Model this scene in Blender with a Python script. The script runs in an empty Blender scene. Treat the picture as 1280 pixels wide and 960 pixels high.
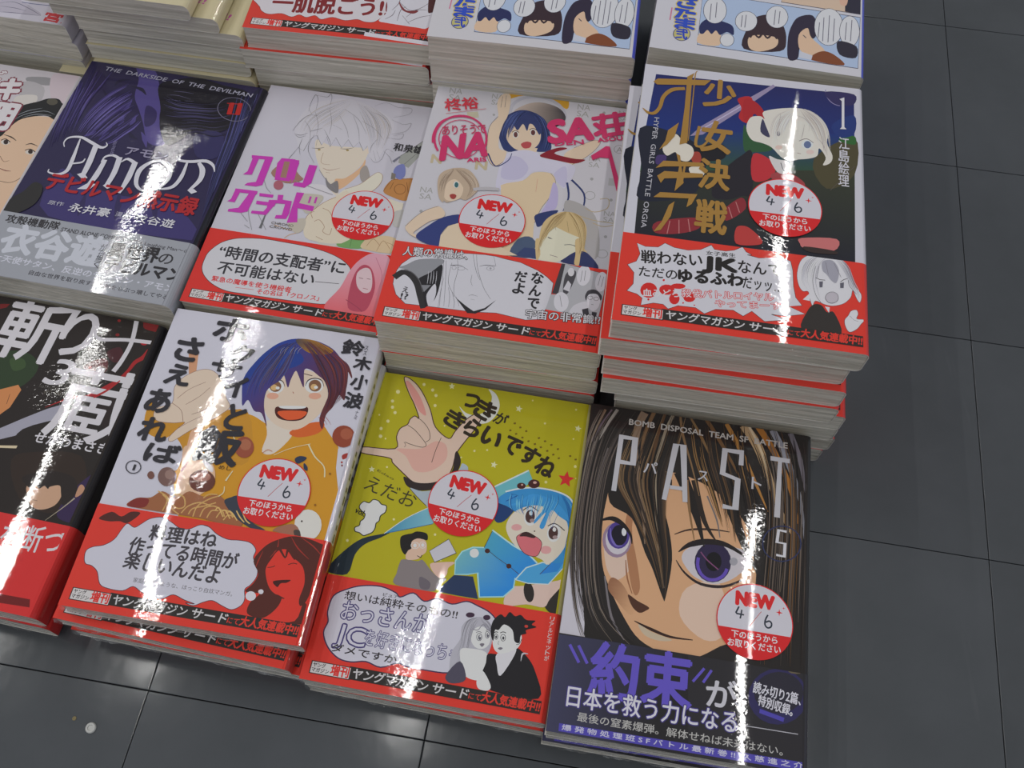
import bpy, math
from mathutils import Matrix, Vector
from mathutils.geometry import tessellate_polygon

SC = bpy.context.scene
COL = SC.collection
H0 = 0.5225           # camera height above the tiled surface the stacks lie on, metres

# ------------------------------------------------------------------ camera
cd = bpy.data.cameras.new('camera')
cd.sensor_width = 36.0
cd.lens = 32.6120
cd.clip_start = 0.02
cam = bpy.data.objects.new('camera', cd)
COL.objects.link(cam)
cam.matrix_world = Matrix([[0.99966, -0.026065, -0.0, 0.0], [0.022906, 0.878502, -0.477188, 0.0], [0.012438, 0.477026, 0.878801, 0.5225], [0.0, 0.0, 0.0, 1.0]])
SC.camera = cam

# ------------------------------------------------------------------ world, lamps, exposure
w = bpy.data.worlds.new('shop_ambient')
SC.world = w
w.use_nodes = True
bg = w.node_tree.nodes['Background']
bg.inputs[0].default_value = (0.86, 0.92, 1.0, 1)
bg.inputs[1].default_value = 0.30
SC.view_settings.view_transform = 'Standard'
SC.view_settings.look = 'None'
SC.view_settings.exposure = 0.46
SC.view_settings.gamma = 1
YAW = -0.142
def ceiling_tube(u, v, length=1.2, power=3.9):
    """One linear fluorescent tube on the shop ceiling, parallel to the display table."""
    l = bpy.data.lights.new('ceiling_tube', 'AREA')
    l.shape = 'RECTANGLE'; l.size = 0.012; l.size_y = length
    l.energy = power * length / 1.2; l.color = (1.0, 0.985, 0.96)
    o = bpy.data.objects.new('ceiling_tube', l); COL.objects.link(o)
    c, s = math.cos(YAW), math.sin(YAW)
    o.location = (u * c - v * s, u * s + v * c, H0 + 2.0)
    o.rotation_euler = (0, 0, YAW)
for u, v, L in [(0.65,0.62,1.2),(0.65,2.4,1.2),(0.65,-1.2,1.2),(-0.36,0.60,0.5),(-0.40,-1.2,1.2),(-1.22,1.05,1.35),(-1.78,0.9,1.2),(-1.78,2.15,1.2),(2.0,0.9,1.2),(-1.5,-1.0,1.2)]:
    ceiling_tube(u, v, L)

# ------------------------------------------------------------------ materials
def lin(c, g=1.5):
    o = []
    for x in c:
        x /= 255.0
        x = x / 12.92 if x <= 0.04045 else ((x + 0.055) / 1.055) ** 2.4
        o.append(min(0.9, x * g))
    return o
def mat(name):
    m = bpy.data.materials.new(name); m.use_nodes = True
    nt = m.node_tree; b = nt.nodes['Principled BSDF']
    return m, nt, b
def N(nt, t, **kw):
    n = nt.nodes.new(t)
    for k, v in kw.items():
        if k.startswith('i_'): n.inputs[int(k[2:])].default_value = v
        else: setattr(n, k, v)
    return n
def film_coords(nt):
    """object coordinates shifted by where the book lies, so every book has its own wrinkles"""
    tc = N(nt, 'ShaderNodeTexCoord'); oi = N(nt, 'ShaderNodeObjectInfo')
    sc_ = N(nt, 'ShaderNodeVectorMath', operation='SCALE'); sc_.inputs[3].default_value = 7.3
    ad = N(nt, 'ShaderNodeVectorMath', operation='ADD')
    nt.links.new(oi.outputs['Location'], sc_.inputs[0])
    nt.links.new(tc.outputs['Object'], ad.inputs[0]); nt.links.new(sc_.outputs[0], ad.inputs[1])
    return tc, ad
def film_bump(nt, b, k=1.0):
    """shrink film: slow bulges along the book, and fine crinkles in patches"""
    tc, ad = film_coords(nt)
    mp = N(nt, 'ShaderNodeMapping'); mp.inputs['Scale'].default_value = (30, 8, 30)
    n1 = N(nt, 'ShaderNodeTexNoise'); n1.inputs['Scale'].default_value = 1.0; n1.inputs['Detail'].default_value = 1.0
    nt.links.new(ad.outputs[0], mp.inputs[0]); nt.links.new(mp.outputs[0], n1.inputs['Vector'])
    b1 = N(nt, 'ShaderNodeBump'); b1.inputs['Strength'].default_value = 1.0; b1.inputs['Distance'].default_value = 0.00030 * k
    nt.links.new(n1.outputs['Fac'], b1.inputs['Height'])
    mq = N(nt, 'ShaderNodeMapping'); mq.inputs['Scale'].default_value = (240, 620, 240)
    n2 = N(nt, 'ShaderNodeTexNoise'); n2.inputs['Scale'].default_value = 1.0; n2.inputs['Detail'].default_value = 3.0
    nt.links.new(ad.outputs[0], mq.inputs[0]); nt.links.new(mq.outputs[0], n2.inputs['Vector'])
    n3 = N(nt, 'ShaderNodeTexNoise'); n3.inputs['Scale'].default_value = 16.0
    nt.links.new(ad.outputs[0], n3.inputs['Vector'])
    mr = N(nt, 'ShaderNodeMapRange'); mr.inputs[1].default_value = 0.5; mr.inputs[2].default_value = 0.75; mr.inputs[3].default_value = 0.16; mr.inputs[4].default_value = 1.0
    nt.links.new(n3.outputs['Fac'], mr.inputs[0])
    mu = N(nt, 'ShaderNodeMath', operation='MULTIPLY')
    nt.links.new(n2.outputs['Fac'], mu.inputs[0]); nt.links.new(mr.outputs[0], mu.inputs[1])
    b2 = N(nt, 'ShaderNodeBump'); b2.inputs['Strength'].default_value = 1.0; b2.inputs['Distance'].default_value = 0.00009 * k
    nt.links.new(mu.outputs[0], b2.inputs['Height']); nt.links.new(b1.outputs[0], b2.inputs['Normal'])
    # fine cross-wise crinkles along the edges
    nt.links.new(b2.outputs[0], b.inputs['Coat Normal'])
def print_material(name, rough, coat, k=1.0):
    m, nt, b = mat(name)
    at = N(nt, 'ShaderNodeAttribute', attribute_name='Col')
    nt.links.new(at.outputs['Color'], b.inputs['Base Color'])
    b.inputs['Roughness'].default_value = rough
    b.inputs['Specular IOR Level'].default_value = 0.25
    b.inputs['Coat Weight'].default_value = coat
    b.inputs['Coat Roughness'].default_value = 0.02
    b.inputs['Coat IOR'].default_value = 1.4
    film_bump(nt, b, k)
    return m
M_PRINT = print_material('printed_cover_under_film', 0.5, 1.0)
M_STICK = print_material('sticker_print', 0.45, 0.25, 0.5)
def page_material():
    m, nt, b = mat('page_edges')
    tc, ad = film_coords(nt)
    mp = N(nt, 'ShaderNodeMapping'); mp.inputs['Scale'].default_value = (9, 9, 520)
    n = N(nt, 'ShaderNodeTexNoise'); n.inputs['Scale'].default_value = 1; n.inputs['Detail'].default_value = 5
    nt.links.new(ad.outputs[0], mp.inputs[0]); nt.links.new(mp.outputs[0], n.inputs['Vector'])
    cr = N(nt, 'ShaderNodeValToRGB')
    e = cr.color_ramp.elements
    e[0].position = 0.3; e[0].color = (*lin((148, 143, 131)), 1)
    e[1].position = 0.72; e[1].color = (*lin((192, 187, 176)), 1)
    nt.links.new(n.outputs['Fac'], cr.inputs[0]); nt.links.new(cr.outputs[0], b.inputs['Base Color'])
    b.inputs['Roughness'].default_value = 0.85
    bp = N(nt, 'ShaderNodeBump'); bp.inputs['Strength'].default_value = 0.6; bp.inputs['Distance'].default_value = 0.0006
    nt.links.new(n.outputs['Fac'], bp.inputs['Height']); nt.links.new(bp.outputs[0], b.inputs['Normal'])
    # film stretched over the page edges, with long shallow wrinkles that catch the tubes
    mp2 = N(nt, 'ShaderNodeMapping'); mp2.inputs['Scale'].default_value = (55, 55, 260)
    n2 = N(nt, 'ShaderNodeTexNoise'); n2.inputs['Scale'].default_value = 1; n2.inputs['Detail'].default_value = 2
    nt.links.new(ad.outputs[0], mp2.inputs[0]); nt.links.new(mp2.outputs[0], n2.inputs['Vector'])
    b2 = N(nt, 'ShaderNodeBump'); b2.inputs['Strength'].default_value = 1; b2.inputs['Distance'].default_value = 0.004
    nt.links.new(n2.outputs['Fac'], b2.inputs['Height']); nt.links.new(b2.outputs[0], b.inputs['Coat Normal'])
    b.inputs['Coat Weight'].default_value = 1.0; b.inputs['Coat Roughness'].default_value = 0.12
    return m
M_PAGE = page_material()
def film_material():
    m, nt, b = mat('loose_shrink_film')
    b.inputs['Base Color'].default_value = (0.75, 0.77, 0.78, 1)
    b.inputs['Roughness'].default_value = 0.12
    b.inputs['Specular IOR Level'].default_value = 0.8
    tc, ad = film_coords(nt)
    n = N(nt, 'ShaderNodeTexNoise'); n.inputs['Scale'].default_value = 160; n.inputs['Detail'].default_value = 4
    nt.links.new(ad.outputs[0], n.inputs['Vector'])
    mr = N(nt, 'ShaderNodeMapRange'); mr.inputs[1].default_value = 0.4; mr.inputs[2].default_value = 0.75; mr.inputs[3].default_value = 0.04; mr.inputs[4].default_value = 0.4
    nt.links.new(n.outputs['Fac'], mr.inputs[0]); nt.links.new(mr.outputs[0], b.inputs['Alpha'])
    bp = N(nt, 'ShaderNodeBump'); bp.inputs['Distance'].default_value = 0.002
    nt.links.new(n.outputs['Fac'], bp.inputs['Height']); nt.links.new(bp.outputs[0], b.inputs['Normal'])
    return m
M_FILM = film_material()
def floor_material():
    m, nt, b = mat('vinyl_floor_tile')
    tc = N(nt, 'ShaderNodeTexCoord'); ge = N(nt, 'ShaderNodeNewGeometry'); oi = N(nt, 'ShaderNodeObjectInfo')
    n = N(nt, 'ShaderNodeTexNoise'); n.inputs['Scale'].default_value = 9; n.inputs['Detail'].default_value = 8; n.inputs['Roughness'].default_value = 0.65
    nt.links.new(ge.outputs['Position'], n.inputs['Vector'])
    cr = N(nt, 'ShaderNodeValToRGB'); e = cr.color_ramp.elements
    e[0].position = 0.3; e[0].color = (0.089, 0.096, 0.105, 1); e[1].position = 0.75; e[1].color = (0.113, 0.121, 0.133, 1)
    nt.links.new(n.outputs['Fac'], cr.inputs[0])
    mx = N(nt, 'ShaderNodeMix', data_type='RGBA', blend_type='MULTIPLY'); mx.inputs[0].default_value = 1.0
    mr = N(nt, 'ShaderNodeMapRange'); mr.inputs[3].default_value = 0.93; mr.inputs[4].default_value = 1.07
    nt.links.new(oi.outputs['Random'], mr.inputs[0])
    nt.links.new(cr.outputs[0], mx.inputs[6]); nt.links.new(mr.outputs[0], mx.inputs[7])
    # pale scuffs along the walking direction
    mp = N(nt, 'ShaderNodeMapping'); mp.inputs['Scale'].default_value = (70, 6, 1); mp.inputs['Rotation'].default_value = (0, 0, 0.14)
    n2 = N(nt, 'ShaderNodeTexNoise'); n2.inputs['Scale'].default_value = 1; n2.inputs['Detail'].default_value = 3
    nt.links.new(ge.outputs['Position'], mp.inputs[0]); nt.links.new(mp.outputs[0], n2.inputs['Vector'])
    m2 = N(nt, 'ShaderNodeMapRange'); m2.inputs[1].default_value = 0.66; m2.inputs[2].default_value = 0.84; m2.inputs[3].default_value = 0; m2.inputs[4].default_value = 0.35
    nt.links.new(n2.outputs['Fac'], m2.inputs[0])
    mx2 = N(nt, 'ShaderNodeMix', data_type='RGBA'); mx2.inputs[7].default_value = (0.22, 0.23, 0.25, 1)
    nt.links.new(m2.outputs[0], mx2.inputs[0]); nt.links.new(mx.outputs[2], mx2.inputs[6])
    nt.links.new(mx2.outputs[2], b.inputs['Base Color'])
    b.inputs['Roughness'].default_value = 0.12
    b.inputs['Specular IOR Level'].default_value = 0.5
    n3 = N(nt, 'ShaderNodeTexNoise'); n3.inputs['Scale'].default_value = 22; n3.inputs['Detail'].default_value = 6
    nt.links.new(ge.outputs['Position'], n3.inputs['Vector'])
    bp = N(nt, 'ShaderNodeBump'); bp.inputs['Strength'].default_value = 0.5; bp.inputs['Distance'].default_value = 0.0005
    nt.links.new(n3.outputs['Fac'], bp.inputs['Height']); nt.links.new(bp.outputs[0], b.inputs['Normal'])
    return m
M_FLOOR = floor_material()
def plain(name, col, rough=0.6, metal=0):
    m, nt, b = mat(name)
    n = N(nt, 'ShaderNodeTexNoise'); n.inputs['Scale'].default_value = 60
    cr = N(nt, 'ShaderNodeValToRGB'); e = cr.color_ramp.elements
    e[0].color = (*[x * 0.85 for x in col], 1); e[1].color = (*[min(1, x * 1.1) for x in col], 1)
    nt.links.new(n.outputs['Fac'], cr.inputs[0]); nt.links.new(cr.outputs[0], b.inputs['Base Color'])
    b.inputs['Roughness'].default_value = rough; b.inputs['Metallic'].default_value = metal
    return m
M_JOINT = plain('tile_joint', (0.018, 0.019, 0.02), 0.9)

# ------------------------------------------------------------------ object helpers
def link(name, me, parent=None, m=None):
    o = bpy.data.objects.new(name, me); COL.objects.link(o)
    if m and not me.materials: me.materials.append(m)
    if parent: o.parent = parent
    return o
def tag(o, label, cat, group=None):
    o['label'] = label; o['category'] = cat
    if group: o['group'] = group
    return o

class MB:
    """collects coloured faces (book coordinates in millimetres) and builds one mesh"""
    def __init__(s): s.v = []; s.f = []; s.c = []; s.z = 0.0; s.clip = None
    def face(s, pts, cols):
        i = len(s.v); s.v += pts; s.f.append(list(range(i, i + len(pts)))); s.c += cols
    def flat(s, poly, cf, z):
        """one convex polygon of print, clipped to the printed sheet"""
        x0, y0, x1, y1 = s.clip
        for ax, lim, sg in ((0, x0, 1), (0, x1, -1), (1, y0, 1), (1, y1, -1)):
            out = []
            n = len(poly)
            if n < 3: return
            for i in range(n):
                a, b = poly[i], poly[(i + 1) % n]
                da, db = (a[ax] - lim) * sg, (b[ax] - lim) * sg
                if da >= 0: out.append(a)
                if (da >= 0) != (db >= 0):
                    t = da / (da - db); out.append((a[0] + (b[0] - a[0]) * t, a[1] + (b[1] - a[1]) * t))
            poly = out
        if len(poly) < 3: return
        ar = sum(poly[i][0] * poly[(i + 1) % len(poly)][1] - poly[(i + 1) % len(poly)][0] * poly[i][1] for i in range(len(poly)))
        if abs(ar) < 1e-5: return
        if ar < 0: poly = poly[::-1]
        s.face([(x, y, z) for x, y in poly], [cf(x, y) for x, y in poly])
    def mesh(s, name):
        me = bpy.data.meshes.new(name)
        me.from_pydata([(x / 1000, y / 1000, z / 1000) for x, y, z in s.v], [], s.f)
        a = me.color_attributes.new('Col', 'FLOAT_COLOR', 'CORNER')
        buf = []
        for c in s.c: buf += [c[0], c[1], c[2], 1.0]
        a.data.foreach_set('color', buf)
        return me

def pairs(p): return [(p[i] / 10, p[i + 1] / 10) for i in range(0, len(p), 2)]
def spline(pts, closed, k=4):
    n = len(pts)
    if n < 3: return pts
    out = []
    for i in range(n if closed else n - 1):
        g = (lambda j: pts[j % n]) if closed else (lambda j: pts[max(0, min(n - 1, j))])
        p0, p1, p2, p3 = g(i - 1), g(i), g(i + 1), g(i + 2)
        for q in range(k):
            t = q / k; t2 = t * t; t3 = t2 * t
            out.append(tuple(0.5 * (2 * p1[a] + (p2[a] - p0[a]) * t + (2 * p0[a] - 5 * p1[a] + 4 * p2[a] - p3[a]) * t2 + (3 * p1[a] - p0[a] - 3 * p2[a] + p3[a]) * t3) for a in (0, 1)))
    if not closed: out.append(pts[-1])
    return out
_tx = {}
def text_tris(st):
    if st in _tx: return _tx[st]
    c = bpy.data.curves.new('t', 'FONT'); c.body = st; c.size = 1; c.resolution_u = 2 if len(st) > 12 else 3
    c.fill_mode = 'FRONT'; c.dimensions = '2D'
    o = bpy.data.objects.new('t', c); COL.objects.link(o)
    dg = bpy.context.evaluated_depsgraph_get(); dg.update()
    m = bpy.data.meshes.new_from_object(o.evaluated_get(dg))
    vs = [(v.co.x, v.co.y) for v in m.vertices]
    r = [[vs[i] for i in p.vertices] for p in m.polygons]
    bpy.data.objects.remove(o); bpy.data.curves.remove(c); bpy.data.meshes.remove(m)
    xs = [x for x, y in vs] or [0, 1]
    _tx[st] = (r, min(xs), max(xs), any(ord(ch) > 0x2000 for ch in st), min(y for x, y in vs) if vs else 0, max(y for x, y in vs) if vs else 1)
    return _tx[st]
STEP = 0.0015
def draw(mb, ops):
    for op in ops:
        k = op[0]; mb.z += STEP; z = mb.z
        if k == 'H':
            # many thin strands between two guide lines: colours, count, width, guide A, guide B, seed
            import random
            rg = random.Random(op[6]); ga, gb = spline(pairs(op[4]), False), spline(pairs(op[5]), False)
            n_ = min(len(ga), len(gb)); sub = []
            for q in range(op[2]):
                t_ = rg.random(); i0 = int(rg.random() * n_ * .35); i1 = n_ - int(rg.random() * n_ * .4)
                pts = []
                for i in range(i0, i1): pts += [(ga[i][0] + (gb[i][0] - ga[i][0]) * t_) * 10, (ga[i][1] + (gb[i][1] - ga[i][1]) * t_) * 10]
                if len(pts) >= 6: w_ = op[3] * rg.uniform(.4, 1.3); sub.append(['S', rg.choice(op[1]), [w_ * .2, w_, w_ * .8, w_ * .1], pts, 0, 0])
            z_ = mb.z; draw(mb, sub); mb.z = max(z_ + STEP, mb.z)
            continue
        if k in 'FG':
            if k == 'F': c = lin(op[1]); cf = lambda x, y: c; pts, sm = op[2], op[3]
            else:
                c1, c2 = lin(op[1]), lin(op[2]); ax, ay, bx, by = [q / 10 for q in op[3]]
                L = (bx - ax) ** 2 + (by - ay) ** 2
                def cf(x, y):
                    t = max(0, min(1, ((x - ax) * (bx - ax) + (y - ay) * (by - ay)) / L))
                    return [c1[i] + (c2[i] - c1[i]) * t for i in range(3)]
                pts, sm = op[4], op[5]
            p = pairs(pts)
            if sm: p = spline(p, True)
            tri = tessellate_polygon([[Vector((x, y, 0)) for x, y in p]])
            for t in tri: mb.flat([p[i] for i in t], cf, z)
        elif k == 'S':
            c = lin(op[1]); cf = lambda x, y: c; ws = op[2]; p = pairs(op[3]); cl = op[5]; n0 = len(p)
            if op[4]: p = spline(p, cl)
            n = len(p)
            if cl: p = p + [p[0]]
            L, R = [], []
            m = len(p)
            for i in range(m):
                a = p[i - 1] if i > 0 else (p[-2] if cl else p[0]); b = p[i + 1] if i < m - 1 else (p[1] if cl else p[-1])
                dx, dy = b[0] - a[0], b[1] - a[1]; d = math.hypot(dx, dy) or 1
                t = i / (m - 1) * (len(ws) - 1); j = min(int(t), len(ws) - 2) if len(ws) > 1 else 0
                w_ = ws[0] if len(ws) == 1 else ws[j] + (ws[j + 1] - ws[j]) * (t - j)
                mit = 1.0
                if 0 < i < m - 1:
                    e1 = (p[i][0] - a[0], p[i][1] - a[1]); e2 = (b[0] - p[i][0], b[1] - p[i][1])
                    q = (math.hypot(*e1) * math.hypot(*e2)) or 1
                    cs = max(-1, min(1, (e1[0] * e2[0] + e1[1] * e2[1]) / q)); mit = 1 / max(0.6, math.sqrt((1 + cs) / 2))
                h = w_ / 2 * mit
                L.append((p[i][0] - dy / d * h, p[i][1] + dx / d * h)); R.append((p[i][0] + dy / d * h, p[i][1] - dx / d * h))
            for i in range(m - 1):
                mb.flat([L[i], R[i], R[i + 1]], cf, z); mb.flat([L[i], R[i + 1], L[i + 1]], cf, z)
        else:
            st, ax, ay, ux, uy, vx, vy, c, bold, oc, ow = op[1:]; bold *= 0.75
            ax, ay, ux, uy, vx, vy = [q / 10 for q in (ax, ay, ux, uy, vx, vy)]
            tris, x0, x1, cjk, y0, y1 = text_tris(st)
            cyc = 0.88 if cjk else 0.70; off = 0.08 if cjk else 0.0
            em = math.hypot(vx, vy) / cyc; ul = math.hypot(ux, uy)
            def put(r, col, zz):
                cc = lin(col); cf = lambda x, y: cc
                rr = r * min(em, ul / max(0.3, (x1 - x0)))
                sh = [(0, 0)] if r <= 0 else [(rr * math.cos(a * math.pi / 4), rr * math.sin(a * math.pi / 4)) for a in range(8)] + [(0, 0)]
                if r > 0 and r < 0.035: sh = sh[0:8:2] + [(0, 0)]
                for ic, (dx, dy) in enumerate(sh):
                    for t in tris:
                        q = []
                        for x, y in t:
                            a = (x - x0) / (x1 - x0); b = (y + off) / cyc
                            q.append((ax + ux * a + vx * b + dx, ay + uy * a + vy * b + dy))
                        mb.flat(q, cf, zz + ic * 0.00015)
            if oc: put(bold + ow, oc, z); mb.z += STEP; z = mb.z
            put(bold, c, z)

def sheet_profile(W, t, th, r, out=0.0):
    """C-shaped section (x,z) of a jacket: front board, rounded spine on the right, back board"""
    def arc(cx, cz, rad, a0, a1, n=5): return [(cx + rad * math.cos(math.radians(a0 + (a1 - a0) * i / n)), cz + rad * math.sin(math.radians(a0 + (a1 - a0) * i / n))) for i in range(n + 1)]
    o_ = [(-out, t + out)] + arc(W - r, t - r, r + out, 90, 0) + arc(W - r, r, r + out, 0, -90) + [(-out, -out)]
    i_ = [(-out, t + out - th)] + arc(W - r, t - r, r + out - th, 90, 0) + arc(W - r, r, r + out - th, 0, -90) + [(-out, -out + th)]
    return o_, i_
def sheet(mb, W, t, th, r, out, y0, y1, front, spine):
    o_, i_ = sheet_profile(W, t, th, r, out); n = len(o_)
    cf, cs, inn = lin(front), lin(spine), lin((186, 182, 176))
    for k in range(n - 1):
        c = cf if k < 2 else cs
        if k >= n - 2: c = cf
        a, b, a2, b2 = o_[k], o_[k + 1], i_[k], i_[k + 1]
        mb.face([(a[0], y0, a[1]), (b[0], y0, b[1]), (b[0], y1, b[1]), (a[0], y1, a[1])], [c] * 4)
        mb.face([(a2[0], y1, a2[1]), (b2[0], y1, b2[1]), (b2[0], y0, b2[1]), (a2[0], y0, a2[1])], [inn] * 4)
        mb.face([(a2[0], y0, a2[1]), (b2[0], y0, b2[1]), (b[0], y0, b[1]), (a[0], y0, a[1])], [inn] * 4)
        mb.face([(a[0], y1, a[1]), (b[0], y1, b[1]), (b2[0], y1, b2[1]), (a2[0], y1, a2[1])], [inn] * 4)
    for k in (0, n - 1):
        a, b = o_[k], i_[k]
        q = [(a[0], y0, a[1]), (a[0], y1, a[1]), (b[0], y1, b[1]), (b[0], y0, b[1])]
        mb.face(q if k == 0 else q[::-1], [inn] * 4)

def page_block_mesh(W, H, t):
    mb = MB(); x0, x1, z0, z1 = 0.5, W - 0.45, 0.32, t - 0.32
    r = min(3.2, t / 2 - 1.2)
    sec = [(x0, z1)]
    for i in range(5): a = math.radians(90 - 90 * i / 4); sec.append((x1 - r + r * math.cos(a), z1 - r + r * math.sin(a)))
    for i in range(5): a = math.radians(0 - 90 * i / 4); sec.append((x1 - r + r * math.cos(a), z0 + r + r * math.sin(a)))
    sec.append((x0, z0)); y0, y1 = 0.25, H - 0.4; n = len(sec); c = (1, 1, 1)
    for k in range(n):
        a, b = sec[k], sec[(k + 1) % n]
        mb.face([(a[0], y0, a[1]), (b[0], y0, b[1]), (b[0], y1, b[1]), (a[0], y1, a[1])], [c] * 4)
    mb.face([(x, y0, z) for x, z in sec[::-1]], [c] * n); mb.face([(x, y1, z) for x, z in sec], [c] * n)
    return mb.mesh('page_block')

def film_mesh(W, t):
    """loose wrinkled film gathered in front of the tail edge"""
    mb = MB(); nx, nz = 56, 4; c = (1, 1, 1)
    def pt(i, j):
        x = W * i / nx; f = j / nz
        wob = math.sin(i * 1.7 + j * 2.1) * 0.5 + math.sin(i * 0.63 + 1.3 * j) * 0.8 + math.sin(i * 2.9) * 0.3
        return (x, -0.35 - math.sin(math.pi * f) * (1.1 + 0.7 * wob), t * (1 - f) + (0.25 * math.sin(i * 2.3) if 0 < j < nz else 0))
    for i in range(nx):
        for j in range(nz):
            mb.face([pt(i, j), pt(i, j + 1), pt(i + 1, j + 1), pt(i + 1, j)], [c] * 4)
    return mb.mesh('shrink_wrap')

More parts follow.
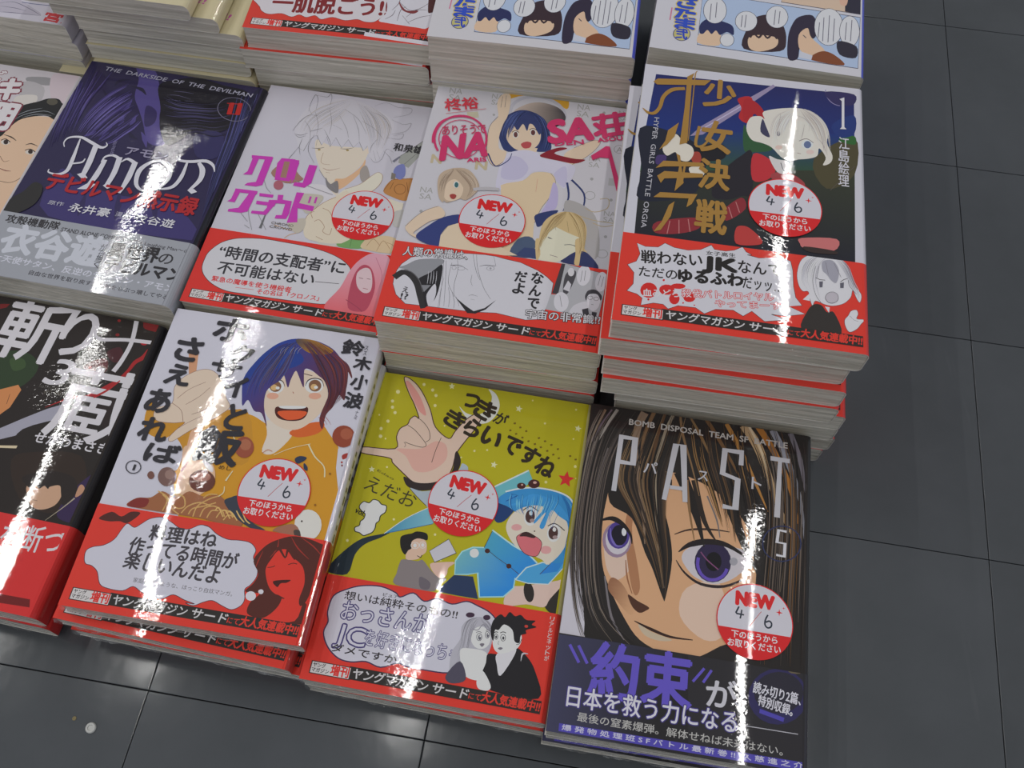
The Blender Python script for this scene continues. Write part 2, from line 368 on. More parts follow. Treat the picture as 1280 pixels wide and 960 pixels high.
# ------------------------------------------------------------------ printed artwork (tenths of a millimetre, origin at the cover's lower left corner)
# 'F' filled shape, 'G' graded shape, 'S' brush stroke, 'T' lettering
ART = {
'A4':{'W':126.98,'H':182,'t':13.85,'r':3,'base':(36, 32, 31),'spine':(26, 24, 25),'bb':(40, 38, 42),'bs':(40, 38, 46),'bh':48,'film':1,'cov':[
['F',(186,182,192),[23,1019,67,882,113,715,174,564,176,473,-3,460,-2,695,1,893],1],
['F',(196,152,116),[184,1366,152,1217,151,1040,175,873,227,755,318,613,410,513,546,466,691,470,816,548,954,645,984,948,970,1078,916,1229,792,1363,632,1442,487,1466,320,1438],1],
['F',(204,176,158),[625,822,798,873,833,624,734,567,603,669],1],
['F',(200,175,160),[169,1034,259,959,324,961,313,857,247,802,191,880],1],
['F',(160,112,80),[316,1388,309,1104,352,930,384,782,354,746,302,921,270,1143],1],
['G',(140,96,70),(192,148,112),[235,757,358,704],[229,812,281,795,330,734,363,654,340,634,276,690,219,750],1],
['F',(74,44,32),[325,737,378,712,439,688,428,669,393,651,353,678],1],
['S',(140,92,62),[0.43,0.85,0.43],[294,920,312,826,346,745],1,0],
['F',(182,165,142),[394,592,467,563,572,540,508,525,432,541],1],
['S',(48,28,24),[0.41,1.65,1.24,0.41],[372,605,466,575,563,554,677,557],1,0],
['F',(140,118,140),[312,1035,311,1004,303,975,288,951,269,934,246,925,222,926,199,936,180,955,166,980,159,1010,159,1041,167,1070,181,1095,201,1113,224,1122,249,1121,272,1110,291,1091,305,1065],0],
['F',(188,182,190),[303,1038,302,1012,296,987,284,966,267,951,248,943,228,944,209,953,193,969,181,991,175,1017,175,1044,182,1069,194,1090,210,1106,230,1113,250,1112,269,1103,285,1086,297,1064],0],
['F',(72,56,130),[300,1061,300,1037,294,1014,282,995,267,982,249,975,230,976,213,984,198,998,187,1018,181,1041,181,1065,187,1088,199,1107,214,1121,232,1128,251,1127,269,1119,284,1104,295,1084],0],
['F',(24,20,36),[288,1059,287,1040,283,1023,275,1009,264,998,251,993,238,994,225,1000,214,1011,207,1027,202,1044,202,1063,207,1080,215,1095,226,1105,239,1110,252,1109,265,1103,276,1092,284,1076],0],
['F',(200,200,210),[281,1076,282,1069,280,1062,278,1057,275,1053,271,1051,267,1052,263,1054,260,1059,257,1065,256,1072,256,1079,257,1085,259,1091,262,1095,266,1096,270,1096,274,1093,278,1089,280,1083],0],
['S',(110,98,170),[0.43,1.3,0.43],[194,1084,204,1031,234,991,268,996],1,0],
['S',(30,24,26),[0.87,3.05,1.74,0.44],[141,1121,196,1140,255,1118,304,1066,318,1014],1,0],
['F',(186,180,186),[587,987,625,1047,742,1094,893,1083,958,1067,935,992,859,909,765,867,671,886,617,930],1],
['F',(44,36,66),[850,1000,847,965,835,933,815,905,789,885,760,875,730,875,702,886,679,907,664,935,657,968,659,1002,671,1036,690,1064,717,1084,747,1095,777,1095,805,1083,828,1062,844,1034],0],
['S',(92,72,165),[1.7],[830,961,824,942,815,925,803,911,788,900,773,892,756,888,740,887,724,891,709,899,696,910,686,925,678,941,674,960,674,979,676,998],0,0],
['F',(18,16,22),[799,996,798,979,793,964,784,951,773,941,760,936,747,937,735,942,725,952,718,966,715,982,716,999,721,1014,730,1028,741,1037,754,1042,767,1042,780,1036,790,1026,796,1012],0],
['F',(150,148,156),[884,1010,883,1003,880,997,876,991,870,987,864,985,857,985,851,987,846,991,843,997,841,1003,842,1010,845,1017,849,1022,855,1027,861,1029,868,1029,874,1027,879,1023,882,1017],0],
['S',(120,70,110),[0.64],[686,1031,723,992,785,949],1,0],
['S',(34,28,30),[0.43,3.43,3.0,0.86],[568,1011,624,1061,721,1095,828,1091,951,1030],1,0],
['S',(60,42,36),[0.43,1.3,0.43],[539,1106,618,1146,738,1167,833,1169],1,0],
['S',(44,34,36),[0.43,1.28,1.71,0.85],[559,964,610,902,698,856,819,863,922,920],1,0],
['F',(34,30,29),[173,1230,303,1158,390,981,441,892,504,754,521,753,538,961,506,1137,452,1306,500,1419,308,1559,170,1412],1],
['F',(34,30,29),[134,1377,119,1164,134,893,198,643,257,487,148,469,88,710,30,965,9,1336],1],
['F',(34,30,29),[132,696,189,579,265,529,413,488,467,433,151,445],1],
['S',(34,30,29),[7.17,6.27,3.58,0.45],[540,1475,604,1341,657,1209,702,1060],1,0],
['S',(44,36,32),[3.57,2.68,0.45],[623,1440,691,1214,768,1099],1,0],
['S',(34,30,29),[6.25,6.25,4.02,0.89],[764,1464,844,1287,913,1114,978,982],1,0],
['S',(130,98,66),[2.23,1.34,0.45],[579,1433,611,1247,648,1087],1,0],
['F',(34,30,29),[959,1695,1255,1745,1254,492,999,457,975,648,1008,865,962,1077],1],
['S',(124,100,80),[1.39,1.39,0.93],[85,1793,45,1667,15,1535],1,0],
['S',(138,130,124),[1.85,1.85,1.39,0.93,0.46],[154,1805,73,1620,24,1461,6,1145,-1,1005],1,0],
['S',(95,80,90),[0.93],[122,1799,73,1697,33,1578],1,0],
['S',(128,106,88),[4.63,4.16,3.24,2.78,1.85,0.46],[311,1811,280,1707,281,1555,320,1389,360,1205,386,1025],1,0],
['S',(112,84,58),[2.32,1.85,0.46],[365,1825,321,1663,315,1486],1,0],
['S',(140,126,108),[1.85,2.31,1.85,1.39,0.46],[476,1828,426,1655,404,1452,429,1217,462,993],1,0],
['S',(88,62,42),[1.39,1.85,0.46],[430,1831,397,1676,373,1447],1,0],
['S',(124,96,66),[1.39,1.39,0.93,0.46],[513,1835,541,1700,599,1534,656,1350],1,0],
['S',(104,74,46),[2.31,2.31,1.39,0.46],[650,1848,731,1732,830,1573,927,1395],1,0],
['S',(120,92,60),[0.92,1.85,0.46],[568,1834,640,1717,713,1578],1,0],
['S',(160,112,56),[2.3,2.76,2.3,0.46],[781,1818,831,1734,920,1564,1035,1319],1,0],
['S',(176,146,110),[5.53,5.53,4.15,2.76,0.92],[881,1825,968,1697,1037,1510,1104,1331,1176,1195],1,0],
['S',(160,104,44),[3.68,3.68,2.76,0.92],[963,1828,1049,1700,1144,1504,1200,1277],1,0],
['S',(200,180,150),[1.38,1.38,0.46],[909,1824,987,1675,1056,1465],1,0],
['S',(134,134,144),[4.14,3.68,2.3,0.46],[1045,1822,1131,1649,1207,1419,1237,1168],1,0],
['S',(104,98,106),[3.21,2.75,0.92],[1146,1818,1203,1661,1241,1449],1,0],
['S',(92,84,84),[0.91,1.36,0.45],[127,1554,96,1351,93,1160],1,0],
['S',(110,104,104),[0.88,0.88,0.44],[700,1357,760,1226,783,1128],1,0],
['S',(84,72,60),[0.89,1.34,0.45],[1095,1520,1145,1245,1112,882],1,0],
['S',(70,66,70),[0.43,0.86,0.43],[48,923,100,755,162,595],1,0],
['S',(60,56,60),[0.43,0.86,0.43],[10,917,58,749,107,628],1,0],
['S',(70,58,48),[0.88,1.32,0.44],[1026,1318,1052,1047,1021,739],1,0],
['S',(110,104,108),[0.85,1.27,0.42],[194,815,251,610,330,499],1,0],
['S',(96,84,76),[0.87,0.87,0.44],[416,1168,458,992,509,802],1,0],
['H',[(70,62,60),(98,86,80),(50,44,42),(120,108,98),(26,22,22)],70,0.69,[44,1786,3,1634,-18,1332,-12,958,50,619,125,424],[283,1811,188,1615,136,1358,140,984,214,646,405,487],3],
['H',[(88,66,46),(120,96,70),(52,42,36),(20,18,18),(66,54,46)],50,0.69,[284,1806,216,1569,193,1367,300,1195,416,985,504,763],[559,1832,529,1622,491,1418,494,1181,521,958,517,757],4],
['H',[(88,66,46),(130,98,60),(52,42,36),(20,18,18),(30,26,26)],44,0.74,[560,1822,604,1585,679,1401,760,1226],[881,1825,914,1588,983,1310,986,992],5],
['H',[(60,52,48),(96,84,76),(40,34,32),(20,18,18),(110,76,40)],60,0.74,[881,1825,981,1599,1026,1318,1008,865,1005,490],[1236,1818,1258,1548,1254,1171,1250,820,1246,511],6],
['T','BOMB  DISPOSAL  TEAM  SF  BATTLE',228,1719,902,0,0,36,(176,170,166),0.03,None,0],
['S',(178,176,182),[2.74],[194,1646,187,1299],0,0],
['S',(178,176,182),[2.74],[182,1634,273,1634,275,1479,189,1480],0,0],
['S',(178,176,182),[2.65],[466,1294,505,1638,546,1640,581,1299],0,0],
['S',(178,176,182),[2.22],[491,1374,584,1376],0,0],
['S',(178,176,182),[2.7],[875,1571,875,1651,781,1650,775,1505,861,1481,856,1308,786,1310],0,0],
['S',(178,176,182),[2.71],[1037,1643,1145,1642],0,0],
['S',(178,176,182),[2.26,3.16],[1091,1637,1083,1294],0,0],
['T','パ',338,1431,76,3,-3,73,(178,176,182),0.02,None,0],
['T','ス',641,1439,54,-1,1,68,(178,176,182),0.02,None,0],
['T','ト',938,1436,53,-1,1,77,(178,176,182),0.02,None,0],
['S',(44,50,84),[0.65],[1215,1165,1212,1139,1202,1113,1187,1090,1166,1071,1142,1057,1116,1049,1089,1048,1065,1054,1043,1066,1026,1083,1015,1105,1011,1130,1013,1157,1023,1183,1038,1206,1059,1226,1084,1240,1110,1248,1137,1249,1162,1243,1184,1231,1201,1213,1211,1190],0,1],
['S',(196,194,200),[1.3],[1137,1220,1094,1222,1087,1152,1130,1151,1128,1078,1085,1080],0,0]],'band':[
['G',(58,58,84),(32,30,33),[-5,242,436,253],[-96,469,657,493,708,-196,-60,-181],0],
['S',(92,78,178),[1.5],[59,430,117,348],0,0],
['S',(92,78,178),[1.5],[104,433,159,350],0,0],
['T','約束',182,201,505,8,-4,255,(92,78,178),0.045,None,0],
['S',(92,78,178),[1.3],[744,424,691,350],0,0],
['S',(92,78,178),[1.3],[781,421,742,354],0,0],
['T','が',765,241,150,6,-5,131,(186,184,192),0.03,None,0],
['S',(186,184,192),[0.55,1.64],[904,286,945,251],1,0],
['T','日本を救う力になる',81,130,836,9,-1,97,(196,194,204),0.02,(60,50,120),0.05],
['S',(170,168,176),[0.39],[927,182,1216,185],0,0],
['T','最後の窒素爆弾。解体せねば未来はない。',143,69,1002,4,0,41,(170,168,166),0.01,None,0],
['F',(74,66,160),[59,45,1283,60,1279,19,60,8],0],
['T','爆 発 物 処 理 班 S F バ ト ル 最 新 巻 !!  久 慈 進 之 介',75,16,1170,14,0,26,(180,178,198),0.04,None,0],
['F',(44,40,82),[1260,371,1253,328,1233,288,1202,253,1162,228,1118,214,1073,213,1032,225,999,249,977,282,968,323,974,366,993,407,1024,443,1065,470,1110,484,1156,485,1197,472,1231,447,1252,412],0],
['F',(40,38,50),[1240,387,1234,355,1217,324,1191,298,1157,278,1120,267,1082,266,1048,274,1021,292,1002,317,995,347,1000,379,1016,410,1043,437,1076,457,1115,469,1153,470,1188,461,1215,443,1233,418],0],
['T','読み切り2篇、',989,347,236,-25,6,53,(196,194,204),0.04,None,0],
['T','特別収録。',1015,291,170,-28,8,50,(196,194,204),0.04,None,0],
['F',(74,66,160),[1028,274,1149,251,1144,231,1025,254],0],
['F',(178,176,182),[908,508,951,512,967,478,923,477],0],
['F',(96,86,68),[1164,477,1179,553,1190,572,1223,552,1235,486],1],
['S',(176,174,170),[0.47],[1182,571,1214,564,1233,530,1228,486],1,0]]},
'A3':{'W':126.98,'H':182,'t':15.55,'r':3,'base':(168, 160, 24),'spine':(178, 172, 120),'bb':(204, 53, 42),'bs':(176, 40, 34),'bh':55.5,'film':1,'cov':[
['F',(206,204,198),[644,1816,693,1791,727,1726,721,1660,684,1601,622,1580,552,1604,494,1672,538,1638,593,1631,642,1658,671,1719,671,1773],1],
['F',(208,204,160),[845,1743,850,1727,865,1724,853,1715,855,1698,843,1708,830,1701,834,1717,824,1729,839,1728],0],
['F',(208,204,160),[765,1362,769,1347,784,1345,772,1336,775,1320,763,1329,750,1323,754,1337,744,1349,758,1348],0],
['F',(208,204,160),[1208,1676,1212,1660,1226,1657,1214,1648,1216,1632,1204,1642,1191,1635,1196,1650,1186,1662,1201,1662],0],
['F',(200,196,130),[920,1789,920,1785,917,1782,914,1782,911,1783,910,1787,910,1790,912,1793,916,1794,919,1792],0],
['F',(200,196,130),[1016,1652,1016,1648,1013,1645,1009,1644,1006,1646,1004,1650,1004,1654,1007,1657,1011,1658,1015,1656],0],
['F',(200,196,130),[1184,1774,1183,1770,1181,1767,1177,1766,1173,1768,1171,1772,1172,1776,1175,1780,1179,1780,1182,1778],0],
['F',(200,196,130),[1194,1582,1193,1578,1191,1576,1188,1575,1185,1577,1183,1580,1184,1583,1186,1586,1189,1587,1192,1585],0],
['F',(200,196,130),[643,1406,642,1401,640,1398,636,1398,632,1399,630,1403,631,1407,633,1411,637,1411,641,1409],0],
['F',(200,196,130),[1081,1288,1080,1282,1076,1278,1071,1277,1067,1280,1064,1285,1065,1290,1069,1294,1074,1295,1078,1292],0],
['F',(200,196,130),[1231,1412,1231,1407,1227,1403,1222,1402,1217,1404,1215,1409,1216,1415,1219,1419,1224,1420,1229,1417],0],
['F',(200,196,130),[714,1424,714,1420,711,1417,707,1416,704,1418,702,1422,702,1426,705,1429,709,1430,712,1428],0],
['F',(200,196,130),[575,1352,574,1349,572,1346,569,1346,566,1347,564,1350,565,1354,567,1356,570,1357,573,1355],0],
['F',(200,196,130),[1244,1340,1243,1336,1241,1334,1238,1333,1235,1335,1233,1338,1234,1341,1236,1344,1239,1344,1242,1343],0],
['F',(208,204,160),[78,1209,86,1197,99,1198,92,1188,98,1175,85,1180,76,1171,76,1185,64,1192,77,1195],0],
['F',(208,204,160),[420,1818,428,1805,441,1806,433,1794,439,1780,426,1786,416,1776,417,1791,404,1799,417,1803],0],
['F',(204,198,140),[128,1704,127,1696,123,1690,115,1689,108,1693,104,1700,105,1708,109,1714,117,1716,124,1712],0],
['F',(204,198,140),[108,1638,107,1632,103,1627,97,1626,92,1629,88,1635,89,1641,93,1646,99,1647,104,1644],0],
['F',(204,198,140),[117,1598,117,1591,113,1587,107,1585,101,1588,98,1594,98,1601,102,1606,108,1607,114,1604],0],
['F',(204,198,140),[140,1566,140,1560,136,1555,130,1554,124,1557,121,1563,121,1569,125,1574,131,1575,137,1572],0],
['F',(204,198,140),[112,1504,112,1497,108,1493,102,1492,96,1495,93,1500,93,1507,97,1512,103,1513,109,1510],0],
['F',(204,198,140),[84,1450,84,1444,80,1439,74,1438,68,1441,65,1447,65,1453,69,1458,75,1459,81,1456],0],
['F',(204,198,140),[94,1402,93,1395,89,1390,83,1388,76,1392,73,1398,73,1405,77,1410,84,1411,90,1408],0],
['F',(204,198,140),[48,1535,48,1531,46,1529,43,1528,39,1530,38,1533,38,1537,40,1539,43,1540,46,1538],0],
['F',(204,198,140),[267,1780,267,1773,263,1769,257,1767,251,1771,248,1777,248,1783,252,1788,258,1789,264,1786],0],
['F',(204,198,140),[326,1753,325,1746,321,1741,315,1740,310,1743,307,1749,307,1756,311,1761,317,1762,323,1759],0],
['F',(204,198,140),[353,1720,353,1713,349,1709,343,1707,337,1711,334,1717,334,1723,338,1728,344,1729,350,1726],0],
['F',(204,198,140),[362,1653,361,1647,357,1642,351,1641,346,1644,343,1650,343,1656,347,1661,353,1662,359,1659],0],
['F',(204,198,140),[171,1219,171,1214,169,1212,165,1211,161,1213,159,1216,159,1220,162,1223,166,1224,169,1222],0],
['F',(204,198,140),[283,919,283,915,280,911,275,911,271,913,269,917,269,921,272,924,276,925,281,923],0],
['F',(204,198,140),[62,756,62,751,59,747,54,746,49,749,46,753,46,758,50,762,55,763,59,760],0],
['F',(204,198,140),[643,1406,643,1402,640,1399,637,1398,633,1400,631,1404,631,1408,634,1411,638,1412,642,1410],0],
['F',(204,198,140),[440,1533,440,1529,438,1527,434,1526,431,1528,429,1531,430,1534,432,1537,435,1538,438,1536],0],
['F',(204,198,140),[120,1391,120,1388,118,1385,115,1384,112,1386,110,1389,110,1393,112,1395,115,1396,118,1394],0],
['F',(204,198,140),[236,1743,236,1740,234,1738,232,1737,229,1739,228,1741,228,1744,230,1747,232,1747,235,1746],0],
['F',(204,198,140),[526,873,526,868,523,865,519,864,515,866,513,870,513,875,516,878,520,879,524,877],0],
['F',(110,90,20),[827,1622,840,1628,844,1617,832,1612],0],
['F',(110,90,20),[864,1602,876,1607,880,1597,869,1592],0],
['F',(110,90,20),[902,1584,914,1590,918,1580,907,1574],0],
['F',(110,90,20),[982,1553,994,1559,998,1549,987,1543],0],
['F',(110,90,20),[1020,1540,1032,1545,1036,1535,1025,1530],0],
['F',(110,90,20),[1060,1523,1072,1529,1076,1519,1065,1513],0],
['F',(110,90,20),[1101,1503,1113,1509,1116,1499,1106,1493],0],
['F',(110,90,20),[810,1573,822,1578,826,1568,815,1563],0],
['F',(110,90,20),[847,1556,859,1562,863,1552,852,1547],0],
['F',(110,90,20),[887,1540,899,1545,903,1535,892,1530],0],
['F',(110,90,20),[926,1523,938,1528,941,1518,930,1513],0],
['F',(110,90,20),[965,1511,977,1517,981,1507,970,1501],0],
['F',(110,90,20),[1002,1497,1014,1503,1018,1493,1007,1488],0],
['F',(110,90,20),[1042,1481,1054,1487,1058,1477,1047,1471],0],
['F',(110,90,20),[1080,1464,1092,1470,1096,1460,1085,1454],0],
['F',(110,90,20),[1115,1447,1127,1453,1130,1443,1119,1437],0],
['F',(110,90,20),[1177,1472,1189,1478,1193,1468,1182,1463],0],
['F',(110,90,20),[1211,1456,1223,1462,1227,1452,1216,1447],0],
['F',(222,178,162),[132,1796,152,1808,215,1771,274,1706,332,1617,384,1514,475,1455,503,1508,543,1582,583,1629,614,1643,635,1616,615,1546,569,1448,537,1366,533,1283,516,1212,478,1164,387,1143,326,1157,270,1193,192,1248,164,1275,2,1278,-8,1315,184,1337,175,1413,184,1468,220,1502,227,1537,250,1563,276,1555,231,1636,177,1713],1],
['F',(214,140,132),[147,1771,167,1781,239,1712,290,1634,313,1577,263,1604,199,1692],1],
['F',(216,158,146),[192,1339,255,1303,327,1223,419,1240,487,1322,468,1412,401,1424,328,1363],1],
['S',(66,34,30),[0.55],[132,1796,152,1808,215,1771,274,1706,332,1617,384,1514,475,1455,503,1508,543,1582,583,1629,614,1643,635,1616,615,1546,569,1448,537,1366,533,1283,516,1212,478,1164,387,1143,326,1157,270,1193,192,1248,164,1275,2,1278,-8,1315,184,1337,175,1413,184,1468,220,1502,227,1537,250,1563,276,1555,231,1636,177,1713],1,1],
['S',(66,34,30),[0.32],[223,1497,270,1474,324,1428,356,1392,336,1374,281,1378,231,1388],1,0],
['S',(66,34,30),[0.32],[250,1563,300,1538,348,1492,368,1436,350,1410],1,0],
['S',(66,34,30),[0.32],[431,1453,417,1373,410,1290],1,0],
['S',(66,34,30),[0.21],[225,1387,239,1371,234,1356],1,0],
['F',(44,34,34),[275,1178,342,1155,415,1162,473,1187,522,1230,538,1284,530,1364,541,1384,570,1337,572,1285,550,1223,482,1146,394,1111,319,1117,285,1145],1],
['F',(158,170,180),[322,1113,395,1108,478,1142,551,1218,576,1285,585,1316,625,1277,574,1109,466,1023,434,1028],1],
['S',(66,34,30),[0.31],[322,1113,371,1073,436,1027],1,0],
['T','つ',493,1683,84,-34,47,117,(44,34,22),0.06,None,0],
['T','き',571,1636,109,-44,46,115,(44,34,22),0.06,None,0],
['T','が',701,1607,66,-27,31,76,(44,34,22),0.04,None,0],
['T','き',410,1553,110,-45,41,101,(44,34,22),0.06,None,0],
['T','ら',536,1508,84,-34,42,105,(44,34,22),0.06,None,0],
['T','い',642,1468,105,-43,48,118,(44,34,22),0.06,None,0],
['T','で',779,1441,89,-36,45,112,(44,34,22),0.06,None,0],
['T','す',889,1396,93,-38,42,105,(44,34,22),0.06,None,0],
['T','ね',986,1340,96,-39,46,113,(44,34,22),0.06,None,0],
['F',(196,44,44),[1184,1375,1196,1342,1229,1339,1203,1316,1210,1281,1182,1300,1154,1281,1162,1316,1137,1340,1170,1342],0],
['T','えだお',63,1062,297,-71,22,91,(60,56,30),0,None,0],
['T','Edao',114,1183,105,-38,5,13,(90,84,30),0,None,0],
['F',(208,206,206),[71,968,88,991,118,988,136,1011,166,1009,188,992,217,987,220,951,199,925,198,895,185,877,186,850,177,824,157,809,133,797,108,809,83,813,76,834,97,850,97,874,111,891,112,920,90,934,73,949],1],
['S',(30,28,26),[0.51],[71,968,88,991,118,988,136,1011,166,1009,188,992,217,987,220,951,199,925,198,895,185,877,186,850,177,824,157,809,133,797,108,809,83,813,76,834,97,850,97,874,111,891,112,920,90,934,73,949],1,1],
['T','vol.',51,921,57,-17,9,31,(40,38,26),0.04,None,0],
['F',(28,42,52),[-10,593,51,693,131,779,243,828,289,854,233,805,154,751,115,683,101,572,-2,564],1],
['G',(60,130,165),(120,175,190),[289,852,467,982],[243,828,342,935,458,1024,508,989,494,930,291,845],0],
['S',(205,205,200),[0.4],[243,828,342,935,458,1024],1,0],
['S',(40,90,150),[0.3],[262,837,366,877,494,930],1,0],
['F',(126,117,118),[380,704,456,707,484,718,534,675,582,642,632,641,609,608,594,583,560,557,368,561,362,623,365,681],1],
['F',(100,92,100),[489,625,549,605,548,565,503,567],1],
['F',(216,172,152),[398,807,428,832,476,827,493,772,474,742,454,717,395,707,387,753,387,784],1],
['F',(28,26,26),[337,823,363,844,392,855,419,872,473,869,485,834,459,833,428,832,402,808,409,772,395,758,381,731,350,767],1],
['S',(205,204,206),[0.3],[447,795,447,790,446,786,443,782,439,778,434,775,429,774,423,773,417,774,412,776,408,779,405,783,403,787,403,792,404,796,407,801,411,804,415,807,421,808,427,809,432,808,437,806,442,803,445,799],0,1],
['S',(205,204,206),[0.3],[483,804,483,799,482,794,480,790,478,787,474,785,470,783,465,783,461,784,457,786,453,789,451,793,449,798,449,802,449,807,451,811,454,814,458,817,462,818,467,818,471,817,475,815,478,812,481,808],0,1],
['F',(220,215,215),[475,802,475,799,474,796,473,793,471,791,468,790,465,790,462,791,460,793,458,796,457,799,457,802,457,805,459,808,461,810,464,811,466,811,469,810,472,808,474,805],0],
['F',(220,215,215),[435,793,435,789,434,786,433,783,430,781,427,780,424,780,421,781,418,783,416,786,415,789,415,793,415,796,417,799,419,801,422,802,426,802,429,801,431,799,433,796],0],
['S',(40,34,34),[0.4],[449,737,469,731,474,745],1,0],
['F',(186,184,192),[509,774,599,859,655,788,550,717],0],
['S',(60,56,60),[0.3],[509,774,599,859,655,788,550,717],0,1],
['F',(212,170,156),[528,703,575,721,658,736,630,700,628,660,603,635,558,658],1],
['F',(44,40,36),[1157,631,1223,718,1275,738,1283,558,1198,560],1],
['F',(222,178,168),[963,551,975,649,1051,675,1221,733,1267,762,1258,725,1197,628,1171,578,1077,577],1],
['F',(42,36,34),[1106,654,1110,637,1110,621,1108,607,1103,598,1096,592,1087,592,1078,597,1068,607,1060,621,1054,637,1050,653,1049,670,1051,683,1056,693,1063,699,1072,699,1082,693,1091,683,1099,670],0],
['F',(36,52,84),[608,584,667,666,770,676,820,561,703,560,613,562],0],
['G',(104,165,176),(40,128,205),[698,785,896,645],[660,745,685,802,739,837,808,847,910,790,995,722,995,652,950,596,825,572,791,700,739,682,671,670],0],
['S',(150,200,215),[0.69],[671,670,660,745,685,802,739,837,808,847,910,790,995,722,995,652,950,596,825,572,791,700,739,682],0,1],
['F',(212,224,222),[777,810,777,802,775,794,771,788,764,783,757,780,749,780,742,782,735,787,730,793,728,801,727,809,729,817,734,823,740,828,747,831,755,831,763,829,769,824,774,817],0],
['G',(70,150,180),(40,128,210),[850,897,1028,750],[799,845,826,946,1041,857,1099,810,1048,754,1001,702,914,771],0],
['S',(170,205,215),[0.81],[825,952,955,884,1042,852,1099,810],0,0],
['S',(66,34,30),[0.3],[799,845,826,946],0,0],
['F',(70,150,200),[997,699,1044,774,1128,820,1169,815,1234,921,1261,886,1257,831,1176,705,1068,691],0],
['S',(180,208,216),[0.69],[997,699,1044,774,1128,820,1169,815],0,0],
['S',(190,208,214),[0.49],[997,699,1068,691,1176,705,1257,831],0,0],
['G',(40,120,200),(50,130,190),[1118,756,1253,926],[1118,751,1168,817,1243,930,1261,886,1214,783],0],
['S',(66,34,30),[0.3],[1123,752,1168,817],0,0],
['S',(66,34,30),[0.3],[809,842,878,802,950,767,1011,732],0,0],
['F',(66,34,30),[834,833,834,828,832,824,830,821,826,818,822,817,818,817,814,818,810,820,807,824,806,828,806,832,807,836,810,839,813,842,817,843,822,844,826,842,829,840,832,837],0],
['F',(66,34,30),[964,769,964,765,962,761,960,757,956,755,952,753,948,753,944,754,940,757,938,760,936,764,936,768,937,772,940,776,943,778,948,780,952,780,956,779,960,776,962,773],0],
['F',(100,168,178),[791,1207,964,1341,997,1284,921,1186,832,1125],0],
['S',(190,212,216),[0.83],[791,1207,965,1339],0,0],
['F',(28,56,104),[814,1111,901,1121,934,1110,880,1015,829,1009],1],
['F',(52,132,190),[819,1123,877,1195,1006,1243,1131,1243,1219,1217,1258,1179,1273,1094,1271,996,1263,857,1133,834,1047,988,905,1094],1],
['F',(226,194,180),[937,1088,1023,1135,1117,1132,1183,1105,1227,1064,1242,969,1212,879,1156,812,1123,832,1048,855,962,887,902,962,901,1027],1],
['F',(228,150,150),[982,996,982,990,979,984,973,979,966,975,957,972,948,972,940,973,933,976,928,980,926,986,926,992,929,998,935,1003,942,1007,951,1010,960,1011,968,1009,975,1006,980,1002],0],
['F',(224,150,150),[1163,897,1163,890,1160,883,1154,876,1146,872,1137,869,1128,869,1119,870,1112,874,1107,880,1104,886,1105,894,1108,901,1114,907,1121,912,1130,914,1140,915,1148,913,1156,909,1161,904],0],
['F',(232,228,226),[1060,1067,1058,1051,1053,1036,1045,1023,1035,1016,1024,1013,1012,1015,1001,1022,992,1034,987,1049,984,1065,985,1082,990,1097,998,1109,1009,1117,1020,1120,1032,1118,1043,1111,1052,1099,1057,1084],0],
['F',(70,46,44),[1044,1068,1043,1056,1040,1045,1034,1037,1027,1031,1019,1029,1010,1031,1003,1036,997,1044,993,1055,991,1067,992,1079,995,1090,1001,1099,1008,1104,1016,1107,1025,1105,1032,1100,1038,1091,1042,1080],0],
['F',(210,205,205),[1029,1088,1029,1084,1028,1080,1026,1077,1024,1075,1021,1074,1017,1074,1014,1075,1012,1077,1010,1081,1009,1085,1008,1089,1009,1093,1011,1096,1013,1098,1016,1099,1020,1099,1023,1098,1026,1095,1028,1092],0],
['F',(150,130,130),[1047,1048,1046,1044,1045,1041,1042,1038,1039,1036,1034,1035,1030,1034,1026,1035,1022,1037,1020,1040,1019,1043,1019,1046,1020,1049,1023,1052,1027,1055,1031,1056,1035,1056,1039,1055,1043,1053,1045,1051],0],
['F',(232,228,226),[1200,997,1198,981,1193,966,1185,954,1175,946,1164,943,1152,945,1142,952,1133,964,1127,978,1125,995,1127,1011,1132,1026,1140,1038,1150,1046,1162,1049,1173,1047,1184,1040,1192,1028,1198,1013],0],
['F',(70,46,44),[1185,996,1184,984,1180,973,1175,965,1167,959,1159,957,1151,959,1144,964,1138,972,1134,983,1132,994,1133,1006,1137,1017,1143,1026,1150,1031,1158,1034,1166,1032,1174,1027,1180,1018,1183,1008],0],
['F',(210,205,205),[1172,1017,1172,1013,1171,1009,1169,1006,1167,1004,1164,1003,1161,1003,1158,1004,1155,1006,1153,1010,1152,1013,1152,1017,1153,1021,1154,1024,1157,1027,1160,1028,1163,1028,1166,1026,1169,1024,1171,1021],0],
['F',(150,130,130),[1186,974,1186,971,1185,968,1182,965,1178,963,1174,961,1170,961,1166,962,1162,964,1160,966,1159,969,1159,973,1160,976,1163,979,1167,981,1171,982,1175,983,1179,982,1183,980,1185,977],0],
['S',(40,30,32),[0.51],[973,1095,1009,1126,1059,1105],1,0],
['S',(40,30,32),[0.51],[1123,1029,1161,1050,1219,1019],1,0],
['F',(198,104,112),[965,925,976,952,1013,974,1062,959,1098,938,1107,908,1094,853,1055,843,1007,862],1],
['S',(66,34,30),[0.3],[965,925,976,952,1013,974,1062,959,1098,938,1107,908,1094,853,1055,843,1007,862],1,1],
['F',(56,34,34),[978,944,1010,975,1064,957,1054,946,1013,948],1],
['F',(58,140,200),[892,1111,948,1146,1012,1202,1141,1180,1224,1107,1246,1067,1174,1098,1129,1123,1104,1015,1078,1021,1100,1107,1050,1032,1047,1053,1085,1139,982,1130],1],
['S',(196,212,222),[0.93],[857,1188,926,1218,1016,1241,1132,1241,1219,1214,1265,1147],1,0],
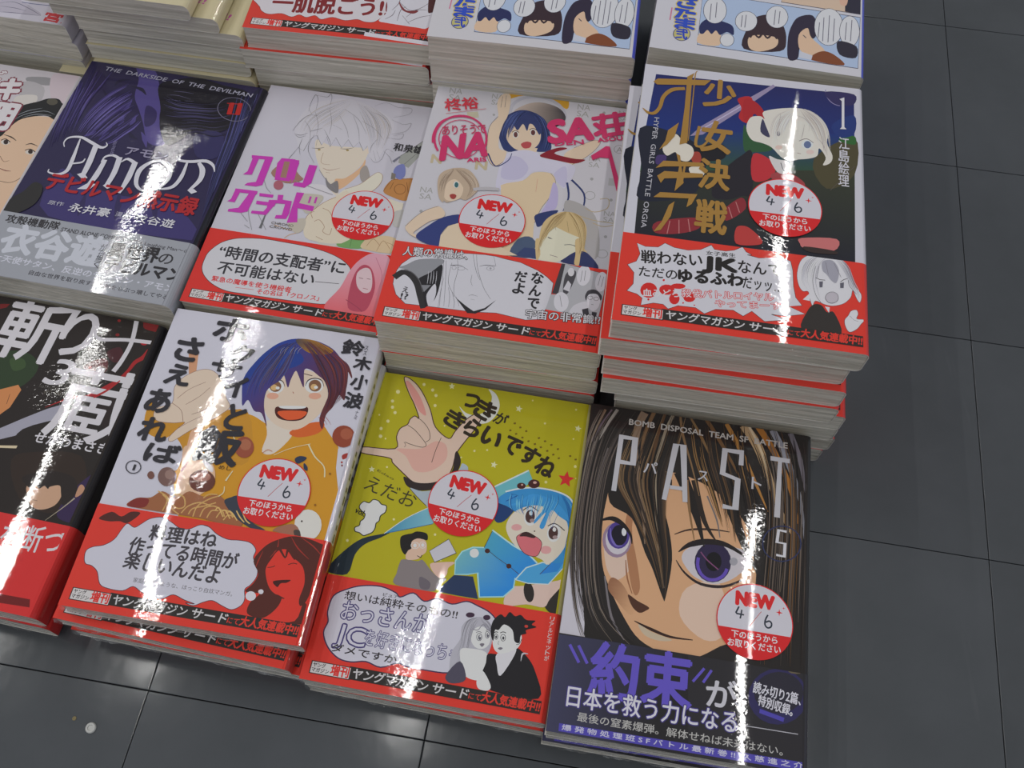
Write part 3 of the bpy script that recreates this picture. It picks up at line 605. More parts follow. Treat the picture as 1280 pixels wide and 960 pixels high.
['S',(30,80,150),[0.41],[890,1180,930,1178,869,1132],0,0],
['S',(30,80,150),[0.2],[1171,1119,1145,1016,1115,1109],0,0],
['S',(30,80,150),[0.31],[1217,1084,1267,1027,1256,887],1,0],
['F',(66,30,30),[964,1243,963,1237,961,1231,956,1226,950,1222,942,1220,934,1219,927,1221,921,1224,917,1228,915,1234,915,1240,917,1246,922,1251,928,1255,936,1257,944,1258,951,1256,957,1253,961,1248],0],
['F',(66,30,30),[1040,1269,1040,1261,1037,1252,1030,1245,1022,1240,1012,1237,1002,1236,992,1238,984,1243,978,1249,975,1257,975,1266,979,1274,985,1281,993,1287,1003,1290,1014,1290,1023,1288,1032,1283,1037,1277],0],
['F',(190,150,140),[1022,1274,1022,1271,1020,1269,1018,1267,1016,1265,1013,1264,1009,1264,1006,1264,1004,1266,1002,1268,1001,1270,1001,1272,1002,1275,1004,1277,1007,1279,1010,1279,1013,1280,1016,1279,1019,1278,1021,1276],0],
['F',(66,34,30),[1059,987,1060,986,1059,985,1058,983,1057,983,1056,982,1055,982,1054,983,1053,983,1052,984,1052,986,1051,987,1052,988,1053,989,1054,990,1055,991,1056,991,1057,990,1058,989,1059,988],0],
['F',(190,150,140),[948,1247,948,1245,948,1243,946,1242,945,1241,943,1240,941,1240,939,1241,938,1242,936,1243,936,1245,936,1246,937,1248,938,1249,939,1251,941,1251,943,1251,945,1251,946,1250,948,1248],0],
['H',[(40,110,175),(90,165,215),(58,140,200),(30,84,150),(120,185,225)],46,0.41,[890,1180,888,1135,905,1094,939,1078],[1155,1227,1161,1184,1141,1114,1122,1034],21],
['H',[(40,110,175),(90,165,215),(30,84,150)],30,0.41,[1155,1227,1205,1169,1237,1065,1236,958,1228,872],[1221,1206,1262,1135,1275,1029,1269,942,1261,867],22]],'band':[
['F',(190,188,200),[60,246,68,306,52,357,61,443,124,491,196,522,296,536,381,517,411,498,475,532,541,498,607,525,689,509,763,537,825,524,900,497,939,445,899,341,875,214,791,204,742,158,610,151,523,152,473,160,394,125,313,140,239,125,169,132,100,179],1],
['S',(58,40,72),[0.67],[60,246,68,306,52,357,61,443,124,491,196,522,296,536,381,517,411,498,475,532,541,498,607,525,689,509,763,537,825,524,900,497,939,445,899,341,875,214,791,204,742,158,610,151,523,152,473,160,394,125,313,140,239,125,169,132,100,179],1,1],
['T','想いは純粋そのもの!!',118,436,611,-1,0,45,(44,38,44),0.02,None,0],
['T','ピュア',318,487,83,1,0,18,(44,38,44),0.02,None,0],
['T','おっさんが',125,328,475,1,0,101,(192,190,204),0,(66,58,110),0.06],
['T','JC',124,214,159,-8,5,95,(192,190,204),0,(66,58,110),0.06],
['T','を好きになっちゃ',279,220,495,-7,1,83,(192,190,204),0,(66,58,110),0.06],
['T','ダメですか?',119,160,370,-7,1,41,(44,38,44),0.03,None,0],
['F',(168,166,176),[736,254,768,336,764,403,795,447,860,469,912,439,933,365,923,287,874,241,838,178,759,146],1],
['F',(206,204,212),[923,371,924,353,920,335,911,321,898,310,883,305,867,305,851,310,838,321,827,336,821,353,820,371,824,389,833,404,846,414,861,420,877,420,893,414,907,403,917,388],0],
['S',(80,78,90),[0.29],[877,367,878,362,877,357,876,353,874,349,871,347,867,346,864,346,860,347,857,350,854,353,852,357,851,362,850,367,851,372,852,376,854,379,857,382,860,383,864,383,867,382,871,379,874,376,876,371],0,1],
['F',(90,88,100),[874,364,874,360,874,356,873,353,871,351,869,350,866,350,864,351,861,354,860,357,859,361,858,366,859,369,860,373,861,375,864,376,866,376,869,374,871,372,873,368],0],
['F',(210,208,216),[872,370,872,368,871,367,871,366,870,365,869,364,868,364,866,365,865,366,865,367,864,368,864,370,864,371,865,372,866,373,867,374,868,374,869,373,870,372,871,371],0],
['S',(80,78,90),[0.29],[914,385,914,380,914,376,913,372,911,369,909,367,906,366,904,366,901,367,898,370,896,373,894,377,893,381,892,385,893,390,894,393,895,397,898,399,900,400,903,400,906,398,908,396,911,393,912,389],0,1],
['F',(90,88,100),[911,382,912,379,911,376,911,373,909,371,908,370,906,370,904,372,902,374,901,377,900,380,899,384,900,387,900,390,902,392,903,393,905,392,907,391,909,389,910,386],0],
['F',(210,208,216),[910,388,910,387,910,386,910,385,909,384,908,384,907,384,906,384,905,385,905,386,904,387,904,388,905,389,905,390,906,391,907,391,907,391,908,391,909,390,910,389],0],
['F',(110,104,114),[873,328,883,335,897,334,888,317],1],
['S',(90,88,100),[0.29],[843,384,857,392,873,389],1,0],
['S',(90,88,100),[0.29],[892,402,902,408,913,404],1,0],
['S',(120,118,130),[0.38],[814,402,849,398,872,432,901,408,917,425],1,0],
['H',[(150,148,158),(190,188,198),(120,118,128)],40,0.29,[832,462,787,436,775,376,776,299,757,201],[851,465,837,435,825,384,824,326,828,232],71],
['H',[(150,148,158),(190,188,198),(120,118,128)],24,0.29,[851,465,870,441,888,425,910,409],[865,468,895,450,916,430,927,393],72],
['F',(60,40,60),[818,473,818,469,816,465,811,461,805,458,798,456,791,455,784,456,779,458,775,461,773,465,773,469,776,474,780,478,786,481,793,482,800,483,807,482,813,480,817,477],0],
['F',(60,40,60),[903,474,903,470,901,466,897,462,892,459,886,458,880,457,875,458,870,460,867,464,865,468,865,472,867,476,871,480,876,483,881,484,887,485,893,484,898,482,901,478],0],
['F',(206,204,212),[779,280,824,298,912,294,935,233,919,155,844,151,807,191],1],
['F',(74,70,86),[731,141,790,226,836,141,766,110],1],
['F',(30,28,32),[925,287,989,298,1048,347,1121,312,1181,239,1216,112,975,110,913,163,922,240],1],
['F',(206,204,212),[892,146,911,200,966,136,957,107,909,108],1],
['F',(200,198,206),[970,295,1048,347,1063,312,1008,190,980,240],1],
['F',(206,204,212),[930,384,937,424,981,451,1049,453,1083,401,1076,352,1051,328,1002,303,969,303,944,329],1],
['F',(30,28,32),[917,401,920,460,952,500,979,490,998,521,1030,504,1058,516,1091,495,1139,499,1123,476,1149,466,1099,443,1102,424,1076,410,1075,371,1048,376,1028,430,981,451,957,418,938,414,939,357],1],
['S',(60,58,66),[0.29],[999,384,1000,380,999,376,998,372,996,369,993,367,990,365,987,365,984,367,981,369,978,372,976,376,975,380,974,385,975,389,976,393,978,396,981,398,984,399,987,399,991,398,994,396,996,393,998,389],0,1],
['F',(50,48,56),[994,382,994,379,994,376,993,374,992,373,990,372,988,372,986,373,985,375,983,377,983,380,983,382,983,385,984,387,985,388,987,389,989,389,990,388,992,386,993,384],0],
['S',(60,58,66),[0.29],[959,383,959,379,959,376,958,373,957,370,955,368,953,368,951,368,948,369,946,371,944,373,943,376,942,380,941,384,942,387,942,390,944,393,946,395,948,396,950,395,952,394,954,393,956,390,958,387],0,1],
['F',(50,48,56),[955,380,956,378,955,376,954,374,953,373,952,372,950,372,949,373,948,375,947,377,946,379,946,381,946,383,947,385,948,387,949,387,951,387,952,386,954,385,955,383],0],
['S',(40,38,44),[0.38],[968,404,982,412,998,409],1,0],
['S',(40,38,44),[0.38],[937,400,946,406,956,404],1,0],
['F',(110,104,114),[970,324,983,332,995,328,983,318],1],
['S',(110,108,116),[0.19],[969,362,966,347,972,345],1,0],
['F',(190,60,50),[1106,463,1106,461,1105,459,1103,456,1100,455,1097,454,1094,454,1092,455,1089,456,1088,458,1087,460,1087,462,1088,465,1090,467,1092,468,1095,469,1098,469,1101,469,1103,467,1105,466],0],
['S',(60,58,66),[0.29],[1084,392,1075,366,1060,359],1,0],
['S',(180,178,186),[0.19,0.95,0.28],[1098,280,1101,318,1129,323],1,0],
['T','リ',1213,509,23,0,0,27,(196,190,190),0.02,None,0],
['T','ア',1213,479,23,0,0,27,(196,190,190),0.02,None,0],
['T','ル',1213,450,23,0,0,27,(196,190,190),0.02,None,0],
['T','と',1214,421,23,0,0,27,(196,190,190),0.02,None,0],
['T','ネ',1215,391,23,0,0,27,(196,190,190),0.02,None,0],
['T','ッ',1215,362,23,0,0,27,(196,190,190),0.02,None,0],
['T','ト',1215,333,23,0,0,26,(196,190,190),0.02,None,0],
['T','が',1215,304,23,0,0,26,(196,190,190),0.02,None,0],
['F',(42,38,36),[240,39,1235,39,1235,103,240,103],0],
['F',(42,38,36),[40,35,252,35,252,99,40,99],0],
['F',(195,190,190),[45,39,247,39,247,95,45,95],0],
['T','ヤング',52,70,65,0,0,21,(34,30,30),0.03,None,0],
['T','マガジン',50,45,90,0,0,21,(34,30,30),0.03,None,0],
['T','増刊',148,43,94,0,0,50,(200,45,40),0.05,None,0],
['T','ヤングマガジン',260,46,390,0,6,50,(190,186,188),0.03,None,0],
['T','サード',675,46,185,0,6,50,(190,186,188),0.03,None,0],
['T','にて',865,50,60,0,3,32,(204,53,42),0.02,None,0],
['T','大人気連載中!!',930,49,298,0,5,48,(204,53,42),0.05,None,0]]},
'B4':{'W':126.98,'H':182,'t':16.15,'r':3,'base':(188, 186, 196),'spine':(176, 174, 184),'bb':(204, 53, 42),'bs':(190, 40, 36),'bh':55.5,'cov':[
['G',(32,32,84),(26,46,112),[628,1790,599,1372],[69,1746,1216,1771,1214,1444,46,1279],0],
['G',(26,46,112),(44,72,44),[599,1372,608,1133],[45,1291,1214,1456,1212,1176,47,981],0],
['G',(50,54,40),(30,30,40),[611,1075,619,877],[48,993,1212,1187,1205,545,58,554],0],
['F',(30,32,46),[54,1000,16,1305,197,1305,385,1185,360,890,66,785],1],
['F',(44,80,50),[596,1429,641,1338,744,1327,756,1260,665,1231,604,1235],1],
['F',(72,66,44),[988,1231,1212,1433,1212,1161,1059,1030],1],
['F',(44,92,44),[1151,1430,1216,1441,1215,1378,1130,1392],1],
['F',(32,50,110),[1090,1511,1214,1604,1214,1462,1130,1420],1],
['S',(132,124,160),[0.53],[1135,1666,1124,1667,1115,1669,1105,1673,1096,1678,1088,1685,1080,1693,1073,1703,1067,1714,1062,1726,1058,1739,1055,1753,1053,1767,1053,1782],0,0],
['F',(46,40,84),[1055,1767,1217,1771,1215,1691,1142,1670,1080,1698],1],
['F',(140,128,158),[300,1292,356,1375,633,1655,635,1603,370,1314],0],
['S',(178,170,196),[0.62],[339,1329,634,1629],0,0],
['F',(140,128,158),[588,1615,752,1774,765,1758,591,1555],0],
['F',(168,38,42),[552,1624,633,1645,640,1465,601,1444,564,1481,576,1555],1],
['F',(26,24,30),[336,1218,487,1257,502,1163,423,1123,351,1138],1],
['F',(150,60,50),[309,1158,358,1180,373,1115,334,1095],1],
['F',(204,196,184),[155,1174,185,1248,222,1293,267,1241,315,1214,329,1162,303,1103,252,1108,228,1158,184,1124],1],
['F',(204,196,184),[311,1057,385,1076,394,1018,340,996],1],
['F',(66,50,100),[129,1115,179,1123,174,1068,129,1054],1],
['F',(34,30,38),[515,1098,591,1192,649,1229,660,938,604,903,527,864,447,877,460,1009],1],
['F',(128,40,48),[169,653,379,715,393,647,290,593,166,578],1],
['F',(128,40,48),[511,785,604,892,629,817,534,720],1],
['S',(170,110,110),[0.49],[236,670,228,582],0,0],
['S',(170,110,110),[0.49],[283,684,290,593],0,0],
['S',(170,110,110),[0.49],[331,697,347,614],0,0],
['S',(170,110,110),[0.49],[539,815,562,743],0,0],
['S',(170,110,110),[0.49],[576,857,599,787],0,0],
['F',(160,34,40),[588,1623,651,1619,704,1550,723,1464,694,1445,655,1522,595,1457],1],
['F',(176,44,52),[656,1216,747,1191,782,1116,737,1039,658,1029],1],
['F',(150,60,64),[760,1086,850,1114,940,1050,911,1005,782,1036],1],
['F',(206,198,190),[706,1551,851,1601,965,1598,1038,1531,1071,1452,1061,1366,1091,1275,1079,1219,1039,1196,1054,1255,1018,1318,1008,1261,968,1234,908,1217,828,1204,755,1281,704,1304,642,1321,610,1403,631,1489,687,1508,710,1491],1],
['F',(60,58,84),[698,1489,691,1388,743,1355,720,1435],1],
['F',(216,200,192),[792,1447,842,1499,956,1503,992,1425,978,1325,938,1243,858,1198,797,1233,754,1315],1],
['F',(200,204,214),[985,1342,983,1332,979,1322,971,1313,963,1307,953,1304,943,1304,933,1307,926,1313,921,1322,920,1332,921,1342,926,1352,933,1361,942,1367,952,1370,962,1370,971,1367,978,1361,983,1352],0],
['F',(92,106,140),[974,1338,973,1329,970,1321,965,1314,960,1309,954,1307,947,1307,942,1310,937,1316,934,1323,933,1331,934,1340,937,1348,941,1355,947,1360,953,1362,959,1362,965,1359,970,1353,972,1346],0],
['F',(120,116,124),[801,1393,801,1386,800,1381,797,1376,795,1373,792,1371,788,1372,785,1374,783,1378,782,1383,781,1389,781,1395,783,1401,785,1406,787,1409,791,1411,794,1410,797,1408,799,1404,801,1399],0],
['S',(110,96,100),[0.41],[906,1354,947,1378,986,1354],1,0],
['F',(214,180,170),[816,1291,815,1286,812,1281,808,1276,802,1273,796,1271,790,1271,784,1272,779,1275,776,1279,775,1284,776,1289,779,1294,783,1299,789,1302,795,1304,801,1304,807,1303,812,1300,815,1296],0],
['F',(216,182,176),[990,1286,989,1280,986,1275,981,1271,975,1267,968,1266,961,1265,955,1266,950,1269,947,1273,946,1278,947,1283,950,1289,955,1293,961,1296,968,1298,975,1299,981,1297,986,1295,989,1290],0],
['S',(130,90,90),[0.31],[897,1263,918,1260],1,0],
['H',[(216,208,200),(184,174,168),(228,222,216),(170,160,158)],40,0.37,[841,1585,779,1531,750,1455,743,1355,765,1289],[903,1595,862,1531,838,1469,825,1425,819,1396],11],
['H',[(216,208,200),(184,174,168),(228,222,216),(170,160,158)],44,0.37,[903,1595,924,1541,956,1489,987,1424,1008,1344],[934,1608,1007,1569,1059,1492,1079,1383,1087,1261],12],
['S',(170,162,160),[0.11,0.42,0.11],[800,1549,791,1462,773,1388],1,0],
['S',(170,162,160),[0.1,0.42,0.1],[935,1486,926,1413,918,1370],1,0],
['S',(170,162,160),[0.1,0.42,0.1],[966,1505,959,1433],1,0],
['S',(170,162,160),[0.1,0.41,0.1],[1003,1398,1038,1349,1064,1271],1,0],
['S',(170,162,160),[0.1,0.42,0.1],[883,1548,935,1528,987,1452],1,0],
['F',(196,192,192),[742,1210,788,1197,848,1187,845,1106,790,1104],1],
['S',(60,56,70),[0.41],[808,1174,824,1123,838,1112],1,0],
['F',(200,198,208),[1132,1718,1160,1735,1158,1502,1170,1486,1133,1482,1143,1500,1145,1703],0],
['T','江',1126,1331,58,0,0,87,(190,188,196),0.02,None,0],
['T','島',1125,1238,57,0,0,85,(190,188,196),0.02,None,0],
['T','絵',1124,1148,57,0,0,84,(190,188,196),0.02,None,0],
['T','理',1123,1059,56,0,0,83,(190,188,196),0.02,None,0],
['S',(84,76,70),[0.3],[1211,1214,1078,1020],0,0],
['F',(172,56,54),[585,678,629,699,675,674,725,616,700,584,590,575],1],
['F',(184,104,104),[927,668,1111,691,1096,612,950,602,920,630],1],
['F',(52,40,38),[942,615,1096,612,1103,590,972,582],1],
['F',(152,114,54),[59,1682,83,1710,392,1746,357,1699,82,1660],0],
['F',(152,114,54),[252,1753,292,1791,281,1743,288,1237,246,1216,254,1501],0],
['S',(152,114,54),[0.32,0.65,0.65,0.43],[309,1809,297,1773,296,1566,292,1252],1,0],
['S',(152,114,54),[2.35,2.78,2.35,2.14,2.35,1.71,0.32],[245,1654,172,1632,127,1568,114,1485,86,1432,49,1431,17,1461],1,0],
['F',(152,114,54),[174,1313,231,1382,214,1273,178,1205,137,1160,165,1231],0],
['S',(152,114,54),[1.87,1.66,1.46,0.42],[348,1373,335,1231,385,1240,439,1374],1,0],
['F',(152,114,54),[129,1023,167,1083,384,1103,395,1078,171,1041],0],
['F',(152,114,54),[142,969,179,1009,389,1024,390,997,183,956,166,921],0],
['F',(152,114,54),[234,1146,255,1136,289,941,244,875,256,1055],0],
['S',(152,114,54),[1.21,0.81],[286,1060,280,933],1,0],
['F',(152,114,54),[135,816,168,856,368,874,342,801,316,775,323,837],0],
['F',(152,114,54),[222,775,250,805,238,702,193,601,156,583,193,657],0],
['T','少',359,1538,177,0,0,205,(152,114,54),0.05,None,0],
['T','女',365,1190,164,0,0,222,(152,114,54),0.05,None,0],
['T','決',370,925,162,0,0,201,(152,114,54),0.05,None,0],
['T','戦',370,623,161,0,0,209,(152,114,54),0.05,None,0],
['T','HYPER  GIRLS  BATTLE  ORGIA',90,1399,-2,-800,28,0,(170,168,176),0.01,None,0]],'band':[
['F',(192,190,198),[77,493,124,478,189,485,222,517,273,496,345,490,409,505,462,544,480,518,538,516,583,530,624,559,644,529,674,514,651,511,710,500,768,510,819,527,874,506,886,449,891,352,903,283,936,238,869,224,951,189,856,161,785,160,814,152,863,139,752,112,687,163,645,126,594,154,507,145,453,109,407,138,319,136,271,108,244,132,195,132,134,108,136,152,108,173,55,185,83,232,80,303,42,348,85,376,100,427],0],
['S',(60,30,30),[0.25],[77,493,124,478,189,485,222,517,273,496,345,490,409,505,462,544,480,518,538,516,583,530,624,559,644,529,674,514,651,511,710,500,768,510,819,527,874,506,886,449,891,352,903,283,936,238,869,224,951,189,856,161,785,160,814,152,863,139,752,112,687,163,645,126,594,154,507,145,453,109,407,138,319,136,271,108,244,132,195,132,134,108,136,152,108,173,55,185,83,232,80,303,42,348,85,376,100,427],0,1],
['T','戦わない',111,370,313,26,-7,79,(34,30,30),0.035,None,0],
['T','JK',430,389,172,4,-2,76,(34,30,30),0.1,None,0],
['T','女子高生',439,476,152,6,-1,26,(34,30,30),0.02,None,0],
['T','ただの',106,284,195,7,-2,64,(34,30,30),0.02,None,0],
['T','ゆるふわ',310,284,326,20,-5,78,(34,30,30),0.07,None,0],
['F',(192,38,36),[208,212,205,191,195,173,179,161,160,158,142,164,128,179,122,198,125,220,135,238,151,250,170,253,188,247,202,232],0],
['F',(192,38,36),[294,230,292,215,282,202,267,194,250,191,233,194,222,204,217,217,219,232,229,245,244,254,262,256,278,253,290,243],0],
['F',(192,38,36),[324,179,322,164,316,150,306,142,294,140,283,145,275,156,271,170,273,186,279,199,289,208,301,210,312,205,320,194],0],
['F',(192,38,36),[402,198,400,186,392,175,380,168,367,166,355,169,346,177,342,188,344,201,352,212,363,219,377,221,389,218,398,210],0],
['F',(192,38,36),[348,261,345,253,335,245,320,239,303,237,288,237,277,241,273,248,276,256,286,264,301,270,318,272,333,272,344,267],0],
['F',(192,38,36),[174,150,173,145,169,142,165,143,163,148,164,153,168,156,172,154],0],
['F',(192,38,36),[404,153,403,149,400,147,398,148,396,151,397,155,400,156,402,156],0],
['F',(192,38,36),[347,157,346,153,343,151,340,152,339,156,340,160,343,162,346,161],0],
['F',(192,38,36),[241,281,239,275,236,273,231,274,229,279,231,284,234,287,239,285],0],
['T','血みどろ',140,164,183,23,-6,44,(200,196,200),0.03,None,0],
['T','殺伐バトルロイヤル',335,192,459,49,-5,47,(200,194,200),0.01,(196,44,44),0.06],
['T','やってまーす',505,159,326,37,-5,42,(200,194,200),0.01,(196,44,44),0.06],
['T','なんて',609,388,217,10,-4,81,(34,30,30),0.025,None,0],
['T','だッッ…',635,296,202,1,0,75,(34,30,30),0.025,None,0],
['F',(200,198,208),[908,439,932,530,1001,576,1088,583,1146,549,1178,480,1196,411,1231,355,1224,305,1208,325,1189,374,1178,329,1144,286,1094,263,1052,263,1002,278,988,243,974,286,965,330,938,328,916,365],1],
['S',(84,80,88),[0.18],[908,439,932,530,1001,576,1088,583,1146,549,1178,480,1196,411,1231,355,1224,305,1208,325,1189,374,1178,329,1144,286,1094,263,1052,263,1002,278,988,243,974,286,965,330,938,328,916,365],1,1],
['F',(200,198,208),[939,276,974,321,974,273],0],
['H',[(176,174,186),(150,148,160),(206,204,212),(120,116,126)],34,0.19,[1001,573,957,534,929,474,923,392,959,336],[1074,576,1030,518,1012,461,1009,389,1031,287],13],
['H',[(176,174,186),(150,148,160),(206,204,212),(120,116,126)],30,0.19,[1088,579,1124,516,1153,466,1166,424,1194,375],[1117,574,1168,523,1195,438,1221,371,1225,315],14],
['F',(150,148,160),[1037,531,1088,545,1120,488,1108,410,1082,417,1059,451,1037,474],1],
['S',(50,46,50),[0.29],[1002,423,1023,413,1050,414],0,0],
['S',(50,46,50),[0.29],[1127,416,1145,434,1163,443],0,0],
['F',(90,88,100),[1020,400,1039,405,1036,367,1022,364],0],
['F',(90,88,100),[1125,408,1145,416,1143,380,1126,377],0],
['F',(176,170,178),[1115,316,1113,306,1109,296,1102,288,1093,281,1084,278,1074,278,1065,281,1059,288,1054,296,1053,306,1054,317,1059,327,1066,335,1074,341,1084,345,1094,345,1102,341,1109,335,1114,327],0],
['S',(84,80,88),[0.22],[1116,317,1115,307,1112,299,1107,290,1100,284,1092,279,1084,276,1075,276,1067,278,1061,283,1056,289,1052,297,1051,306,1052,315,1056,324,1061,332,1068,339,1075,344,1084,346,1092,347,1100,344,1107,340,1112,334,1115,326],0,1],
['S',(84,80,88),[0.18],[1167,433,1173,398,1208,351],1,0],
['S',(84,80,88),[0.18],[1001,495,987,403,1002,317,1031,269],1,0],
['S',(84,80,88),[0.15],[1019,498,1009,425],1,0],
['S',(84,80,88),[0.15],[1095,529,1131,445],1,0],
['S',(84,80,88),[0.15],[1052,531,1066,452],1,0],
['F',(48,43,41),[932,103,961,206,992,253,1031,256,1059,218,1094,221,1130,105,1031,101],1],
['F',(200,198,208),[1048,251,1073,250,1069,215],0],
['F',(200,198,208),[1146,184,1164,214,1178,244,1205,255,1213,231,1206,202,1244,202,1226,173,1205,140,1170,117,1151,144],1],
['S',(84,80,88),[0.18],[1146,184,1164,214,1178,244,1205,255,1213,231,1206,202,1244,202,1226,173,1205,140,1170,117,1151,144],1,1],
['S',(84,80,88),[0.14],[1171,215,1192,193,1213,188],1,0],
['F',(42,38,36),[240,39,1235,39,1235,103,240,103],0],
['F',(42,38,36),[40,35,252,35,252,99,40,99],0],
['F',(195,190,190),[45,39,247,39,247,95,45,95],0],
['T','ヤング',52,70,65,0,0,21,(34,30,30),0.03,None,0],
['T','マガジン',50,45,90,0,0,21,(34,30,30),0.03,None,0],
['T','増刊',148,43,94,0,0,50,(200,45,40),0.05,None,0],
['T','ヤングマガジン',260,46,390,0,6,50,(190,186,188),0.03,None,0],
['T','サード',675,46,185,0,6,50,(190,186,188),0.03,None,0],
['T','にて',865,50,60,0,3,32,(204,53,42),0.02,None,0],
['T','大人気連載中!!',930,49,298,0,5,48,(204,53,42),0.05,None,0]]},
'A2':{'W':126.98,'H':182,'t':12.05,'r':3,'base':(190, 188, 200),'spine':(182, 180, 184),'bb':(204, 53, 42),'bs':(150, 36, 32),'bh':55.5,'film':1,'marks':[(0, 20.0, 0, 3), (0, 27.3, 0, 4), (0, 34.6, 0, 5), (0, 41.9, 0, 3), (0, 49.2, 0, 4), (0, 56.5, 0, 5), (0, 63.8, 0, 3), (0, 71.1, 0, 4), (0, 78.4, 0, 5), (0, 85.7, 0, 3), (0, 93.0, 0, 4), (0, 100.3, 0, 5), (0, 107.6, 0, 3), (0, 114.89999999999999, 0, 4), (0, 122.2, 0, 5), (0, 129.5, 0, 3), (0, 136.8, 0, 4), (0, 144.1, 0, 5), (0, 151.4, 0, 3), (0, 158.7, 0, 4)],'cov':[
['F',(192,136,36),[313,1156,485,1201,633,1206,727,1171,832,1128,942,1147,1039,1215,1109,1161,1185,1079,1199,970,1242,857,1289,725,1316,531,1143,502,797,497,498,477,428,579,305,840,271,1032],1],
['F',(184,130,40),[56,1108,67,1187,128,1132,289,1102,338,927,293,964,184,974,92,1010],1],
['F',(184,130,40),[248,1095,395,1167,620,1217,710,924,527,892,359,863],1],
['F',(188,186,198),[263,1005,338,927,344,816,305,810,231,841,194,947,222,986],1],
['F',(192,140,108),[164,1539,225,1533,258,1383,211,1400],0],
['F',(206,160,130),[341,1041,369,1116,410,1123,393,982,399,870,359,863],0],
['F',(214,184,166),[181,1201,160,1303,194,1378,273,1438,350,1439,425,1376,467,1292,509,1234,476,1181,420,1124,337,1052,261,972,234,988,263,1051,291,1096,231,1082,147,1077,106,1103,108,1158],1],
['S',(120,84,74),[0.26],[181,1201,160,1303,194,1378,273,1438,350,1439,425,1376,467,1292,509,1234,476,1181,420,1124,337,1052,261,972,234,988,263,1051,291,1096,231,1082,147,1077,106,1103,108,1158],1,1],
['S',(130,92,80),[0.26],[200,1234,247,1302,325,1364],1,0],
['S',(130,92,80),[0.26],[259,1205,319,1267,360,1334],1,0],
['S',(130,92,80),[0.26],[313,1150,384,1200,422,1266],1,0],
['S',(130,92,80),[0.25],[263,1051,319,1107,395,1167],1,0],
['S',(130,92,80),[0.26],[181,1201,246,1165,279,1100],1,0],
['F',(216,192,180),[743,1189,766,1098,768,995,836,997,903,1111,882,1171],1],
['F',(196,92,40),[886,1140,969,1205,1049,1229,1067,1197,1040,1154,972,1121,917,1114],1],
['F',(214,184,166),[654,1401,675,1306,720,1228,785,1173,868,1150,940,1170,1002,1242,1039,1320,1048,1371,1032,1478,877,1540,709,1500],1],
['F',(216,206,204),[774,1413,775,1398,772,1384,764,1372,753,1363,738,1359,723,1358,707,1362,693,1371,683,1382,676,1396,674,1411,677,1425,685,1437,697,1446,711,1451,727,1451,743,1447,757,1439,767,1427],0],
['F',(120,84,60),[759,1411,760,1399,758,1388,753,1379,745,1373,735,1369,724,1369,714,1372,704,1379,696,1388,691,1399,690,1410,691,1421,697,1430,705,1437,715,1441,726,1441,736,1437,746,1430,754,1421],0],
['F',(196,160,110),[738,1399,739,1393,738,1388,735,1383,731,1379,725,1377,719,1377,713,1379,708,1382,703,1387,701,1393,700,1399,701,1404,704,1409,709,1413,714,1415,720,1415,726,1413,732,1410,736,1405],0],
['F',(228,220,205),[752,1398,753,1395,752,1392,750,1390,747,1388,744,1387,740,1387,737,1388,734,1389,731,1392,730,1394,730,1397,730,1400,732,1403,735,1405,738,1406,742,1406,746,1405,749,1404,751,1401],0],
['F',(216,206,204),[994,1456,996,1440,992,1426,983,1413,970,1403,955,1398,938,1398,922,1402,907,1411,896,1423,889,1438,888,1453,891,1468,900,1481,913,1490,929,1495,946,1496,962,1492,977,1483,988,1470],0],
['F',(120,84,60),[983,1454,985,1442,982,1430,977,1421,968,1413,958,1410,946,1410,935,1413,925,1420,917,1430,912,1441,910,1454,912,1465,918,1475,927,1482,937,1486,949,1486,960,1482,970,1475,978,1465],0],
['F',(196,160,110),[963,1441,964,1435,962,1430,959,1425,955,1421,949,1419,943,1419,937,1421,932,1424,928,1429,925,1435,925,1441,926,1447,929,1452,933,1455,939,1457,945,1457,951,1456,956,1452,960,1447],0],
['F',(228,220,205),[967,1440,967,1437,967,1434,965,1432,962,1430,958,1429,955,1428,951,1429,948,1431,946,1433,945,1436,944,1439,945,1442,947,1445,950,1446,953,1448,957,1448,960,1447,964,1445,966,1443],0],
['S',(46,28,34),[0.19,0.67,0.67,0.48,0.19],[673,1393,680,1430,714,1449,757,1443,779,1412],1,0],
['S',(46,28,34),[0.19,0.67,0.67,0.48,0.19],[893,1437,900,1475,934,1494,975,1488,1000,1450],1,0],
['S',(70,44,44),[0.48],[696,1475,737,1491,756,1483],1,0],
['S',(70,44,44),[0.48],[864,1513,915,1508],1,0],
['F',(222,152,130),[761,1347,761,1341,758,1334,752,1328,744,1323,734,1321,723,1320,713,1321,704,1325,698,1329,694,1336,694,1342,697,1349,703,1355,711,1359,722,1362,732,1363,743,1362,751,1358,758,1353],0],
['F',(222,152,130),[1000,1388,1000,1382,996,1375,989,1369,980,1364,970,1361,958,1361,948,1362,939,1365,932,1370,929,1376,929,1383,932,1390,939,1396,948,1400,958,1403,970,1404,980,1403,990,1400,996,1395],0],
['S',(150,80,60),[0.38],[832,1388,841,1378],1,0],
['F',(72,28,24),[766,1252,773,1280,840,1283,931,1307,952,1281,941,1234,900,1210,834,1203,790,1216],1],
['F',(206,84,44),[786,1252,939,1278,931,1237,893,1217,836,1211],1],
['F',(222,214,210),[790,1287,923,1308,923,1295,861,1280,799,1274],1],
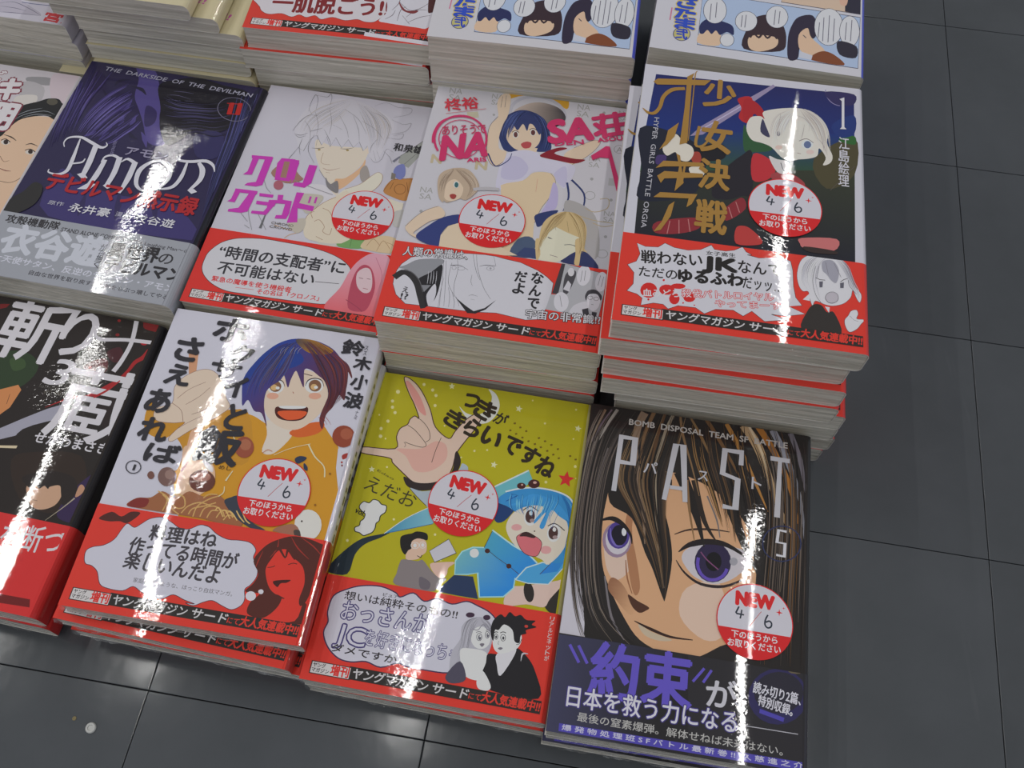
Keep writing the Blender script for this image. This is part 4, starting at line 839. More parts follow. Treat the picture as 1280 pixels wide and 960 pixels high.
['G',(36,60,140),(92,44,48),[636,1612,979,1381],[560,1297,531,1424,567,1543,623,1642,690,1707,772,1738,883,1739,983,1705,1049,1650,1101,1615,1139,1552,1142,1530,1109,1569,1122,1493,1137,1384,1098,1412,1084,1334,1058,1275,1060,1186,1032,1228,1027,1281,1036,1358,1037,1413,996,1483,944,1518,896,1544,860,1537,887,1425,841,1489,812,1523,800,1460,797,1409,753,1485,743,1450,699,1398,684,1351,699,1267,750,1148,697,1224,651,1232,598,1293,579,1252],1],
['F',(34,58,132),[533,1425,567,1541,620,1632,678,1677,761,1669,840,1602,779,1535,637,1510,567,1442],1],
['G',(70,64,70),(158,110,30),[761,1703,851,1707],[755,1726,842,1743,928,1721,991,1691,964,1662,887,1650,822,1668],1],
['H',[(40,66,150),(60,80,150),(28,44,104),(70,50,80),(90,76,90)],80,0.39,[758,1714,672,1665,611,1562,574,1454,568,1342,581,1268],[768,1716,774,1659,770,1567,760,1497,745,1461,739,1449],31],
['H',[(100,48,56),(70,40,56),(60,50,90),(130,60,54),(56,30,38)],90,0.39,[797,1721,866,1652,928,1572,989,1493,1034,1412,1044,1284],[884,1736,1000,1676,1092,1612,1123,1527,1128,1417,1080,1333],32],
['S',(150,150,170),[0.1,0.29,0.1],[691,1616,694,1645,707,1665],1,0],
['S',(150,150,170),[0.1,0.29,0.1],[715,1620,718,1650,731,1669],1,0],
['S',(150,150,170),[0.1,0.29,0.1],[748,1626,752,1655,764,1675],1,0],
['S',(150,150,170),[0.1,0.29,0.1],[772,1630,776,1660,788,1679],1,0],
['S',(150,150,170),[0.1,0.29,0.1],[791,1633,795,1663,808,1682],1,0],
['S',(150,50,44),[0.28,0.19,0.09],[1042,1256,1061,1238,1081,1216],1,0],
['S',(150,50,44),[0.28,0.19,0.09],[1062,1260,1081,1242,1101,1219],1,0],
['S',(150,50,44),[0.28,0.19,0.09],[1023,1253,1042,1235,1063,1212],1,0],
['S',(150,50,44),[0.28,0.19,0.09],[1042,1256,1061,1238,1081,1216],1,0],
['F',(142,72,52),[717,1012,721,992,718,974,711,958,699,947,684,941,667,941,650,947,634,959,621,975,612,994,609,1014,611,1033,618,1049,630,1060,645,1066,663,1066,680,1059,696,1047,709,1031],0],
['F',(158,96,70),[698,1024,700,1014,698,1004,694,995,687,989,678,986,668,986,658,989,649,995,641,1004,637,1014,635,1024,637,1034,641,1043,648,1049,657,1052,667,1052,677,1049,687,1043,694,1034],0],
['F',(136,62,42),[1252,1171,1254,1150,1249,1131,1239,1114,1224,1102,1206,1095,1186,1095,1166,1101,1149,1113,1135,1130,1127,1150,1125,1171,1129,1191,1139,1208,1154,1220,1172,1227,1193,1227,1212,1221,1230,1208,1243,1191],0],
['F',(156,84,60),[1234,1184,1235,1173,1233,1163,1227,1154,1219,1148,1210,1144,1199,1144,1189,1147,1180,1154,1172,1162,1168,1173,1167,1183,1169,1194,1175,1203,1183,1209,1192,1213,1203,1213,1214,1209,1223,1203,1230,1194],0],
['F',(150,50,44),[1198,1059,1230,1064,1235,1024,1210,1030],1],
['S',(214,196,160),[0.37],[840,985,919,1040,1020,1085],1,0],
['S',(214,196,160),[0.83,0.74,0.65,0.74],[1010,1080,1063,1015,1128,965,1148,904],1,0],
['S',(214,196,160),[0.46],[558,1094,607,1029],1,0],
['S',(180,120,90),[0.37],[773,986,796,1010,824,1005],1,0],
['F',(40,52,76),[959,982,981,1003,1019,1002,1013,980,980,958],1],
['F',(40,52,76),[1015,966,1038,950,1045,926,1024,933],1],
['F',(208,168,138),[337,944,387,952,515,889,566,771,485,661,408,621,368,737,365,821],1],
['F',(146,92,60),[147,570,188,618,260,633,310,678,397,653,452,702,542,685,606,709,676,674,747,652,781,545,583,563,389,563,227,563],1],
['F',(120,42,38),[150,570,188,616,252,622,253,581,214,565],1],
['F',(112,84,78),[356,771,359,754,357,738,350,725,339,715,325,709,309,709,292,715,277,724,265,738,256,754,253,771,255,788,261,802,273,812,287,817,304,817,320,812,335,802,348,788],0],
['F',(140,112,104),[339,781,341,773,340,765,337,758,331,753,324,751,316,751,307,753,300,758,294,765,290,773,288,781,289,789,292,796,298,801,305,803,313,803,322,801,329,796,335,789],0],
['F',(96,52,42),[571,782,573,762,569,743,558,727,541,715,520,708,498,707,475,713,455,724,439,739,429,758,426,778,430,798,441,814,458,827,479,834,502,834,525,829,545,817,561,801],0],
['F',(150,96,80),[540,802,540,793,536,784,527,777,514,771,499,767,483,765,468,767,455,771,446,777,440,784,440,793,445,802,454,809,466,815,481,819,497,821,512,819,525,815,535,809],0],
['F',(110,74,66),[235,760,236,753,236,746,233,740,229,736,224,734,218,734,212,737,206,741,201,747,197,753,196,760,196,767,199,773,203,777,208,779,214,779,221,776,226,772,231,766],0],
['S',(140,70,56),[1.39,0.63],[370,807,389,867],1,0],
['F',(196,192,196),[463,894,494,892,532,856,538,829,495,850],1],
['S',(204,168,104),[0.56,0.69,0.56],[285,675,345,651,392,592,440,566],1,0],
['S',(160,112,60),[0.13,0.19,0.13],[285,675,345,651,392,592,440,566],1,0],
['S',(204,168,104),[0.56,0.68,0.56],[371,615,378,670,431,666,455,616,423,597,383,617],1,0],
['S',(160,112,60),[0.12,0.19,0.12],[371,615,378,670,431,666,455,616,423,597,383,617],1,0],
['S',(204,168,104),[0.56,0.68,0.56],[450,575,473,619,528,649,596,640],1,0],
['S',(160,112,60),[0.12,0.19,0.12],[450,575,473,619,528,649,596,640],1,0],
['S',(204,168,104),[0.56,0.68,0.56],[517,566,522,627,571,676,631,714,633,748],1,0],
['S',(160,112,60),[0.12,0.19,0.12],[517,566,522,627,571,676,631,714,633,748],1,0],
['S',(204,168,104),[0.56,0.68,0.56],[554,572,563,621,608,642,659,624,682,594],1,0],
['S',(160,112,60),[0.12,0.19,0.12],[554,572,563,621,608,642,659,624,682,594],1,0],
['S',(204,168,104),[0.56,0.68,0.56],[592,572,604,614,641,621],1,0],
['S',(160,112,60),[0.12,0.19,0.12],[592,572,604,614,641,621],1,0],
['S',(204,168,104),[0.56,0.68,0.56],[489,575,502,610,559,634,614,663],1,0],
['S',(160,112,60),[0.12,0.19,0.12],[489,575,502,610,559,634,614,663],1,0],
['S',(204,168,104),[0.56,0.68,0.56],[641,581,659,624,704,625,727,595],1,0],
['S',(160,112,60),[0.12,0.19,0.12],[641,581,659,624,704,625,727,595],1,0],
['S',(204,168,104),[0.56,0.68,0.56],[682,574,698,604,737,603],1,0],
['S',(160,112,60),[0.12,0.19,0.12],[682,574,698,604,737,603],1,0],
['S',(204,168,104),[0.56,0.69,0.56],[538,677,563,702,606,709],1,0],
['S',(160,112,60),[0.12,0.19,0.12],[538,677,563,702,606,709],1,0],
['S',(204,168,104),[0.56,0.68,0.56],[348,571,352,632,316,660],1,0],
['S',(160,112,60),[0.12,0.19,0.12],[348,571,352,632,316,660],1,0],
['S',(204,168,104),[0.56,0.68,0.56],[682,614,727,635,781,604],1,0],
['S',(160,112,60),[0.12,0.19,0.12],[682,614,727,635,781,604],1,0],
['F',(52,56,68),[656,673,685,707,725,718,768,643,840,586,914,559,884,542,753,592],1],
['S',(204,168,104),[0.6,0.68,0.53],[623,618,636,638,675,591],1,0],
['S',(204,168,104),[0.6,0.68,0.53],[660,625,679,627,715,587],1,0],
['S',(204,168,104),[0.6,0.68,0.53],[697,631,722,616,755,584],1,0],
['S',(204,168,104),[0.6,0.68,0.53],[735,637,764,605,795,581],1,0],
['S',(204,168,104),[0.6,0.68,0.53],[764,642,798,596,827,578],1,0],
['F',(206,200,194),[1203,636,1206,610,1202,585,1192,564,1175,550,1154,542,1131,542,1109,550,1088,566,1071,587,1061,612,1057,638,1061,663,1071,685,1088,700,1109,708,1132,707,1155,699,1176,683,1193,661],0],
['F',(60,50,50),[1099,639,1099,637,1099,635,1098,634,1097,633,1095,632,1094,632,1092,633,1091,634,1089,635,1089,637,1089,639,1089,640,1090,642,1091,643,1092,643,1094,643,1096,643,1097,642,1098,640],0],
['F',(150,100,80),[956,562,986,591,1065,613,1114,549,1053,547,980,558],1],
['F',(70,60,56),[1066,581,1096,586,1110,549,1083,548],1],
['F',(192,190,200),[1178,1083,1238,1095,1261,1064,1281,813,1282,731,1252,808,1196,967],0],
['F',(150,50,44),[1210,1047,1237,1065,1240,1039,1220,1023],1],
['F',(150,50,44),[1224,1006,1224,1004,1224,1002,1223,1000,1222,999,1220,999,1219,999,1217,999,1215,1001,1214,1002,1213,1004,1213,1006,1213,1008,1214,1010,1215,1011,1217,1012,1219,1012,1220,1011,1222,1010,1223,1008],0],
['F',(120,60,60),[1230,988,1230,986,1230,984,1229,983,1228,981,1226,981,1225,981,1223,981,1221,983,1220,984,1219,986,1219,988,1219,990,1220,992,1222,993,1223,994,1225,994,1227,993,1228,992,1229,990],0],
['F',(140,90,30),[1178,930,1178,928,1178,926,1177,924,1176,923,1174,922,1172,922,1170,923,1168,924,1167,926,1166,928,1166,930,1166,932,1167,933,1169,935,1170,935,1172,935,1174,935,1176,933,1177,932],0],
['F',(140,90,30),[1146,740,1146,738,1145,736,1144,735,1143,734,1141,733,1139,733,1137,734,1136,735,1134,736,1134,738,1133,740,1134,742,1135,744,1136,745,1138,745,1140,746,1142,745,1143,744,1145,742],0],
['S',(214,196,160),[0.46],[629,760,635,727,616,699],1,0],
['S',(214,196,160),[0.46,0.69,1.08],[646,856,634,820,626,793],1,0],
['T','ホ',267,1641,196,0,0,161,(44,42,48),0.06,None,0],
['T','ク',411,1513,129,0,0,120,(44,42,48),0.06,None,0],
['T','サ',329,1400,170,0,0,125,(44,42,48),0.06,None,0],
['T','イ',445,1290,116,0,0,137,(44,42,48),0.06,None,0],
['T','と',511,1089,104,0,0,163,(44,42,48),0.06,None,0],
['T','飯',401,882,242,0,0,203,(44,42,48),0.06,None,0],
['T','さ',87,1473,145,0,0,159,(44,42,48),0.06,None,0],
['T','え',89,1313,137,0,0,133,(44,42,48),0.06,None,0],
['T','あ',37,1126,132,0,0,145,(44,42,48),0.06,None,0],
['T','れ',60,948,157,0,0,143,(44,42,48),0.06,None,0],
['T','ば',140,834,188,0,0,109,(44,42,48),0.06,None,0],
['T','鈴',1041,1680,124,0,0,95,(44,42,48),0.05,None,0],
['T','木',1134,1591,99,0,0,84,(44,42,48),0.05,None,0],
['T','小',1146,1463,110,0,0,91,(44,42,48),0.05,None,0],
['T','波',1137,1341,114,0,0,93,(44,42,48),0.05,None,0],
['T','ス',1169,1726,22,0,0,32,(44,42,48),0,None,0],
['T','ズ',1169,1691,21,0,0,31,(44,42,48),0,None,0],
['T','ナ',1218,1303,17,0,0,27,(44,42,48),0,None,0],
['T','ミ',1218,1274,17,0,0,27,(44,42,48),0,None,0],
['S',(50,48,54),[0.51],[146,793,148,784,147,775,143,766,137,759,129,754,119,751,108,750,97,752,87,757,78,763,71,771,66,780,64,789,64,799,68,807,74,814,83,819,92,822,103,823,114,821,125,817,134,810,141,802],0,1],
['T','1',106,768,12,0,0,35,(50,48,54),0.02,None,0],
['T','めし',565,853,68,1,0,25,(50,40,30),0.01,None,0]],'band':[
['F',(190,188,200),[39,252,33,294,60,319,111,337,154,377,174,441,192,471,234,456,262,480,300,517,360,535,418,516,470,493,521,496,569,527,612,528,593,529,626,522,674,493,740,475,799,480,860,477,900,445,900,401,935,356,946,306,927,259,906,232,920,184,911,148,870,120,816,132,760,149,716,132,674,108,630,115,677,117,617,129,555,145,508,116,452,115,389,132,339,152,294,122,216,121,167,137,131,195,91,221,57,226],1],
['S',(60,36,50),[0.33],[39,252,33,294,60,319,111,337,154,377,174,441,192,471,234,456,262,480,300,517,360,535,418,516,470,493,521,496,569,527,612,528,593,529,626,522,674,493,740,475,799,480,860,477,900,445,900,401,935,356,946,306,927,259,906,232,920,184,911,148,870,120,816,132,760,149,716,132,674,108,630,115,677,117,617,129,555,145,508,116,452,115,389,132,339,152,294,122,216,121,167,137,131,195,91,221,57,226],1,1],
['F',(74,34,30),[31,474,85,520,145,503,185,537,238,537,191,474,146,476,88,466],1],
['T','料理はね',327,403,360,15,-3,83,(62,58,64),0.04,None,0],
['T','作ってる時間が',244,318,582,3,0,86,(62,58,64),0.04,None,0],
['T','楽しいんだよ',248,239,508,-7,1,87,(62,58,64),0.04,None,0],
['T','家庭料理のような、ほっこり自炊マンガ。',329,173,523,12,-1,24,(90,86,92),0,None,0],
['F',(78,34,28),[906,383,923,440,959,490,1017,528,1071,549,1139,551,1212,537,1270,512,1271,412,1280,312,1243,264,1230,220,1208,196,1193,230,1198,315,1167,395,1104,434,1061,435,1021,456,998,418,980,363,994,314,1027,261,1068,234,1102,232,1100,182,1066,127,1024,102,954,115,953,173,988,221,954,223,910,224,940,271,949,324],1],
['F',(78,34,28),[1102,232,1159,266,1148,248,1115,217],1],
['F',(204,53,42),[1019,461,1059,472,1103,436,1161,397,1194,314,1186,254,1157,216,1085,232,1031,260,994,314,986,364,998,421],1],
['S',(150,44,36),[0.17,0.67,0.17],[1001,523,1008,472,985,416],1,0],
['S',(150,44,36),[0.17,0.67,0.17],[1064,543,1114,490,1187,441],1,0],
['S',(150,44,36),[0.17,0.67,0.17],[1114,550,1193,512,1257,462],1,0],
['S',(150,44,36),[0.17,0.66,0.17],[939,443,930,389,927,354],1,0],
['S',(78,34,28),[0.83,1.49,0.66,1.49,0.66,1.32,0.33],[989,447,1016,473,1063,429,1067,473,1114,429,1123,456,1174,396],1,0],
['F',(60,24,22),[1037,298,1121,319,1107,301,1078,293,1066,271],1],
['S',(78,34,28),[0.41],[988,363,1012,370,1022,379],1,0],
['S',(78,34,28),[0.41],[1089,395,1111,407,1133,406],1,0],
['F',(78,34,28),[1075,96,1201,117,1222,219,1275,146,1268,112,1093,91],1],
['F',(200,196,204),[972,208,973,201,971,193,967,187,961,183,953,180,945,180,936,182,929,186,923,192,920,199,919,207,920,214,925,220,931,225,939,228,947,228,956,226,963,221,969,215],0],
['F',(200,196,204),[1004,236,1004,232,1003,229,1001,225,998,223,994,222,990,222,985,223,982,225,979,228,977,232,976,235,977,239,980,242,983,244,987,246,991,246,996,245,999,243,1002,240],0],
['F',(42,38,36),[240,39,1235,39,1235,103,240,103],0],
['F',(42,38,36),[40,35,252,35,252,99,40,99],0],
['F',(195,190,190),[45,39,247,39,247,95,45,95],0],
['T','ヤング',52,70,65,0,0,21,(34,30,30),0.03,None,0],
['T','マガジン',50,45,90,0,0,21,(34,30,30),0.03,None,0],
['T','増刊',148,43,94,0,0,50,(200,45,40),0.05,None,0],
['T','ヤングマガジン',260,46,390,0,6,50,(190,186,188),0.03,None,0],
['T','サード',675,46,185,0,6,50,(190,186,188),0.03,None,0],
['T','にて',865,50,60,0,3,32,(204,53,42),0.02,None,0],
['T','大人気連載中!!',930,49,298,0,5,48,(204,53,42),0.05,None,0]]},
'A1':{'W':126.98,'H':182,'t':18.05,'r':4.2,'base':(34, 27, 25),'spine':(26, 24, 30),'bb':(196, 44, 44),'bs':(170, 30, 30),'bh':50.5,'film':1,'cov':[
['F',(40,56,34),[335,1389,425,1467,552,1470,640,1395,613,1274,500,1182,404,1208],1],
['F',(54,74,42),[451,1414,528,1430,563,1379,506,1344],1],
['F',(120,28,30),[1106,1843,1262,1830,1267,1776,1155,1777,1126,1820],1],
['F',(80,26,30),[939,1504,1012,1531,1044,1456,986,1421,900,1449],1],
['F',(66,28,34),[994,1575,1058,1624,1109,1552,1060,1518],1],
['F',(110,26,28),[215,1765,275,1777,266,1750,232,1731],0],
['F',(150,148,162),[525,924,601,977,710,1069,808,1146,928,1221,910,1101,800,1030,705,950,633,912,563,846],0],
['F',(34,28,26),[710,962,901,1100,1207,1218,1340,903,884,808],1],
['F',(40,30,30),[1040,1273,1230,1312,1286,1426,1319,1422,1312,1262,1300,999],1],
['S',(152,30,34),[1.6,2.6,3.0,2.6,2.0,2.6,3.0,2.6,2.0,1.6,0.8,0.2],[1292,1679,1243,1651,1221,1587,1186,1544,1169,1482,1141,1413,1089,1351,1031,1293,983,1261,917,1247,855,1201,794,1154],1,0],
['F',(168,36,44),[1208,1689,1209,1683,1208,1678,1205,1673,1200,1669,1194,1667,1187,1666,1180,1667,1174,1670,1168,1674,1165,1680,1164,1685,1165,1691,1168,1696,1173,1700,1180,1702,1187,1702,1194,1701,1200,1698,1205,1694],0],
['F',(140,30,34),[988,1803,989,1800,988,1797,987,1795,985,1793,982,1792,978,1792,975,1792,972,1794,970,1796,968,1799,967,1802,968,1804,969,1807,971,1809,974,1810,977,1810,981,1809,984,1808,986,1806],0],
['F',(120,28,32),[1020,1706,1021,1703,1020,1699,1018,1697,1016,1695,1012,1693,1008,1693,1005,1694,1001,1695,998,1698,996,1701,996,1704,996,1707,998,1710,1000,1712,1004,1713,1008,1714,1012,1713,1015,1711,1018,1709],0],
['F',(130,30,34),[950,1460,951,1457,950,1454,949,1451,946,1449,943,1448,939,1448,935,1448,932,1450,929,1452,927,1455,926,1458,927,1461,928,1464,931,1466,934,1467,938,1467,942,1467,945,1465,948,1463],0],
['T','斬',294,1422,412,0,0,405,(196,192,198),0.022,None,0],
['T','り',673,1495,204,0,0,337,(196,192,198),0.03,None,0],
['S',(196,192,198),[0.6,2.61,2.41,2.61],[883,1677,918,1652,1076,1681,1262,1696],1,0],
['S',(196,192,198),[2.84,2.64,2.84,3.04],[1082,1823,1112,1671,1104,1539,1085,1459],1,0],
['T','蔵',839,993,529,0,0,452,(196,192,198),0.012,None,0],
['T','3',702,1305,130,0,35,173,(196,192,198),0.02,None,0],
['T','MASAKI SEGAWA',701,1270,182,11,-1,16,(80,76,72),0,None,0],
['T','斬り十蔵',744,1234,105,8,-2,29,(90,84,76),0,None,0],
['S',(160,34,38),[1.55,1.36,0.77],[1040,1273,1098,1330,1148,1409],1,0],
['T','せがわまさき',819,933,433,9,-1,67,(196,192,198),0.03,None,0],
['F',(190,124,76),[478,1206,577,1261,609,1233,596,1113,555,1049],0],
['S',(100,60,40),[0.29],[557,1194,567,1129],1,0],
['F',(196,180,150),[622,871,747,895,748,878,629,858],0],
['F',(44,32,26),[752,809,879,883,1121,909,1229,742,1224,625,1090,552,897,603],1],
['F',(48,32,70),[1177,731,1265,843,1300,710,1292,548,1190,527,1136,573],1],
['F',(186,148,122),[908,669,929,691,1010,701,1080,725,1118,666,1106,601,1045,563,984,573,941,618],1],
['F',(36,28,26),[860,724,993,787,1133,780,1192,699,1153,610,1112,671,1084,716,1035,699,1029,684,1002,697,981,676,958,690,944,676,921,671],1],
['F',(176,132,106),[1190,733,1205,746,1228,724,1219,687,1195,671],1],
['S',(50,36,30),[0.32],[936,675,966,673],1,0],
['S',(110,70,60),[0.31],[974,608,1002,607],1,0],
['S',(160,150,130),[0.84,0.53,0.21],[1196,663,1157,600,1093,509],1,0],
['F',(100,60,140),[1258,748,1259,746,1258,744,1257,742,1255,740,1253,740,1250,739,1247,740,1245,741,1243,742,1242,744,1241,746,1242,748,1243,750,1245,752,1247,752,1250,753,1253,752,1255,751,1257,750],0],
['F',(90,60,150),[1267,657,1267,654,1266,652,1265,650,1263,648,1259,647,1256,647,1253,647,1250,649,1247,650,1246,652,1245,655,1246,657,1248,659,1250,661,1253,662,1256,662,1260,662,1263,661,1265,659],0],
['F',(110,70,130),[1295,686,1296,684,1295,682,1294,681,1293,680,1290,679,1288,679,1286,679,1284,680,1282,681,1281,683,1281,684,1281,686,1282,688,1284,689,1286,690,1288,690,1291,689,1293,689,1294,687],0],
['F',(80,60,140),[1268,600,1268,598,1268,596,1266,594,1264,593,1262,592,1259,591,1256,592,1253,593,1251,594,1250,596,1249,598,1250,600,1251,602,1253,603,1256,604,1259,605,1262,604,1265,603,1267,602],0],
['F',(70,60,140),[1269,555,1269,553,1268,551,1266,550,1263,548,1259,547,1255,547,1251,547,1248,547,1246,548,1245,550,1244,551,1246,553,1248,555,1251,556,1255,557,1258,558,1262,558,1265,557,1268,556],0]],'band':[
['T','を断つ',904,313,343,27,-11,138,(200,196,200),0.015,None,0],
['T','”',1221,400,65,8,-8,68,(200,196,200),0.02,None,0],
['F',(104,24,24),[1017,83,1205,88,1221,48,1039,38],0]]},
'B3':{'W':126.98,'H':182,'t':16.55,'r':3,'base':(186, 183, 190),'spine':(180, 178, 186),'bb':(204, 53, 42),'bs':(190, 40, 36),'bh':55.5,'marks':[(0, 20.0, 0, 3), (0, 27.3, 0, 4), (0, 34.6, 0, 5), (0, 41.9, 0, 3), (0, 49.2, 0, 4), (0, 56.5, 0, 5), (0, 63.8, 0, 3), (0, 71.1, 0, 4), (0, 78.4, 0, 5), (0, 85.7, 0, 3), (0, 93.0, 0, 4), (0, 100.3, 0, 5), (0, 107.6, 0, 3), (0, 114.89999999999999, 0, 4), (0, 122.2, 0, 5), (0, 129.5, 0, 3), (0, 136.8, 0, 4), (0, 144.1, 0, 5), (0, 151.4, 0, 3), (0, 158.7, 0, 4)],'cov':[
['T','NA',910,1762,82,1,-1,47,(150,148,146),0,None,0],
['T','SA',912,1705,78,1,-1,47,(150,148,146),0,None,0],
['T','NA',1175,1760,65,2,-1,38,(150,148,146),0,None,0],
['T','SA',1176,1715,62,1,-1,37,(150,148,146),0,None,0],
['T','NA',1036,1352,71,2,-1,40,(150,148,146),0,None,0],
['T','SA',1038,1304,67,1,-1,39,(150,148,146),0,None,0],
['T','NA',1174,945,69,1,-1,37,(150,148,146),0,None,0],
['T','SA',1175,900,65,1,-1,37,(150,148,146),0,None,0],
['S',(140,138,136),[0.34],[1241,1481,1241,1472,1238,1464,1234,1456,1228,1450,1221,1445,1213,1443,1205,1442,1197,1444,1190,1448,1184,1454,1180,1461,1178,1470,1178,1478,1181,1487,1185,1495,1191,1501,1198,1505,1206,1508,1214,1508,1222,1506,1229,1502,1235,1496,1239,1489],0,1],
['T','A',1193,1451,38,1,-1,42,(140,138,136),0,None,0],
['S',(140,138,136),[0.33],[1105,1087,1105,1079,1103,1071,1099,1064,1093,1058,1086,1054,1079,1051,1071,1051,1063,1053,1056,1057,1050,1062,1046,1069,1044,1077,1044,1085,1047,1093,1051,1100,1056,1106,1063,1110,1071,1113,1079,1113,1087,1111,1094,1107,1099,1102,1103,1095],0,1],
['S',(140,138,136),[0.32],[1229,672,1229,665,1227,657,1222,651,1216,645,1209,641,1201,639,1193,638,1185,640,1178,643,1172,648,1168,654,1166,662,1167,669,1169,677,1173,683,1179,689,1186,693,1194,696,1203,696,1211,694,1218,691,1223,686,1227,680],0,1],
['F',(150,148,146),[1091,1762,1091,1758,1090,1754,1088,1751,1086,1749,1083,1748,1080,1748,1077,1749,1075,1751,1073,1755,1072,1758,1072,1762,1073,1766,1075,1769,1077,1771,1080,1772,1083,1772,1086,1771,1088,1769,1090,1765],0],
['F',(150,148,150),[1080,1212,1080,1209,1079,1205,1077,1202,1075,1200,1072,1199,1068,1199,1066,1200,1063,1203,1061,1205,1060,1209,1060,1213,1061,1216,1063,1219,1066,1221,1069,1222,1072,1222,1075,1221,1077,1219,1079,1216],0],
['F',(150,148,150),[1214,1070,1214,1067,1212,1064,1211,1061,1208,1059,1205,1058,1202,1058,1199,1059,1197,1061,1195,1064,1194,1067,1194,1071,1195,1074,1197,1077,1200,1079,1203,1080,1206,1080,1209,1079,1211,1077,1213,1074],0],
['F',(150,148,150),[1212,794,1212,790,1211,787,1209,784,1207,783,1204,782,1201,782,1198,783,1196,785,1194,787,1193,790,1193,794,1194,797,1196,800,1199,802,1201,803,1204,803,1207,802,1210,800,1211,797],0],
['F',(168,166,168),[1172,1236,1241,1240,1241,1182,1174,1178],0],
['T','NA',80,1761,83,2,-1,48,(150,148,146),0,None,0],
['T','SA',86,1704,79,1,-1,48,(150,148,146),0,None,0],
['T','NA',357,1761,75,2,-1,43,(150,148,146),0,None,0],
['T','SA',362,1710,70,1,-1,43,(150,148,146),0,None,0],
['T','NA',63,935,78,2,-1,42,(150,148,146),0,None,0],
['T','SA',69,885,74,1,-1,42,(150,148,146),0,None,0],
['T','N',82,1171,61,3,-3,66,(178,164,136),0.06,None,0],
['T','N',359,1167,67,5,-5,65,(178,164,136),0.06,None,0],
['F',(178,172,150),[222,1617,291,1634,306,1585,238,1568],0],
['F',(150,148,150),[110,795,111,792,110,789,108,786,106,784,103,783,100,783,97,784,94,786,92,789,91,792,91,795,92,799,93,801,96,803,99,804,102,804,105,803,107,801,109,799],0],
['F',(150,148,150),[403,1625,403,1622,403,1620,401,1617,399,1616,397,1615,394,1615,392,1616,390,1617,388,1620,387,1623,387,1626,388,1628,389,1631,391,1632,394,1633,396,1633,399,1632,401,1631,402,1628],0],
['F',(150,148,150),[120,1346,120,1343,119,1340,118,1337,116,1335,114,1334,111,1334,109,1335,107,1337,105,1340,104,1343,104,1347,104,1350,106,1352,108,1354,110,1355,112,1355,115,1354,117,1352,119,1349],0],
['F',(196,146,44),[442,1825,546,1850,712,1856,832,1851,843,1750,716,1831,551,1818,463,1774],1],
['S',(172,170,180),[2.32],[842,1677,837,1640,821,1606,794,1577,759,1556,718,1542,674,1538,629,1543,586,1558,549,1581,519,1610,500,1645,492,1682,496,1719,511,1754,538,1784,573,1806,615,1820,661,1825,707,1819,750,1804,787,1780,816,1749,835,1714],0,1],
['G',(176,160,150),(58,54,60),[601,1724,778,1644],[520,1646,564,1733,664,1780,786,1756,845,1687,828,1621,742,1572],1],
['F',(44,54,100),[480,1391,443,1507,457,1595,505,1662,570,1696,655,1682,729,1616,767,1517,792,1397,714,1368,689,1382,536,1337],1],
['F',(218,182,160),[490,1528,565,1583,658,1584,706,1534,714,1447,680,1383,624,1358,564,1372,510,1434],1],
['F',(218,182,160),[659,1391,710,1397,704,1361,657,1364],0],
['F',(210,205,205),[575,1487,575,1478,574,1470,571,1464,567,1459,562,1457,557,1457,551,1460,546,1465,543,1473,541,1481,540,1489,541,1497,544,1504,548,1509,553,1511,559,1510,564,1507,569,1502,572,1495],0],
['F',(90,50,50),[570,1486,571,1479,570,1472,568,1467,565,1463,561,1461,557,1462,553,1464,550,1469,547,1475,545,1482,545,1489,545,1495,547,1501,550,1504,554,1506,558,1506,562,1503,565,1499,568,1493],0],
['F',(210,205,205),[680,1524,681,1515,679,1507,676,1500,672,1496,666,1493,660,1494,655,1497,650,1502,646,1509,644,1517,644,1526,645,1534,648,1541,653,1545,658,1548,664,1547,669,1544,674,1539,678,1532],0],
['F',(90,50,50),[676,1521,676,1514,675,1508,673,1502,670,1498,666,1496,661,1497,657,1499,653,1504,650,1510,649,1517,648,1524,649,1530,652,1536,655,1540,659,1542,663,1541,668,1539,671,1534,674,1528],0],
['S',(50,36,40),[0.46],[532,1499,550,1516,575,1505],1,0],
['S',(50,36,40),[0.46],[636,1538,658,1554,684,1540],1,0],
['F',(168,72,76),[603,1415,634,1439,665,1431,662,1395,634,1381,614,1390],1],
['F',(44,54,100),[474,1482,470,1590,553,1658,648,1652,705,1584,705,1506,659,1576,629,1586,623,1526,589,1579,563,1520,526,1568,504,1525,501,1440],1],
['F',(218,182,160),[883,1385,933,1439,996,1488,1055,1524,1088,1509,1059,1438,1001,1361,929,1296,884,1340],1],
['S',(96,84,90),[0.23],[933,1439,996,1488,1055,1524,1088,1509,1059,1438,1001,1361,929,1296],1,0],
['F',(126,30,44),[730,1340,780,1390,846,1427,890,1424,816,1374,933,1352,1013,1354,950,1313,847,1319,766,1327],1],
['F',(190,186,204),[501,1200,517,1309,622,1367,715,1359,749,1324,859,1314,943,1299,961,1243,915,1109,845,1186,822,1214,716,1207,660,1128,519,1028],1],
['F',(178,173,198),[525,1130,534,1279,609,1307,678,1230,637,1135],1],
['F',(178,173,198),[836,1199,897,1283,922,1185,909,1117],1],
['F',(222,182,152),[546,1004,545,1076,660,1128,717,1200,819,1211,858,1145,838,1027,801,936,777,821,784,700,756,675,748,574,623,552],1],
['S',(96,84,90),[0.22],[819,1211,858,1145,838,1027,801,936,777,821],1,0],
['S',(190,130,110),[0.22],[746,1154,750,1054],1,0],
['F',(170,160,196),[844,1142,879,1091,887,951,807,895,834,1012],1],
['S',(44,54,100),[1.33,1.11,0.44],[926,1157,950,1046,931,937],1,0],
['S',(44,54,100),[1.34,1.11,0.89,0.33],[950,1183,1037,1090,1044,978,1000,948],1,0],
